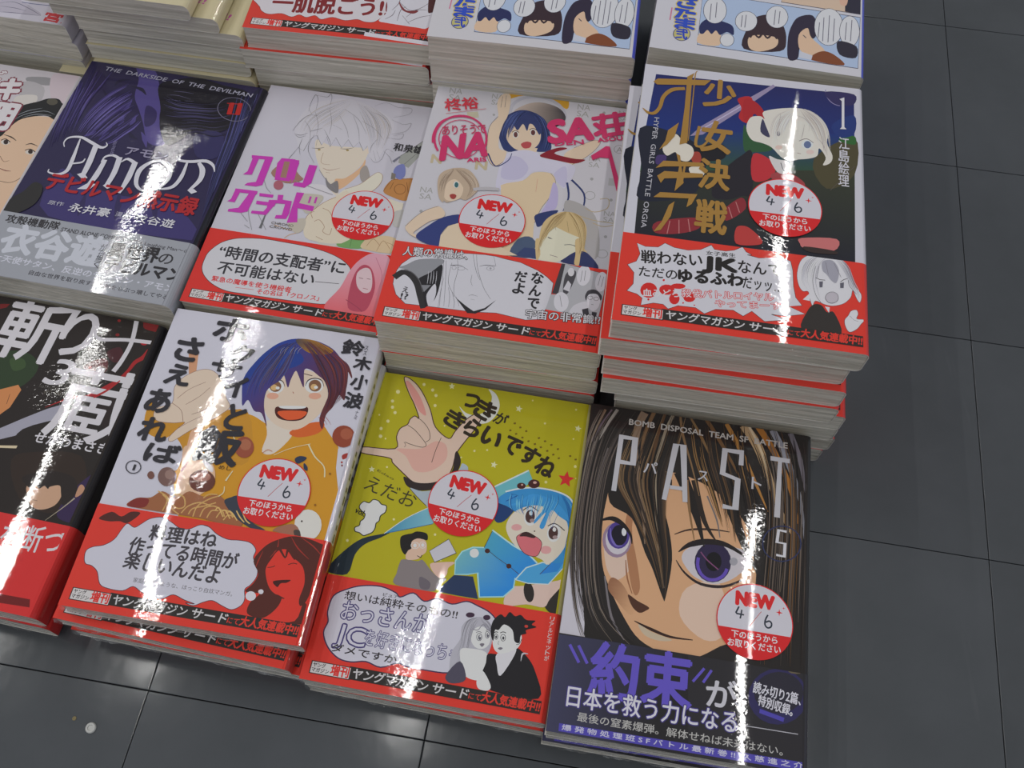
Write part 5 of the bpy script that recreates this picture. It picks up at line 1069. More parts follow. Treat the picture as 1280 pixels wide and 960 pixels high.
['F',(44,54,100),[776,883,889,937,893,910,811,799,785,822],1],
['F',(160,156,156),[934,1015,1058,994,1141,897,1177,648,1082,631,970,827],1],
['S',(170,150,110),[0.44],[1060,981,1117,962,1189,1003,1187,1073,1138,1064],1,0],
['S',(170,150,110),[0.44],[1001,928,1114,900,1245,895,1183,864,1116,879],1,0],
['F',(70,84,110),[675,561,698,685,780,712,842,590],1],
['F',(192,168,124),[821,586,821,693,825,815,868,892,945,935,1029,922,1082,846,1092,739,1088,632],1],
['F',(222,200,180),[861,593,848,711,887,812,976,787,1056,773,1064,628],1],
['F',(192,168,124),[857,780,890,854,963,880,1047,840,1068,762,976,784,891,810,860,726],1],
['S',(60,50,60),[0.64],[870,731,927,711],1,0],
['S',(60,50,60),[0.64],[989,688,1037,696],1,0],
['S',(140,116,80),[0.22],[892,841,910,789],1,0],
['S',(140,116,80),[0.22],[965,867,986,789],1,0],
['F',(52,64,104),[698,568,746,635,808,637,825,621,837,565],0],
['F',(46,52,92),[967,572,1011,626,1057,661,1116,654,1189,561,1070,561],1],
['F',(222,200,180),[813,701,975,729,1039,686,1036,658,953,567,889,561,836,570,843,625],1],
['S',(110,80,90),[0.29],[900,607,926,603,946,599],1,0],
['F',(192,168,124),[802,699,831,704,827,631,845,607,837,563,825,568],1],
['F',(192,168,124),[1032,739,1075,747,1075,638,1074,562,1047,570,1045,641],1],
['F',(160,156,158),[1090,749,1151,760,1158,616,1116,654,1091,685],0],
['S',(60,50,60),[0.36],[972,692,1008,700,1038,694],1,0],
['F',(218,182,160),[424,1613,392,1545,385,1466,407,1302,438,1233,476,1210,517,1250,523,1337,474,1356,459,1479,484,1640,480,1767,465,1813,431,1815,403,1770,402,1705],1],
['S',(96,84,90),[0.29],[424,1613,392,1545,385,1466,407,1302,438,1233,476,1210,517,1250],1,0],
['S',(44,54,100),[0.9,0.68,0.34],[414,1303,476,1210,546,1267,559,1329],1,0],
['S',(96,84,90),[0.24],[424,1789,428,1693],1,0],
['S',(96,84,90),[0.24],[446,1801,453,1698],1,0],
['H',[(60,74,130),(34,42,84),(80,96,150),(30,36,70)],60,0.35,[549,1683,488,1624,463,1526,473,1435,533,1354],[618,1695,577,1656,552,1588,537,1536,510,1457],41],
['H',[(60,74,130),(34,42,84),(80,96,150),(30,36,70)],50,0.35,[606,1693,648,1652,694,1582,718,1493,711,1385],[655,1682,721,1634,765,1532,784,1459,779,1394],42],
['H',[(206,184,140),(170,146,104),(150,124,86)],50,0.33,[945,933,876,879,841,777,828,680,830,601],[956,935,942,877,907,816,870,768,856,712],43],
['H',[(206,184,140),(170,146,104),(150,124,86)],40,0.33,[956,935,997,872,1039,798,1062,707,1060,641],[1000,935,1061,884,1086,792,1091,712,1086,645],44],
['F',(176,156,136),[154,1023,162,1097,226,1147,316,1153,385,1084,408,1009,353,921,314,922,244,881,220,891,185,911],1],
['F',(218,182,160),[198,987,221,1056,273,1079,315,1007,312,935,274,898,223,906],1],
['F',(176,156,136),[187,971,178,1056,233,1109,299,1091,364,1016,358,929,319,925,315,1007,259,1063,216,1033,209,975,218,880,184,913],1],
['H',[(190,172,154),(156,136,118),(140,120,104)],50,0.34,[227,1143,181,1085,168,1011,181,927],[238,1142,228,1108,211,1061,203,974],45],
['H',[(190,172,154),(156,136,118),(140,120,104)],50,0.34,[238,1142,307,1078,353,1014,347,927],[282,1150,373,1090,404,1009,368,931],46],
['F',(200,205,205),[286,1025,286,1017,285,1010,283,1004,279,999,274,997,269,998,264,1000,259,1005,255,1012,253,1020,252,1027,253,1035,256,1041,260,1045,264,1048,270,1047,275,1044,280,1039,283,1033],0],
['F',(56,96,100),[283,1023,283,1017,283,1011,281,1006,278,1002,275,1000,271,1001,267,1003,263,1007,260,1013,259,1019,258,1026,259,1032,260,1037,263,1040,267,1042,270,1042,274,1039,278,1035,281,1030],0],
['F',(150,60,56),[246,938,266,950,286,940,278,913,258,915],1],
['F',(218,182,160),[35,665,83,749,137,807,196,842,241,808,239,766,175,730,130,682,90,623,135,617,116,595,67,616],1],
['S',(96,84,90),[0.27],[35,665,83,749,137,807,196,842],1,0],
['F',(48,58,112),[110,610,162,687,239,766,337,803,343,746,279,707,251,635,257,553,154,571],1],
['F',(222,184,160),[257,553,251,635,281,708,348,747,531,643,716,568,466,525],0],
['S',(170,166,170),[2.21,2.65,2.21],[377,1004,452,1023,530,1030],1,0],
['S',(188,48,96),[1.36],[107,1266,88,1296,74,1328,65,1363,62,1399,64,1434,72,1468,85,1499,104,1526,126,1548,152,1565,181,1575,212,1579,242,1576,273,1566,301,1550,327,1528,349,1501,367,1471,380,1437,387,1402,389,1367,385,1332,376,1299],0,0],
['S',(188,48,96),[0.57],[345,1304,329,1277,307,1256,282,1241,254,1232,225,1231,195,1237,168,1251,142,1270,121,1295,105,1325,94,1358,90,1392,92,1426,101,1458,116,1487,136,1510,161,1528,189,1539,219,1542,249,1538,278,1526,304,1507,327,1482],0,0],
['S',(188,48,96),[0.91,1.14,1.36,1.14,0.91,0.45],[61,1325,52,1392,71,1489,125,1545,202,1571,274,1563],1,0],
['T','ありそうで',110,1395,265,62,-18,77,(176,48,84),0.03,None,0],
['T','NA',138,1199,268,85,-17,192,(188,48,96),0.075,None,0],
['T','ARIS',301,1209,114,26,-7,31,(188,48,96),0.05,None,0],
['T','柊裕',88,1599,204,58,-27,93,(190,50,66),0.03,None,0],
['S',(190,60,70),[0.29],[95,1578,339,1662],0,0],
['T','SA',778,1450,259,80,-32,176,(188,48,96),0.075,None,0],
['T','荘',1054,1533,204,76,-46,174,(188,48,96),0.06,None,0],
['T','DEN',815,1431,173,45,-9,35,(188,48,96),0.05,None,0],
['T','ASOU',1074,1506,149,45,-10,32,(188,48,96),0.05,None,0],
['F',(188,48,96),[1056,1355,1043,1389,1093,1444,1125,1482,1148,1483,1250,1177,1250,1109,1227,1143,1154,1387,1100,1385],0]],'band':[
['F',(192,190,198),[53,254,49,302,55,352,72,398,115,451,184,483,262,504,354,523,441,534,529,541,596,540,660,530,742,522,849,483,905,449,948,412,947,335,930,230,898,158,830,142,661,160,534,145,402,142,269,139,150,135,85,187],0],
['S',(50,40,44),[0.27],[53,254,49,302,55,352,72,398,115,451,184,483,262,504,354,523,441,534,529,541,596,540,660,530,742,522,849,483,905,449,948,412,947,335,930,230,898,158,830,142,661,160,534,145,402,142,269,139,150,135,85,187],0,1],
['F',(134,134,140),[59,369,100,396,164,445,297,468,299,427,249,369,185,315,144,351,100,364],1],
['F',(36,34,38),[186,311,249,369,300,431,314,355,315,242,302,176,276,141,252,129,211,225,197,262],1],
['F',(190,188,196),[257,200,262,241,288,294,305,241,302,176,282,142],1],
['F',(120,120,126),[214,273,267,282,237,229],0],
['S',(44,42,44),[3.98,3.71,3.58,3.98,3.71,2.65],[50,298,91,342,134,333,185,284,218,210,253,121],1,0],
['S',(90,88,92),[0.53,0.53,0.4],[75,355,136,353,195,302,231,228],1,0],
['S',(190,188,196),[0.13,0.33,0.13],[234,374,241,326,244,286],1,0],
['S',(190,188,196),[0.13,0.33,0.13],[250,377,257,329,260,289],1,0],
['S',(190,188,196),[0.13,0.33,0.13],[263,379,271,332,273,291],1,0],
['S',(190,188,196),[0.13,0.33,0.13],[280,382,287,334,290,294],1,0],
['S',(70,68,74),[0.13,0.2,0.13],[305,461,322,340,334,214,342,144],1,0],
['S',(70,68,74),[0.13,0.2,0.13],[318,463,342,327,366,156],1,0],
['S',(70,68,74),[0.13,0.2,0.13],[354,453,355,346,374,285,428,214],1,0],
['S',(70,68,74),[0.13,0.2,0.13],[378,490,397,410,395,312,409,227],1,0],
['S',(70,68,74),[0.13,0.2,0.13],[483,533,507,438,562,317,615,246],1,0],
['S',(70,68,74),[0.13,0.2,0.13],[462,534,498,428,534,361],1,0],
['S',(70,68,74),[0.13,0.2,0.13],[367,283,386,223,393,153],1,0],
['S',(70,68,74),[0.13,0.2,0.13],[393,256,418,196,423,150],1,0],
['S',(70,68,74),[0.13,0.2,0.13],[585,534,607,471],1,0],
['S',(90,88,94),[0.13],[449,170,437,200,421,229],1,0],
['S',(90,88,94),[0.13],[335,143,328,261,329,342],1,0],
['S',(50,48,54),[0.2,0.4,0.27,0.13],[348,435,367,438,404,443,454,420],1,0],
['S',(50,48,54),[0.13,0.33,0.27],[514,455,549,470,603,472],1,0],
['S',(110,108,116),[0.17],[385,423,385,420,384,417,383,414,381,411,378,409,375,408,372,408,369,409,366,411,364,413,362,416,361,419,361,422,361,426,363,429,365,431,367,433,370,434,373,434,376,433,379,432,382,429,384,426],0,1],
['S',(110,108,116),[0.17],[434,427,434,423,433,420,430,417,426,414,422,412,417,411,412,410,407,411,402,412,399,414,396,417,395,420,395,423,396,427,399,430,402,433,407,435,412,436,417,437,422,436,427,435,430,433,433,430],0,1],
['S',(110,108,116),[0.17],[600,455,600,451,598,448,596,444,592,441,587,439,581,437,576,437,571,437,566,439,562,441,559,444,558,448,558,452,559,456,562,459,566,462,571,465,576,466,582,467,587,466,592,464,596,462,599,459],0,1],
['F',(150,148,156),[585,453,585,450,584,448,583,446,582,445,580,444,578,445,576,445,575,447,574,448,573,451,573,453,573,455,574,457,576,458,578,459,580,459,581,458,583,457,584,455],0],
['S',(90,88,94),[0.13,0.2,0.07],[483,391,485,344,500,314],1,0],
['S',(70,68,74),[0.07,0.2,0.07],[490,247,510,256,542,251],1,0],
['S',(120,118,124),[0.13],[505,226,529,225],1,0],
['F',(40,38,42),[421,222,488,177,536,150,593,181,647,244,601,173,548,136,503,132,453,187],0],
['T','え',116,205,33,0,0,42,(50,48,54),0.03,None,0],
['T','!?',114,163,41,0,0,39,(50,48,54),0.03,None,0],
['F',(60,56,62),[977,560,997,557,985,341,950,342],0],
['F',(164,164,170),[997,557,1250,521,1227,214,930,230,943,334,985,341],0],
['S',(60,56,62),[0.22],[997,557,1250,521,1227,214],0,0],
['F',(70,68,74),[1020,504,1058,519,1067,476,1039,359,1010,363,1005,457],1],
['F',(196,194,200),[1055,508,1056,499,1054,490,1051,483,1046,478,1041,476,1035,476,1029,479,1024,485,1021,493,1019,502,1018,511,1020,519,1023,527,1028,532,1033,534,1039,534,1045,530,1050,524,1053,517],0],
['F',(190,188,196),[1008,380,1028,444,1049,421,1045,369],0],
['F',(196,194,202),[1051,302,1051,281,1048,262,1041,247,1030,235,1018,230,1005,231,992,238,981,251,972,268,968,287,967,308,970,327,977,343,988,354,1000,359,1013,358,1026,351,1038,338,1046,321],0],
['F',(196,194,202),[1150,491,1148,469,1142,450,1133,435,1122,425,1110,422,1098,426,1087,437,1079,453,1074,473,1072,495,1074,516,1080,536,1089,552,1100,561,1113,564,1125,560,1135,550,1144,533,1149,513],0],
['F',(196,194,202),[1249,466,1247,445,1241,426,1233,411,1224,402,1213,399,1203,402,1194,412,1186,428,1182,447,1181,468,1183,490,1188,509,1196,524,1206,533,1217,536,1227,532,1237,522,1244,507,1248,487],0],
['S',(120,118,124),[0.28],[996,335,1017,262],0,0],
['S',(120,118,124),[0.29],[1100,526,1099,447],0,0],
['S',(120,118,124),[0.29],[1118,529,1119,459],0,0],
['S',(120,118,124),[0.29],[1206,509,1200,439],0,0],
['S',(120,118,124),[0.29],[1225,504,1219,433],0,0],
['F',(186,184,192),[1068,254,1091,291,1151,319,1166,254,1157,219,1071,229],1],
['F',(60,58,64),[1136,354,1149,395,1190,407,1228,374,1226,340,1194,377,1153,362,1147,327],1],
['F',(196,194,202),[1149,335,1159,371,1201,378,1223,340,1218,292,1193,263,1163,283],1],
['S',(70,68,74),[0.21],[1181,351,1181,348,1180,345,1178,342,1175,340,1172,338,1169,337,1165,337,1162,337,1158,339,1156,341,1154,343,1153,346,1153,349,1154,352,1156,355,1159,358,1162,359,1166,360,1169,361,1173,360,1176,359,1179,357,1180,354],0,1],
['S',(70,68,74),[0.21],[1215,350,1214,347,1213,344,1212,341,1209,339,1206,337,1202,336,1198,336,1195,336,1192,338,1189,340,1188,342,1187,345,1187,348,1188,351,1190,354,1193,357,1196,358,1199,359,1203,360,1206,359,1210,358,1212,356,1214,353],0,1],
['S',(70,68,74),[0.21],[1177,306,1192,305],1,0],
['F',(50,48,54),[1130,264,1163,279,1177,222,1142,225],0],
['F',(50,48,54),[1187,257,1215,258,1214,212,1192,212],0],
['T','な',821,390,66,0,0,79,(40,38,42),0.045,None,0],
['T','ん',822,305,65,0,0,78,(40,38,42),0.045,None,0],
['T','で',823,221,65,0,0,77,(40,38,42),0.045,None,0],
['T','だ',727,386,66,0,0,74,(40,38,42),0.045,None,0],
['T','よ',727,306,65,0,0,73,(40,38,42),0.045,None,0],
['T','人類の常識は、',63,456,373,31,-5,61,(196,194,200),0.02,(40,36,38),0.05],
['T','宇宙の非常識!?',828,154,416,27,-4,57,(196,194,200),0.02,(40,36,38),0.055],
['F',(42,38,36),[240,39,1235,39,1235,103,240,103],0],
['F',(42,38,36),[40,35,252,35,252,99,40,99],0],
['F',(195,190,190),[45,39,247,39,247,95,45,95],0],
['T','ヤング',52,70,65,0,0,21,(34,30,30),0.03,None,0],
['T','マガジン',50,45,90,0,0,21,(34,30,30),0.03,None,0],
['T','増刊',148,43,94,0,0,50,(200,45,40),0.05,None,0],
['T','ヤングマガジン',260,46,390,0,6,50,(190,186,188),0.03,None,0],
['T','サード',675,46,185,0,6,50,(190,186,188),0.03,None,0],
['T','にて',865,50,60,0,3,32,(204,53,42),0.02,None,0],
['T','大人気連載中!!',930,49,298,0,5,48,(204,53,42),0.05,None,0]]},
'B2':{'W':126.98,'H':182,'t':13.05,'r':3,'base':(186, 183, 194),'spine':(180, 178, 186),'bb':(200, 46, 40),'bs':(190, 40, 36),'bh':55.8,'cov':[
['F',(150,152,148),[1026,1356,1165,1538,1190,1479,1155,1384,1103,1269,1028,1301],0],
['S',(90,92,92),[0.33],[1026,1356,1165,1538],0,0],
['S',(100,102,100),[0.33],[1069,1294,1153,1442],0,0],
['F',(198,194,200),[454,982,575,1027,649,999,776,939,701,815,554,869],1],
['F',(208,192,178),[445,1393,548,1361,682,1372,799,1377,809,1288,777,1194,721,1109,684,1073,714,955,649,999,607,1068,556,1123,526,1175,476,1268],1],
['F',(206,188,172),[793,1403,797,1456,835,1486,859,1445,842,1368,810,1339],1],
['F',(206,164,130),[658,1085,721,1109,792,1212,809,1288,817,1202,761,1077,700,1008],1],
['S',(96,84,80),[0.11,0.55,0.22],[435,1316,479,1321,516,1337],1,0],
['F',(150,130,80),[498,1313,498,1311,497,1309,495,1307,493,1305,490,1304,487,1304,484,1304,481,1306,479,1307,478,1309,478,1312,479,1314,481,1316,483,1317,486,1318,489,1318,492,1318,495,1317,497,1315],0],
['S',(96,84,80),[0.11,0.55,0.22],[621,1346,665,1351,701,1367],1,0],
['F',(150,130,80),[683,1343,683,1341,682,1338,680,1336,678,1335,675,1334,672,1334,669,1334,666,1335,665,1337,663,1339,663,1341,664,1344,666,1346,668,1347,671,1348,674,1348,677,1348,680,1347,682,1345],0],
['S',(150,112,84),[0.22],[522,1291,526,1218,551,1197,593,1199],1,0],
['S',(150,104,90),[0.22,0.43,0.11],[556,1163,601,1152,667,1185],1,0],
['S',(150,112,84),[0.22],[584,1131,612,1131],1,0],
['F',(190,187,196),[344,1316,280,1454,285,1594,336,1698,436,1762,569,1794,746,1746,894,1665,926,1579,900,1499,904,1394,884,1295,839,1293,793,1403,777,1355,730,1428,705,1371,654,1433,630,1353,568,1434,551,1349,506,1430,493,1352,436,1432,404,1385,389,1280],1],
['S',(128,124,130),[0.28],[348,1302,389,1280,404,1385,436,1432,493,1352,506,1430,551,1349,568,1434,630,1353,654,1433,705,1371,730,1428,777,1355,793,1403],0,0],
['H',[(150,148,156),(168,166,174),(130,128,136),(176,164,150)],40,0.18,[570,1791,466,1739,372,1658,320,1554,310,1430],[596,1780,572,1650,526,1563,466,1490,442,1410],51],
['H',[(150,148,156),(168,166,174),(130,128,136),(176,164,150)],46,0.18,[596,1780,672,1669,732,1572,780,1475,817,1378],[720,1757,857,1674,912,1592,919,1517,904,1394],52],
['S',(128,124,130),[0.11,0.28,0.11],[753,1763,824,1805,913,1778,1002,1786,999,1732,901,1682],1,0],
['S',(128,124,130),[0.11,0.28,0.11],[895,1662,983,1633,1033,1652,1013,1578,926,1534],1,0],
['S',(128,124,130),[0.11,0.28,0.11],[757,1701,835,1669,915,1577],1,0],
['S',(128,124,130),[0.11,0.28,0.11],[941,1521,1002,1551,991,1501,900,1499],1,0],
['S',(128,124,130),[0.11,0.27,0.11],[835,1307,878,1272,914,1308,925,1399,976,1379],1,0],
['S',(128,124,130),[0.11,0.28,0.11],[907,1380,964,1332,990,1282],1,0],
['S',(128,124,130),[0.11,0.28,0.11],[699,1612,806,1556,883,1477],1,0],
['S',(128,124,130),[0.11,0.28,0.11],[560,1694,673,1623,762,1502],1,0],
['S',(128,124,130),[0.11,0.28,0.11],[460,1675,504,1559,516,1455],1,0],
['S',(128,124,130),[0.11,0.28,0.11],[365,1641,420,1527,434,1439],1,0],
['S',(128,124,130),[0.11,0.28,0.11],[824,1349,821,1408,844,1473],1,0],
['S',(128,124,130),[0.11,0.28,0.11],[864,1372,903,1306],1,0],
['S',(128,124,130),[0.11,0.28,0.11],[842,1368,880,1287],1,0],
['S',(128,124,130),[0.11,0.28,0.11],[543,1628,619,1520,650,1450],1,0],
['S',(128,124,130),[0.11,0.28,0.11],[632,1646,696,1535,729,1435],1,0],
['S',(128,124,130),[0.11,0.28,0.11],[324,1540,378,1473,404,1385],1,0],
['F',(120,116,118),[596,1088,638,1039,678,1075,707,982,663,987,621,1021],1],
['F',(150,142,138),[801,1199,832,1234,881,1128,846,1093,814,1130],1],
['F',(208,198,184),[744,1017,828,1075,885,1157,920,1193,954,1171,955,1100,909,1020,832,978,783,913,686,867,647,887,706,954],1],
['S',(150,112,84),[0.27],[744,1017,828,1075,885,1157,920,1193,954,1171,955,1100,909,1020,832,978],1,0],
['F',(178,124,72),[990,1047,1021,1148,1093,1172,1164,1180,1173,1043,1146,996,1066,1009],1],
['S',(120,76,44),[0.32],[990,1047,1021,1148,1093,1172,1164,1180],0,0],
['S',(140,92,52),[0.54],[1128,1091,1129,1080,1128,1069,1124,1060,1118,1052,1111,1047,1102,1043,1092,1043,1082,1045,1074,1050,1066,1058,1060,1067,1056,1077,1055,1087,1056,1098,1060,1107,1066,1115,1073,1121,1082,1124,1092,1125,1102,1122,1111,1117,1118,1110,1124,1101],0,1],
['S',(130,84,46),[0.43],[1029,1071,1037,1130],1,0],
['S',(130,84,46),[0.43],[1121,1146,1151,1067],1,0],
['F',(116,122,176),[1015,1218,1027,1271,1070,1291,1097,1212,1078,1163,1042,1173],1],
['F',(120,112,104),[1006,1209,1036,1201,1041,1159,1014,1154],0],
['S',(110,110,124),[1.75,1.09],[994,1301,1027,1352],1,0],
['F',(206,196,182),[1027,987,1118,977,1142,968,1137,898,1085,888],1],
['F',(176,174,172),[1095,890,1175,919,1182,799,1120,787],1],
['F',(186,182,176),[696,599,798,658,832,573,710,550],1],
['F',(110,152,92),[807,618,821,652,900,641,967,648,974,580,824,565],1],
['S',(80,110,66),[0.31],[890,636,895,578],1,0],
['F',(200,178,146),[970,638,999,670,1098,702,1179,678,1181,581,975,577],1],
['S',(160,124,90),[0.31],[995,604,1023,662,1076,619],1,0],
['S',(160,124,90),[0.31],[1065,578,1087,661,1143,606],1,0],
['S',(160,124,90),[0.31],[1111,652,1158,635,1160,583],1,0],
['F',(204,192,174),[567,676,565,756,604,832,651,896,703,947,780,990,877,629,632,582],1],
['S',(150,112,84),[0.31],[567,676,565,756,604,832,651,896,705,941],1,0],
['S',(150,112,84),[0.31],[623,727,650,745,696,700,696,660,744,643,745,696],1,0],
['S',(150,112,84),[0.31],[666,615,714,597],1,0],
['S',(150,112,84),[0.32],[645,840,694,822,729,774],1,0],
['S',(150,112,84),[0.32],[605,750,584,787,601,804],1,0],
['S',(190,150,110),[0.42],[384,654,488,634,563,635,499,596,476,565],1,0],
['F',(178,172,160),[448,912,595,941,627,905,573,785,524,803],1],
['F',(178,170,158),[462,682,554,740,576,664,536,616],1],
['S',(130,130,134),[0.32],[164,844,196,713,257,590],1,0],
['S',(130,130,134),[0.32],[253,723,344,606],1,0],
['S',(96,96,100),[0.63,1.69],[304,733,304,612],1,0],
['S',(120,120,124),[0.32],[149,704,211,648],1,0],
['S',(140,140,144),[0.42],[199,619,238,599],1,0],
['F',(150,112,100),[237,1056,286,1152,329,1160,421,1077,455,1040,357,993],1],
['F',(160,90,104),[346,974,348,962,347,951,342,942,335,935,326,931,315,931,305,934,295,941,288,951,283,962,281,974,282,985,286,995,294,1002,303,1006,313,1006,324,1002,333,995,341,985],0],
['S',(120,120,124),[0.32],[184,1046,239,942,287,895],1,0],
['S',(128,124,130),[0.33],[537,1142,603,1069,689,1001],1,0],
['S',(128,124,130),[0.32],[341,1047,512,995,679,957],1,0],
['S',(110,108,114),[0.11,0.34,0.11],[324,1627,318,1704,328,1785,357,1743,369,1651],1,0],
['S',(110,108,114),[0.11,0.34,0.11],[331,1783,379,1779,416,1783,429,1814,446,1776,450,1714],1,0],
['S',(110,108,114),[0.11,0.34,0.11],[324,1642,352,1608],1,0],
['S',(110,108,114),[0.11,0.33,0.11],[269,1434,279,1479,297,1536,338,1595,407,1599],1,0],
['S',(110,108,114),[0.11,0.33,0.11],[286,1416,334,1410,374,1439],1,0],
['S',(110,108,114),[0.11,0.33,0.11],[295,1406,329,1390,368,1412],1,0],
['S',(110,108,114),[0.11,0.33,0.11],[353,1387,352,1312,378,1243],1,0],
['S',(110,108,114),[0.11,0.33,0.11],[352,1312,331,1248,314,1189,340,1199],1,0],
['S',(110,108,114),[0.11,0.33,0.11],[380,1452,419,1475,459,1498],1,0],
['S',(110,108,114),[0.11,0.33,0.11],[421,1430,409,1352,424,1281,489,1191],1,0],
['S',(110,108,114),[0.11,0.33,0.11],[448,1435,460,1333],1,0],
['S',(110,108,114),[0.11,0.34,0.11],[517,1540,594,1509],1,0],
['S',(110,108,114),[0.11,0.33,0.11],[474,1486,531,1406,558,1351],1,0],
['F',(184,54,164),[67,1180,206,1192,204,1162,75,1155],0],
['F',(184,54,164),[81,1171,123,1173,119,1019,62,1011,83,1043],0],
['F',(184,54,164),[163,1184,212,1187,212,949,175,930,98,927,113,949,164,967],0],
['F',(184,54,164),[268,1192,360,1198,380,1047,374,1011,277,1006,252,1145],0],
['F',(150,112,100),[293,1168,330,1172,345,1034,306,1033],0],
['F',(184,54,164),[393,1173,394,989,357,1180],0],
['F',(184,54,164),[333,1193,387,1195,402,1030,375,1025],0],
['F',(184,54,164),[461,1171,515,1173,517,1024,484,978,407,982,408,1010,462,1016],0],
['F',(184,54,164),[52,890,198,895,201,868,55,862],0],
['F',(184,54,164),[54,886,92,886,82,780,33,780,51,801],0],
['F',(184,54,164),[156,893,196,895,186,724,148,706,62,701,61,721,120,742],0],
['F',(184,54,164),[215,882,307,885,309,861,221,858],0],
['F',(184,54,164),[216,819,342,823,340,795,220,792],0],
['F',(184,54,164),[311,817,343,820,309,718,211,715,210,736,285,743],0],
['F',(184,54,164),[335,891,370,895,376,857,437,857,449,761,442,712,371,703,371,730,407,737,402,827,322,819,323,778,296,778,291,840,344,848],0],
['F',(184,54,164),[447,933,496,936,488,851,590,843,590,802,489,810,520,700,456,684,452,789],0],
['S',(184,54,164),[1.28],[546,917,547,862],0,0],
['S',(184,54,164),[1.28],[584,919,585,867],0,0],
['T','CHRONO',361,658,143,0,0,19,(84,76,70),0.01,None,0],
['T','CROWD',359,628,146,1,0,19,(84,76,70),0.01,None,0],
['T','和泉雄',969,1395,196,5,-2,64,(44,42,46),0.03,None,0]],'band':[
['F',(192,190,196),[50,251,43,314,51,377,96,451,159,495,230,518,354,535,483,534,639,528,774,507,881,466,948,402,944,303,923,196,865,138,707,125,535,119,373,118,247,119,148,152,83,200],1],
['S',(50,36,36),[0.37],[50,251,43,314,51,377,96,451,159,495,230,518,354,535,483,534,639,528,774,507,881,466,948,402,944,303,923,196,865,138,707,125,535,119,373,118,247,119,148,152,83,200],1,1],
['G',(208,150,166),(206,96,104),[1078,511,1086,96],[860,111,916,268,942,401,981,492,1042,553,1116,561,1165,520,1181,378,1172,199,1169,66,1016,82],1],
['F',(170,70,90),[1001,137,975,279,980,401,1015,460,1073,433,1124,308,1118,160,1079,123],1],
['F',(208,180,186),[990,387,1022,436,1064,429,1097,347,1101,274,1062,259,1013,301],1],
['S',(110,60,76),[0.37],[1010,361,1036,358],1,0],
['S',(110,60,76),[0.36],[1059,363,1081,362],1,0],
['S',(150,80,96),[0.36],[1053,291,1085,288],1,0],
['S',(180,110,130),[0.37],[1074,526,1144,401,1144,252],1,0],
['S',(150,60,80),[0.48],[974,191,1060,148,1090,125],1,0],
['T','“時間の支配者”に',114,346,795,20,-2,92,(50,48,54),0.03,None,0],
['T','不可能はない',145,233,603,18,-3,87,(50,48,54),0.03,None,0],
['S',(60,56,60),[0.36],[756,283,902,295],0,0],
['T','緊急の魔導を使う機殺者',136,172,496,7,-1,37,(196,50,54),0.03,None,0],
['S',(196,60,60),[0.3],[296,153,410,157],0,0],
['T','その名は「クロノス」',433,132,381,19,-2,36,(196,50,54),0.03,None,0],
['F',(42,38,36),[240,39,1235,39,1235,103,240,103],0],
['F',(42,38,36),[40,35,252,35,252,99,40,99],0],
['F',(195,190,190),[45,39,247,39,247,95,45,95],0],
['T','ヤング',52,70,65,0,0,21,(34,30,30),0.03,None,0],
['T','マガジン',50,45,90,0,0,21,(34,30,30),0.03,None,0],
['T','増刊',148,43,94,0,0,50,(200,45,40),0.05,None,0],
['T','ヤングマガジン',260,46,390,0,6,50,(190,186,188),0.03,None,0],
['T','サード',675,46,185,0,6,50,(190,186,188),0.03,None,0],
['T','にて',865,50,60,0,3,32,(204,53,42),0.02,None,0],
['T','大人気連載中!!',930,49,298,0,5,48,(204,53,42),0.05,None,0]]},
'B1':{'W':126.98,'H':182,'t':19.15,'r':4.2,'base':(40, 34, 68),'spine':(24, 24, 34),'bb':(146, 148, 156),'bs':(140, 142, 150),'bh':46.5,'cov':[
['F',(76,66,126),[324,1836,455,1827,559,1662,624,1533,657,1400,773,1205,664,1189,563,1349,490,1457,416,1567,383,1721],1],
['F',(48,40,84),[527,1496,610,1467,638,1365,585,1323],1],
['S',(74,64,124),[0.34,3.35,0.22],[412,1531,403,1454,366,1414],1,0],
['S',(74,64,124),[0.33,3.32,0.22],[407,1400,423,1319,431,1202],1,0],
['S',(74,64,124),[0.33,3.29,0.22],[376,1278,362,1214,341,1142],1,0],
['S',(74,64,124),[0.33,3.27,0.22],[293,1212,269,1187,231,1153],1,0],
['S',(74,64,124),[0.33,3.32,0.22],[366,1399,340,1378,298,1350],1,0],
['S',(74,64,124),[0.33,3.32,0.22],[491,1410,493,1349,491,1295],1,0],
['S',(74,64,124),[0.34,3.36,0.22],[367,1540,330,1485,299,1447],1,0],
['S',(74,64,124),[0.33,3.28,0.22],[583,1270,630,1212,668,1146],1,0],
['S',(74,64,124),[0.33,3.33,0.22],[261,1439,241,1388,215,1366],1,0],
['S',(34,30,56),[0.45,2.93,0.23],[357,1650,436,1635,489,1591],1,0],
['S',(34,30,56),[0.45,2.93,0.23],[247,1626,262,1678,333,1710],1,0],
['S',(34,30,56),[0.45,2.92,0.22],[183,1580,264,1502,347,1473],1,0],
['S',(34,30,56),[0.44,2.85,0.22],[467,1298,534,1221,587,1203],1,0],
['F',(56,48,100),[199,827,255,853,378,780,622,734,842,740,1034,726,1238,567,1265,494,287,485],1],
['S',(46,38,80),[0.63,4.19,0.63],[442,710,456,602,468,524],1,0],
['S',(46,38,80),[0.63,4.2,0.63],[637,779,679,650,701,546],1,0],
['S',(46,38,80),[0.63,4.19,0.63],[858,757,913,673,953,573],1,0],
['H',[(60,50,104),(84,74,134),(46,38,80),(100,90,152),(34,28,58)],90,1.02,[317,1690,238,1592,187,1486,150,1352,147,1198],[552,1347,532,1281,491,1212,450,1143,388,1100],61],
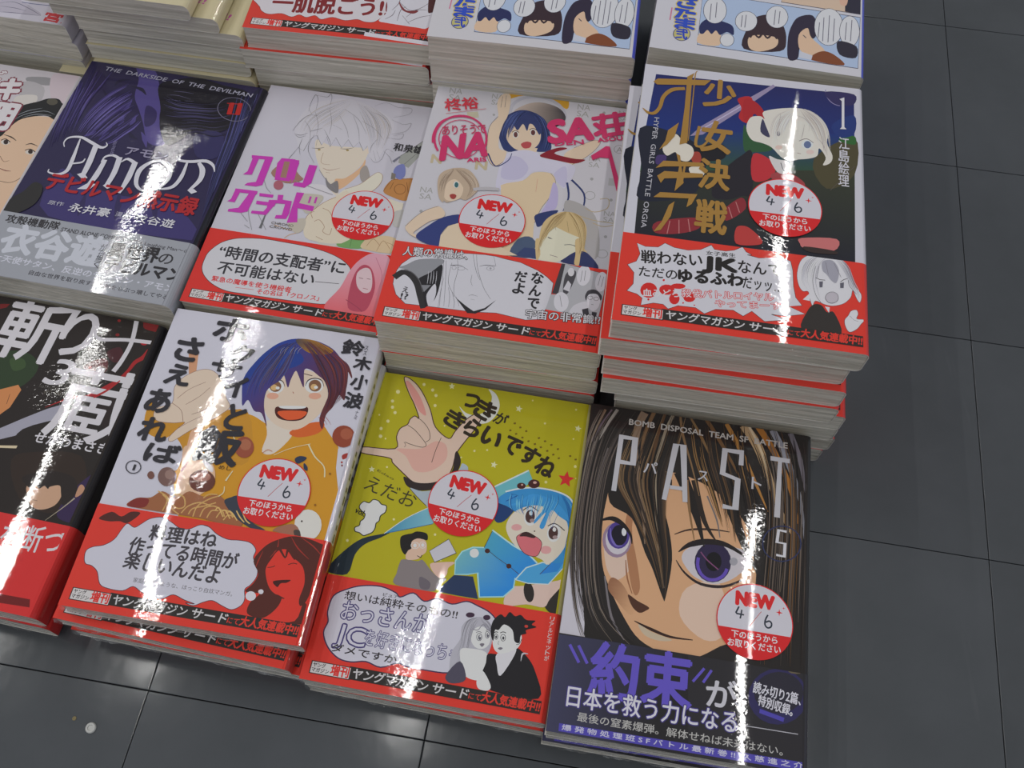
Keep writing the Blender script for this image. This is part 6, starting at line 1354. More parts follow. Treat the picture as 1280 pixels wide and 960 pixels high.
['H',[(60,50,104),(84,74,134),(46,38,80)],50,0.91,[-118,1743,-48,1530,-7,1334,15,1155,52,998],[207,1781,170,1610,144,1476,141,1319,151,1139],62],
['F',(26,24,34),[539,1693,641,1772,780,1818,971,1787,1147,1761,1171,1623,1144,1432,1036,1347,918,1352,848,1232,779,1202,687,1333,625,1505],1],
['F',(46,42,84),[939,1296,1025,1375,1131,1338,1148,1163,1022,1136],1],
['F',(44,44,84),[1193,915,1151,1282,1187,1441,1218,1062,1248,706,1235,622],1],  # blue sheen reflected along the right edge, drawn into the cover colour
['F',(30,30,54),[1187,1441,1184,1721,1242,1813,1256,1245,1275,631,1235,622,1210,1118],1],
['S',(100,96,128),[0.11,0.34,0.11],[628,1619,695,1631,795,1617],1,0],
['S',(100,96,128),[0.11,0.34,0.11],[649,1581,735,1589,824,1603],1,0],
['S',(100,96,128),[0.11,0.34,0.11],[659,1663,728,1670,799,1669],1,0],
['S',(100,96,128),[0.11,0.33,0.11],[848,1414,911,1435],1,0],
['S',(100,96,128),[0.11,0.33,0.11],[774,1216,795,1250],1,0],
['S',(100,96,128),[0.11,0.33,0.11],[827,1348,940,1387],1,0],
['H',[(44,42,62),(60,56,84),(20,18,24),(74,70,110)],60,0.56,[584,1671,701,1616,821,1610,953,1639,1052,1692],[753,1211,832,1273,950,1329,1067,1324,1164,1375],63],
['H',[(60,62,110),(84,84,140),(34,32,56)],50,0.68,[1096,1702,1143,1370,1166,1051,1217,699],[1229,1762,1262,1426,1280,1047,1288,714],64],  # bluish strands of the right edge reflection, painted as colour
['S',(104,100,120),[0.56],[1230,1591,1232,1564,1226,1539,1213,1517,1193,1500,1168,1489,1140,1485,1109,1488,1079,1497,1051,1513,1028,1533,1010,1558,1000,1584,997,1611,1002,1636,1015,1659,1035,1676,1061,1687,1090,1691,1121,1689,1151,1679,1179,1663,1203,1642,1220,1617],0,1],
['T','II',1085,1539,78,11,-14,100,(170,34,34),0.05,None,0],
['S',(170,34,34),[0.67],[1050,1631,1134,1640],0,0],
['S',(170,34,34),[0.67],[1082,1541,1159,1549],0,0],
['S',(196,194,206),[0.54,0.86,1.51,1.94,2.37,2.16,1.08,0.32],[150,1037,130,1075,147,1120,220,1139,302,1111,384,1082,414,1106,397,1132],1,0],
['S',(196,194,206),[0.87,2.6,2.6,1.74,1.08,0.43],[221,1124,245,952,250,852,206,811,142,815,133,841],1,0],
['S',(196,194,206),[3.67,3.89,3.24],[345,1091,361,948,365,841],1,0],
['F',(196,194,206),[325,837,359,861,405,821,372,807],0],
['S',(196,194,206),[1.28,1.49,0.64],[261,915,314,938,322,972],1,0],
['S',(196,194,206),[2.78,3.86,2.78],[452,989,448,852,431,756],1,0],
['S',(196,194,206),[0.43,1.5,1.92,2.14],[434,964,442,1012,484,1035,537,1018],1,0],
['S',(196,194,206),[3.65,3.65,3.01],[535,1029,551,902,546,788],1,0],
['S',(196,194,206),[0.64,1.93,2.78],[560,991,591,1026,659,997],1,0],
['S',(196,194,206),[3.64,3.85,1.71],[649,1010,656,868,648,747],1,0],
['F',(196,194,206),[523,783,543,815,585,782,560,763],0],
['F',(196,194,206),[375,723,418,777,476,787,457,741,417,729],0],
['S',(196,194,206),[2.36,2.79,3.22,2.58,1.5,2.58,3.43,2.36,2.36],[806,1058,884,1002,905,921,863,828,786,797,724,840,702,949,748,1031,806,1058],1,0],
['S',(196,194,206),[0.43,1.94,2.37,2.59,1.94,0.43],[891,1120,921,1086,994,1089,1087,1114,1146,1090,1176,1039],1,0],
['S',(196,194,206),[1.29,2.79,2.58,1.5,0.43],[976,1083,983,955,960,868,900,835,860,837],1,0],
['S',(196,194,206),[2.15,3.65,3.22,1.72],[1050,1091,1095,1036,1107,953,1070,858],1,0],
['F',(196,194,206),[1059,858,1096,877,1125,858,1095,835],0],
['T','アモン',552,1054,282,7,-2,73,(140,134,160),0.03,None,0],
['T','新',445,1116,24,0,0,41,(120,114,150),0,None,0],
['T','装',452,1074,24,0,0,41,(120,114,150),0,None,0],
['T','版',459,1032,24,0,0,40,(120,114,150),0,None,0],
['T','デビルマン黙示録',164,683,1003,-17,2,135,(160,32,38),0.05,None,0],
['T','原作',246,570,101,2,-1,32,(180,178,192),0,None,0],
['T','永井豪',390,544,267,6,-1,64,(198,196,208),0.02,None,0],
['T','漫画',692,570,92,0,0,34,(180,178,192),0,None,0],
['T','衣谷遊',816,548,262,3,-1,62,(198,196,208),0.02,None,0],
['T','THE  DARKSIDE  OF  THE  DEVILMAN',120,1750,1069,-33,6,35,(160,158,176),0.02,None,0],
['F',(40,38,38),[-4,464,3,564,55,636,90,720,160,689,172,569,115,482,57,452],1]],'band':[
['T','攻殻機動隊',49,382,346,7,-1,61,(50,48,52),0.04,None,0],
['T','STAND ALONE COMPLEX',415,386,414,7,-1,31,(60,58,64),0.03,None,0],
['T','～The Laughing Man～の',844,394,400,-8,1,30,(60,58,64),0.02,None,0],
['T','衣谷遊',99,166,637,14,-5,206,(184,186,196),0.06,None,0],
['T','が',703,291,40,0,0,59,(60,58,64),0,None,0],
['T','描',711,230,40,0,0,58,(60,58,64),0,None,0],
['T','く',717,168,40,0,0,58,(60,58,64),0,None,0],
['T','異世界',769,264,311,16,-5,106,(40,38,42),0.06,None,0],
['T','の',1084,279,87,2,-2,86,(50,48,52),0.02,None,0],
['T','デビルマン',780,166,484,8,-2,95,(40,38,42),0.06,None,0],
['T','大天使サタン、反逆のデーモン・アモン',97,99,1154,-1,0,49,(188,188,200),0.03,None,0],
['T','自由な世界を取り戻すため神をもぶっ壊してやる!!',365,43,899,-2,0,32,(60,58,64),0.02,None,0]]},
'B0':{'W':126.98,'H':182,'t':14.55,'r':3,'base':(186, 180, 186),'spine':(180, 176, 182),'bb':None,'bs':None,'bh':0,'cov':[
['F',(140,138,142),[890,1739,1050,1763,1074,1695,925,1692],1],
['F',(168,164,168),[884,1693,1044,1671,1073,1517,942,1508],1],
['F',(190,176,184),[1054,1800,1253,1814,1258,1554,1137,1583],1],
['F',(196,190,186),[895,1551,1027,1587,1043,1493,928,1452],1],
['F',(206,172,146),[838,1193,847,1229,920,1244,985,1359,1172,1415,1267,1382,1332,1294,1283,1199,1272,1049,1258,885,1247,663,1254,543,1117,515],1],
['F',(30,30,32),[870,1183,890,1306,903,1391,970,1478,1064,1536,1117,1575,1190,1585,1241,1547,1310,1556,1340,1397,1299,1369,1232,1401,1157,1420,1023,1362,974,1268,949,1182],1],
['S',(150,154,162),[0.12,0.5,0.12],[963,1321,1019,1401,1139,1460,1226,1443],1,0],
['S',(150,154,162),[0.12,0.5,0.12],[965,1373,1029,1438,1116,1482],1,0],
['S',(150,154,162),[0.12,0.5,0.12],[1018,1375,1103,1422,1206,1430],1,0],
['F',(80,76,66),[1195,1559,1197,1550,1196,1541,1190,1533,1182,1526,1171,1523,1159,1522,1147,1524,1136,1529,1127,1536,1121,1544,1119,1554,1120,1563,1126,1571,1134,1577,1145,1581,1157,1582,1169,1580,1180,1575,1189,1568],0],
['S',(60,44,38),[0.25,0.98,0.37],[964,1205,1023,1194,1071,1170],1,0],
['S',(60,44,38),[0.37,0.98,0.24],[1149,1147,1180,1165,1232,1153],1,0],
['F',(196,188,182),[1036,1149,1037,1142,1036,1136,1032,1130,1025,1125,1017,1122,1007,1121,998,1123,989,1126,983,1131,978,1138,976,1145,978,1151,982,1157,988,1162,997,1165,1006,1166,1016,1164,1024,1161,1031,1156],0],
['F',(50,36,34),[1024,1149,1026,1142,1027,1136,1025,1131,1022,1128,1018,1126,1013,1126,1007,1128,1001,1131,997,1136,993,1142,991,1149,990,1155,992,1160,995,1163,999,1165,1004,1165,1010,1163,1016,1160,1020,1155],0],
['S',(40,30,30),[0.61],[970,1153,994,1171,1038,1150],1,0],
['F',(196,188,182),[1236,1101,1237,1094,1235,1088,1230,1082,1223,1078,1214,1075,1204,1074,1194,1075,1185,1078,1178,1082,1174,1088,1173,1094,1175,1101,1179,1106,1187,1111,1196,1114,1206,1115,1216,1114,1225,1111,1232,1106],0],
['F',(50,36,34),[1221,1101,1223,1095,1223,1090,1222,1085,1219,1082,1214,1080,1209,1080,1204,1081,1198,1085,1194,1089,1190,1095,1189,1100,1189,1106,1190,1111,1193,1114,1198,1116,1203,1116,1208,1114,1214,1111,1218,1106],0],
['S',(40,30,30),[0.61],[1165,1101,1195,1119,1244,1099],1,0],
['S',(130,90,74),[0.36],[1025,1023,1070,983,1102,998],1,0],
['S',(120,66,62),[0.48,0.72,0.24],[1059,925,1116,912,1154,915],1,0],
['S',(70,50,46),[0.36],[1107,823,1196,825,1254,892],1,0],
['T','キ',743,1503,143,0,0,199,(206,198,202),0.09,(116,40,58),0.07],
['T','明',815,1246,143,0,0,231,(206,198,202),0.09,(116,40,58),0.07],
['T','ビ',616,1670,115,0,0,89,(206,198,202),0.05,(116,40,58),0.05]],'band':[
]},
'C4':{'W':126.98,'H':182,'t':15.95,'r':3,'base':(190, 188, 196),'spine':(58, 70, 176),'bb':None,'bs':None,'bh':0,'cov':[
['F',(160,176,206),[272,544,280,78,1229,68,1238,514],0],
['S',(50,48,70),[0.39],[272,544,280,78,1229,68,1238,514],0,1],
['F',(196,172,152),[770,718,755,556,1241,542,1249,723],0],
['S',(50,48,70),[0.39],[770,718,755,556,1241,542,1249,723],0,1],
['F',(40,38,54),[1141,748,1249,747,1241,542,1145,549],0],
['F',(200,160,140),[1112,672,1158,681,1151,606,1116,608],1],
['F',(206,174,148),[283,92,287,184,344,222,405,209,409,96],1],
['F',(38,42,84),[284,184,283,261,335,323,405,311,475,281,487,203,447,221,407,187,380,221,356,185,329,215,306,177],1],
['F',(52,36,44),[556,98,560,262,605,383,708,427,776,351,802,224,770,120],1],
['F',(206,174,148),[579,200,644,236,746,230,742,151,653,94,589,111],1],
['S',(52,36,44),[1.51,0.91,1.51,0.91,1.51,0.91,1.21],[586,202,606,239,638,213,661,250,690,219,718,255,747,222],1,0],
['F',(198,198,208),[429,411,428,374,421,340,408,311,390,291,369,281,347,282,327,294,309,317,297,347,290,382,290,419,297,453,310,483,328,503,349,514,372,512,392,500,410,477,422,446],0],
['S',(50,48,70),[0.31],[429,411,429,380,424,351,415,325,402,303,387,289,369,281,351,281,333,289,318,304,305,326,295,352,290,382,290,413,294,442,303,469,316,491,332,506,349,514,368,513,386,505,402,489,415,467,424,440],0,1],
['F',(198,198,208),[620,353,619,325,611,298,598,276,580,260,560,252,540,252,521,260,505,277,494,299,489,326,490,354,497,380,510,403,528,420,548,428,569,428,588,419,604,403,615,380],0],
['S',(50,48,70),[0.31],[620,353,619,330,614,307,605,287,592,270,577,258,560,252,543,251,527,256,512,268,501,284,492,303,489,326,489,349,494,372,503,393,516,410,531,422,548,428,566,429,582,423,597,412,609,396,617,375],0,1],
['F',(198,198,208),[803,429,801,398,793,369,779,344,762,327,742,318,721,318,702,328,686,347,675,372,670,402,672,433,680,462,693,487,711,505,731,514,752,514,771,503,787,484,798,459],0],
['S',(50,48,70),[0.31],[803,429,802,403,796,378,787,356,774,337,758,324,742,318,725,317,708,324,694,336,682,354,674,377,670,402,671,427,676,453,686,475,699,494,714,507,731,514,749,514,765,508,780,495,791,476,799,454],0,1],
['F',(198,198,208),[493,161,493,143,488,127,480,112,469,102,456,97,443,97,431,102,421,113,414,127,411,144,411,162,416,178,424,193,435,203,448,208,461,208,473,203,483,192,490,178],0],
['S',(50,48,70),[0.3],[493,161,493,146,490,132,484,119,476,109,467,101,456,97,446,97,435,100,426,107,419,117,413,130,411,144,411,159,414,173,420,186,427,197,437,204,448,208,458,209,469,205,478,198,486,188,491,175],0,1],
['F',(44,36,56),[820,67,811,248,830,363,867,442,950,473,983,372,971,281,928,250,886,177,875,78],1],
['F',(206,172,146),[874,283,924,355,949,277,1034,175,962,123,887,155],1],
['S',(60,50,70),[0.61],[899,288,919,266],1,0],
['F',(120,66,38),[956,84,976,141,1034,175,1101,146,1146,77],1],
['F',(186,188,200),[887,145,962,123,956,84,882,90],0],
['F',(198,198,208),[1137,408,1134,357,1122,309,1104,269,1081,242,1055,229,1028,231,1003,249,983,280,970,323,964,372,966,424,977,473,995,514,1019,543,1046,556,1073,554,1098,535,1118,502,1132,458],0],
['S',(50,48,70),[0.31],[1137,408,1135,365,1127,324,1114,288,1097,259,1077,239,1055,229,1032,229,1011,241,993,263,978,293,968,331,964,372,965,415,972,457,985,494,1003,525,1023,546,1046,556,1069,555,1090,543,1109,520,1124,488,1133,450],0,1],
['F',(198,198,208),[1235,388,1232,345,1224,306,1212,273,1195,251,1177,241,1159,244,1142,259,1128,286,1119,322,1115,364,1117,407,1125,447,1138,480,1154,504,1173,514,1192,511,1209,495,1222,467,1231,430],0],
['S',(50,48,70),[0.3],[1235,388,1233,352,1227,319,1218,289,1206,265,1192,248,1177,241,1162,242,1147,253,1135,271,1125,297,1118,329,1115,364,1117,400,1122,434,1131,465,1143,489,1157,506,1173,514,1188,513,1203,502,1216,482,1226,455,1232,423],0,1],
['F',(42,38,52),[1108,277,1217,255,1214,154,1120,164],1],
['S',(96,94,110),[0.46],[994,419,989,285],0,0],
['S',(96,94,110),[0.46],[1019,469,1017,258],0,0],
['S',(96,94,110),[0.46],[1052,494,1049,254],0,0],
['S',(96,94,110),[0.46],[1083,471,1079,270],0,0],
['S',(96,94,110),[0.46],[1156,452,1150,296],0,0],
['S',(96,94,110),[0.46],[1188,481,1182,292],0,0],
['S',(96,94,110),[0.46],[332,452,335,305],0,0],
['S',(96,94,110),[0.46],[365,471,368,334],0,0],
['S',(96,94,110),[0.46],[551,395,549,282],0,0],
['S',(96,94,110),[0.46],[724,476,722,340],0,0],
['S',(96,94,110),[0.46],[752,470,749,357],0,0],
['S',(96,94,110),[0.46],[528,386,527,282],0,0],
['T','た',123,274,120,0,0,113,(44,72,176),0.08,(196,176,70),0.05],
['T','ま',133,191,116,0,0,95,(44,72,176),0.08,(196,176,70),0.05],
['T','さ',125,378,116,0,0,110,(44,72,176),0.08,(196,176,70),0.05],
['F',(178,170,110),[230,159,230,141,224,123,214,108,201,97,186,91,170,91,155,96,143,107,134,121,130,139,130,157,136,175,146,190,159,201,174,207,190,208,205,202,217,192,226,177],0],
['S',(60,60,110),[0.45],[230,159,230,144,226,129,220,115,210,104,199,96,186,91,173,90,160,94,149,101,140,111,133,124,130,139,130,154,133,169,140,183,150,194,161,203,174,207,187,208,200,205,212,198,221,187,227,174],0,1],
['T','弐',147,105,67,0,0,87,(44,66,170),0.06,None,0],
['S',(190,110,140),[0.77],[98,369,97,256],0,0]],'band':[
]},
'C3':{'W':126.98,'H':182,'t':17.55,'r':3,'base':(190, 187, 192),'spine':(58, 70, 176),'bb':None,'bs':None,'bh':0,'cov':'C4','band':[
]},
'C2':{'W':126.98,'H':182,'t':15.95,'r':3,'base':(188, 60, 50),'spine':(130, 32, 30),'bb':(196, 56, 44),'bs':(120, 28, 28),'bh':55.5,'cov':[
],'band':[
['F',(196,190,196),[20,370,63,203,99,157,146,144,221,161,292,138,338,166,389,148,442,173,490,143,559,173,645,155,722,176,772,161,829,164,864,196,932,294,952,504],1],
['S',(120,40,40),[0.35],[20,370,63,203,99,157,146,144,221,161,292,138,338,166,389,148,442,173,490,143,559,173,645,155,722,176,772,161,829,164,864,196,932,294,952,504],1,1],
['T','一肌脱ごう!!',145,174,767,53,-11,165,(120,34,38),0.05,None,0],
['F',(196,194,204),[865,186,901,272,899,497,1230,544,1238,321,1195,164,1121,156,1015,163,921,171],1],
['S',(90,76,84),[0.23,0.46,0.23],[932,294,965,367,964,436],1,0],
['S',(90,76,84),[0.23,0.46,0.23],[985,200,989,302,1018,340],1,0],
['S',(90,76,84),[0.23,0.46,0.23],[1036,241,1092,317,1161,327],1,0],
['S',(90,76,84),[0.23,0.46,0.23],[1056,194,1127,254,1192,280],1,0],
['S',(90,76,84),[0.23,0.46,0.23],[903,205,942,244,955,297],1,0],
['S',(90,76,84),[0.23,0.46,0.23],[962,384,1047,310,1112,337,1161,395],1,0],
['S',(90,76,84),[0.23,0.46,0.23],[1010,254,1070,179],1,0],
['F',(70,34,34),[1149,533,1207,541,1221,352,1188,305,1167,328],1],
['F',(120,50,54),[962,384,1024,307,1104,315,1075,281,1001,304],1],
['F',(42,38,36),[240,39,1235,39,1235,103,240,103],0],
['F',(42,38,36),[40,35,252,35,252,99,40,99],0],
['F',(195,190,190),[45,39,247,39,247,95,45,95],0],
['T','ヤング',52,70,65,0,0,21,(34,30,30),0.03,None,0],
['T','マガジン',50,45,90,0,0,21,(34,30,30),0.03,None,0],
['T','増刊',148,43,94,0,0,50,(200,45,40),0.05,None,0],
['T','ヤングマガジン',260,46,390,0,6,50,(190,186,188),0.03,None,0],
['T','サード',675,46,185,0,6,50,(190,186,188),0.03,None,0],
['T','にて',865,50,60,0,3,32,(204,53,42),0.02,None,0],
['T','大人気連載中!!',930,49,298,0,5,48,(204,53,42),0.05,None,0],
['F',(196,192,200),[797,67,1228,37,1231,2,798,31],0]]},
'C1':{'W':126.98,'H':182,'t':15.55,'r':3,'base':(188, 184, 196),'spine':(180, 176, 190),'bb':None,'bs':None,'bh':0,'cov':[
['T','宮月',1100,23,249,-12,4,80,(186,48,52),0.06,None,0],
['F',(172,166,180),[697,176,817,200,991,122,1073,68,930,49,754,54],1],
['S',(90,88,110),[0.14,0.48,0.14],[750,125,839,153,975,109,1075,63],1,0],
['S',(90,88,110),[0.14,0.48,0.14],[887,142,993,102,1066,67],1,0],
['S',(90,88,110),[0.13,0.47,0.13],[789,41,871,52,1076,60],1,0],
['S',(90,88,110),[0.14,0.47,0.14],[763,97,871,98,957,85],1,0],
['F',(190,60,40),[955,218,995,226,1017,194,975,189],1],
['F',(206,140,40),[1009,228,1070,241,1089,198,1060,195],1],
['S',(84,90,130),[0.61],[893,162,973,161,1108,168],0,0]],'band':[
]},
'CB':{'W':116,'H':165,'t':11.55,'r':4.2,'base':(188, 178, 146),'spine':(186, 176, 144),'bb':None,'bs':None,'bh':0,'cov':[
['T','版',1199,124,82,-5,6,97,(176,84,150),0.03,None,0],
['T','ス!!',1154,61,120,-20,11,63,(176,84,150),0.04,None,0],
['S',(150,110,90),[1.1],[1123,203,1141,91],0,0],
['S',(176,84,150),[1.32],[857,171,895,112],0,0],
['T','!!',989,139,43,-9,11,54,(176,84,150),0.04,None,0]],'band':[
]},
}

# ------------------------------------------------------------------ sticker: white disc, red foot, NEW 4/6
def sticker_mesh():
    mb = MB(); R = 19.7; red = (196, 34, 38); wh = (190, 187, 196); n = 48
    rim = [(R * math.cos(2 * math.pi * i / n), R * math.sin(2 * math.pi * i / n)) for i in range(n)]
    cr = lin(red)
    for i in range(n):
        a, b = rim[i], rim[(i + 1) % n]
        mb.face([(a[0], a[1], 0), (b[0], b[1], 0), (b[0], b[1], .12), (a[0], a[1], .12)], [cr] * 4)
    mb.face([(x, y, .12) for x, y in rim], [cr] * n)
    mb.clip = (-30, -30, 30, 30); mb.z = .12
    ri = R - 0.55; cut = -5.2
    top = [(x * ri / R, y * ri / R) for x, y in rim if y * ri / R > cut]
    xe = math.sqrt(ri * ri - cut * cut)
    import bisect
    ang0 = math.atan2(cut, xe); ang1 = math.pi - ang0
    arc = [(ri * math.cos(ang0 + (ang1 - ang0) * i / 40), ri * math.sin(ang0 + (ang1 - ang0) * i / 40)) for i in range(41)]
    def F(p, c): return ['F', c, [q * 10 for xy in p for q in xy], 0]
    def S(p, w_, c, sm=0): return ['S', c, w_, [q * 10 for xy in p for q in xy], sm, 0]
    def T(s_, x0, y0, x1, h, c, b): return ['T', s_, x0 * 10, y0 * 10, (x1 - x0) * 10, 0, 0, h * 10, c, b, None, 0]
    ops = [F(arc, wh), T('NEW', -9.8, 7.6, 9.4, 6.8, red, .11)]
    for cx, cy, r in ((12.4, 6.6, 1.9), (14.6, 9.2, .8)):
        ops.append(F([(cx + (r if i % 2 == 0 else r * .28) * math.cos(i * math.pi / 4 + math.pi / 2), cy + (r if i % 2 == 0 else r * .28) * math.sin(i * math.pi / 4 + math.pi / 2)) for i in range(8)], red))
    ink = (44, 50, 62)
    ops += [S([(-8.4, 6.4), (-9.8, 2.9), (-9.4, 2.5), (-5.6, 2.4)], [.8], ink), S([(-6.9, 4.9), (-7.1, 2.5), (-7.5, .2)], [.8], ink),
            S([(3.2, 5.6), (.2, 1.2), (-2.6, -3.2)], [.3], (170, 60, 60)),
            S([(6.6, 4.4), (5.4, 1.6), (5.3, -.9), (6.6, -2.3), (8.3, -1.6), (8.6, .3), (7.4, 1.3), (5.6, .4)], [.85], ink, 1),
            T('下のほうから', -11.6, -9.9, 11.8, 3.6, (206, 200, 206), .03), T('お取りください', -13.2, -14.6, 13.6, 3.9, (206, 200, 206), .03)]
    draw(mb, ops)
    return mb.mesh('new_arrival_sticker')
STICK = sticker_mesh()

# ------------------------------------------------------------------ books
KIND = {}
def kind(key):
    if key in KIND: return KIND[key]
    a = ART[key]; W, H, t = a['W'], a['H'], a['t']
    cov = a['cov'] if not isinstance(a['cov'], str) else ART[a['cov']]['cov']
    mb = MB(); sheet(mb, W, t, 0.3, a['r'], 0.0, 0, H, a['base'], a['spine'])
    mb.clip = (0, 0, W - a['r'] - 0.1, H); mb.z = t
    draw(mb, cov)
    for x, y, dx, dy in a.get('marks', []):      # small lettering on the spine
        cc = lin((50, 48, 52)); z = t * .5
        mb.face([(W + .05, y, z - 1.6), (W + .05, y + dy, z - 1.2), (W + .05, y + dy, z + 1.4), (W + .05, y, z + 1.7)], [cc] * 4)
    k = {'cover': mb.mesh('cover'), 'page_block': page_block_mesh(W, H, t), 't': t, 'W': W}
    if a['bh']:
        top = max(mb.z + 0.03, t + 0.19)
        b2 = MB(); sheet(b2, W, t, 0.12, a['r'], 0.17 if not cov else 0.17, -0.05, a['bh'], a['bb'], a['bs'])
        # front face of the band lies over the printed cover
        b2.clip = (-0.1, -0.05, W - a['r'] - 0.1, a['bh']); b2.z = top
        cb = lin(a['bb']); x1 = W - a['r'] - 0.1
        b2.face([(-.17, -.05, top), (x1, -.05, top), (x1, a['bh'], top), (-.17, a['bh'], top)], [cb] * 4)
        b2.face([(-.17, -.05, t + .17), (x1, -.05, t + .17), (x1, -.05, top), (-.17, -.05, top)], [cb] * 4)
        b2.face([(x1, a['bh'], t + .17), (-.17, a['bh'], t + .17), (-.17, a['bh'], top), (x1, a['bh'], top)], [cb] * 4)
        b2.face([(x1, -.05, t + .17), (x1, a['bh'], t + .17), (x1, a['bh'], top), (x1, -.05, top)], [cb] * 4)
        draw(b2, a['band'])
        k['paper_band'] = b2.mesh('paper_band'); k['ztop'] = b2.z
    else: k['ztop'] = mb.z
    k['shrink_wrap'] = film_mesh(W, t) if a.get('film') else None
    KIND[key] = k
    return k
def book(key, M, label, group=None, sticker=None):
    k = kind(key)
    root = bpy.data.objects.new('comic_book', None); root.empty_display_size = 0.02
    COL.objects.link(root); root.matrix_world = Matrix(M)
    tag(root, label, 'book', group)
    link('cover', k['cover'], root, M_PRINT); link('page_block', k['page_block'], root, M_PAGE)
    if 'paper_band' in k: link('paper_band', k['paper_band'], root, M_PRINT)
    if k['shrink_wrap']: link('shrink_wrap', k['shrink_wrap'], root, M_FILM)
    if sticker:
        s = link('new_arrival_sticker', STICK, root, M_STICK)
        s.location = (sticker[0] / 1000, sticker[1] / 1000, (k['ztop'] + 0.05) / 1000)
        s.rotation_euler = (0, 0, math.radians(sticker[2]))
    return root

# ------------------------------------------------------------------ floor of square vinyl tiles
TS = 0.1523
u0, v0 = (0.2539, 0.3656)
ca, sa = math.cos(-0.1428), math.sin(-0.1428)
fl = bpy.data.meshes.new('floor')
fl.from_pydata([(-3, -3, -0.0025), (4, -3, -0.0025), (4, 5, -0.0025), (-3, 5, -0.0025), (-3, -3, -0.05), (4, -3, -0.05), (4, 5, -0.05), (-3, 5, -0.05)], [], [(0, 1, 2, 3), (7, 6, 5, 4), (0, 4, 5, 1), (1, 5, 6, 2), (2, 6, 7, 3), (3, 7, 4, 0)])
floor = link('floor', fl, None, M_JOINT); floor['kind'] = 'structure'
g, bv, th = 0.0003, 0.0003, 0.0025
h = TS / 2 - g
vs = []
for z, q in ((0, h - bv), (-bv * .6, h), (-th, h)):
    vs += [(-q, -q, z), (q, -q, z), (q, q, z), (-q, q, z)]
fs = [(0, 1, 2, 3)]
for l_ in (0, 4):
    for i in range(4): j = (i + 1) % 4; fs.append((l_ + i, l_ + 4 + i, l_ + 4 + j, l_ + j))
tm = bpy.data.meshes.new('floor_tile'); tm.from_pydata(vs, [], fs); tm.materials.append(M_FLOOR)
for i in range(-8, 6):
    for j in range(-4, 6):
        u, v = u0 + (i + .5) * TS, v0 + (j + .5) * TS
        o = link('floor_tile', tm, floor); o.location = (u * ca - v * sa, u * sa + v * ca, 0); o.rotation_euler = (0, 0, -0.1428)

ce = bpy.data.meshes.new('ceiling')
ce.from_pydata([(-3, -3, 2.70), (4, -3, 2.70), (4, 5, 2.70), (-3, 5, 2.70), (-3, -3, 2.75), (4, -3, 2.75), (4, 5, 2.75), (-3, 5, 2.75)], [], [(3, 2, 1, 0), (4, 5, 6, 7), (0, 1, 5, 4), (1, 2, 6, 5), (2, 3, 7, 6), (3, 0, 4, 7)])
ceiling = link('ceiling', ce, None, plain('ceiling_board', (0.62, 0.62, 0.60), 0.9)); ceiling['kind'] = 'structure'

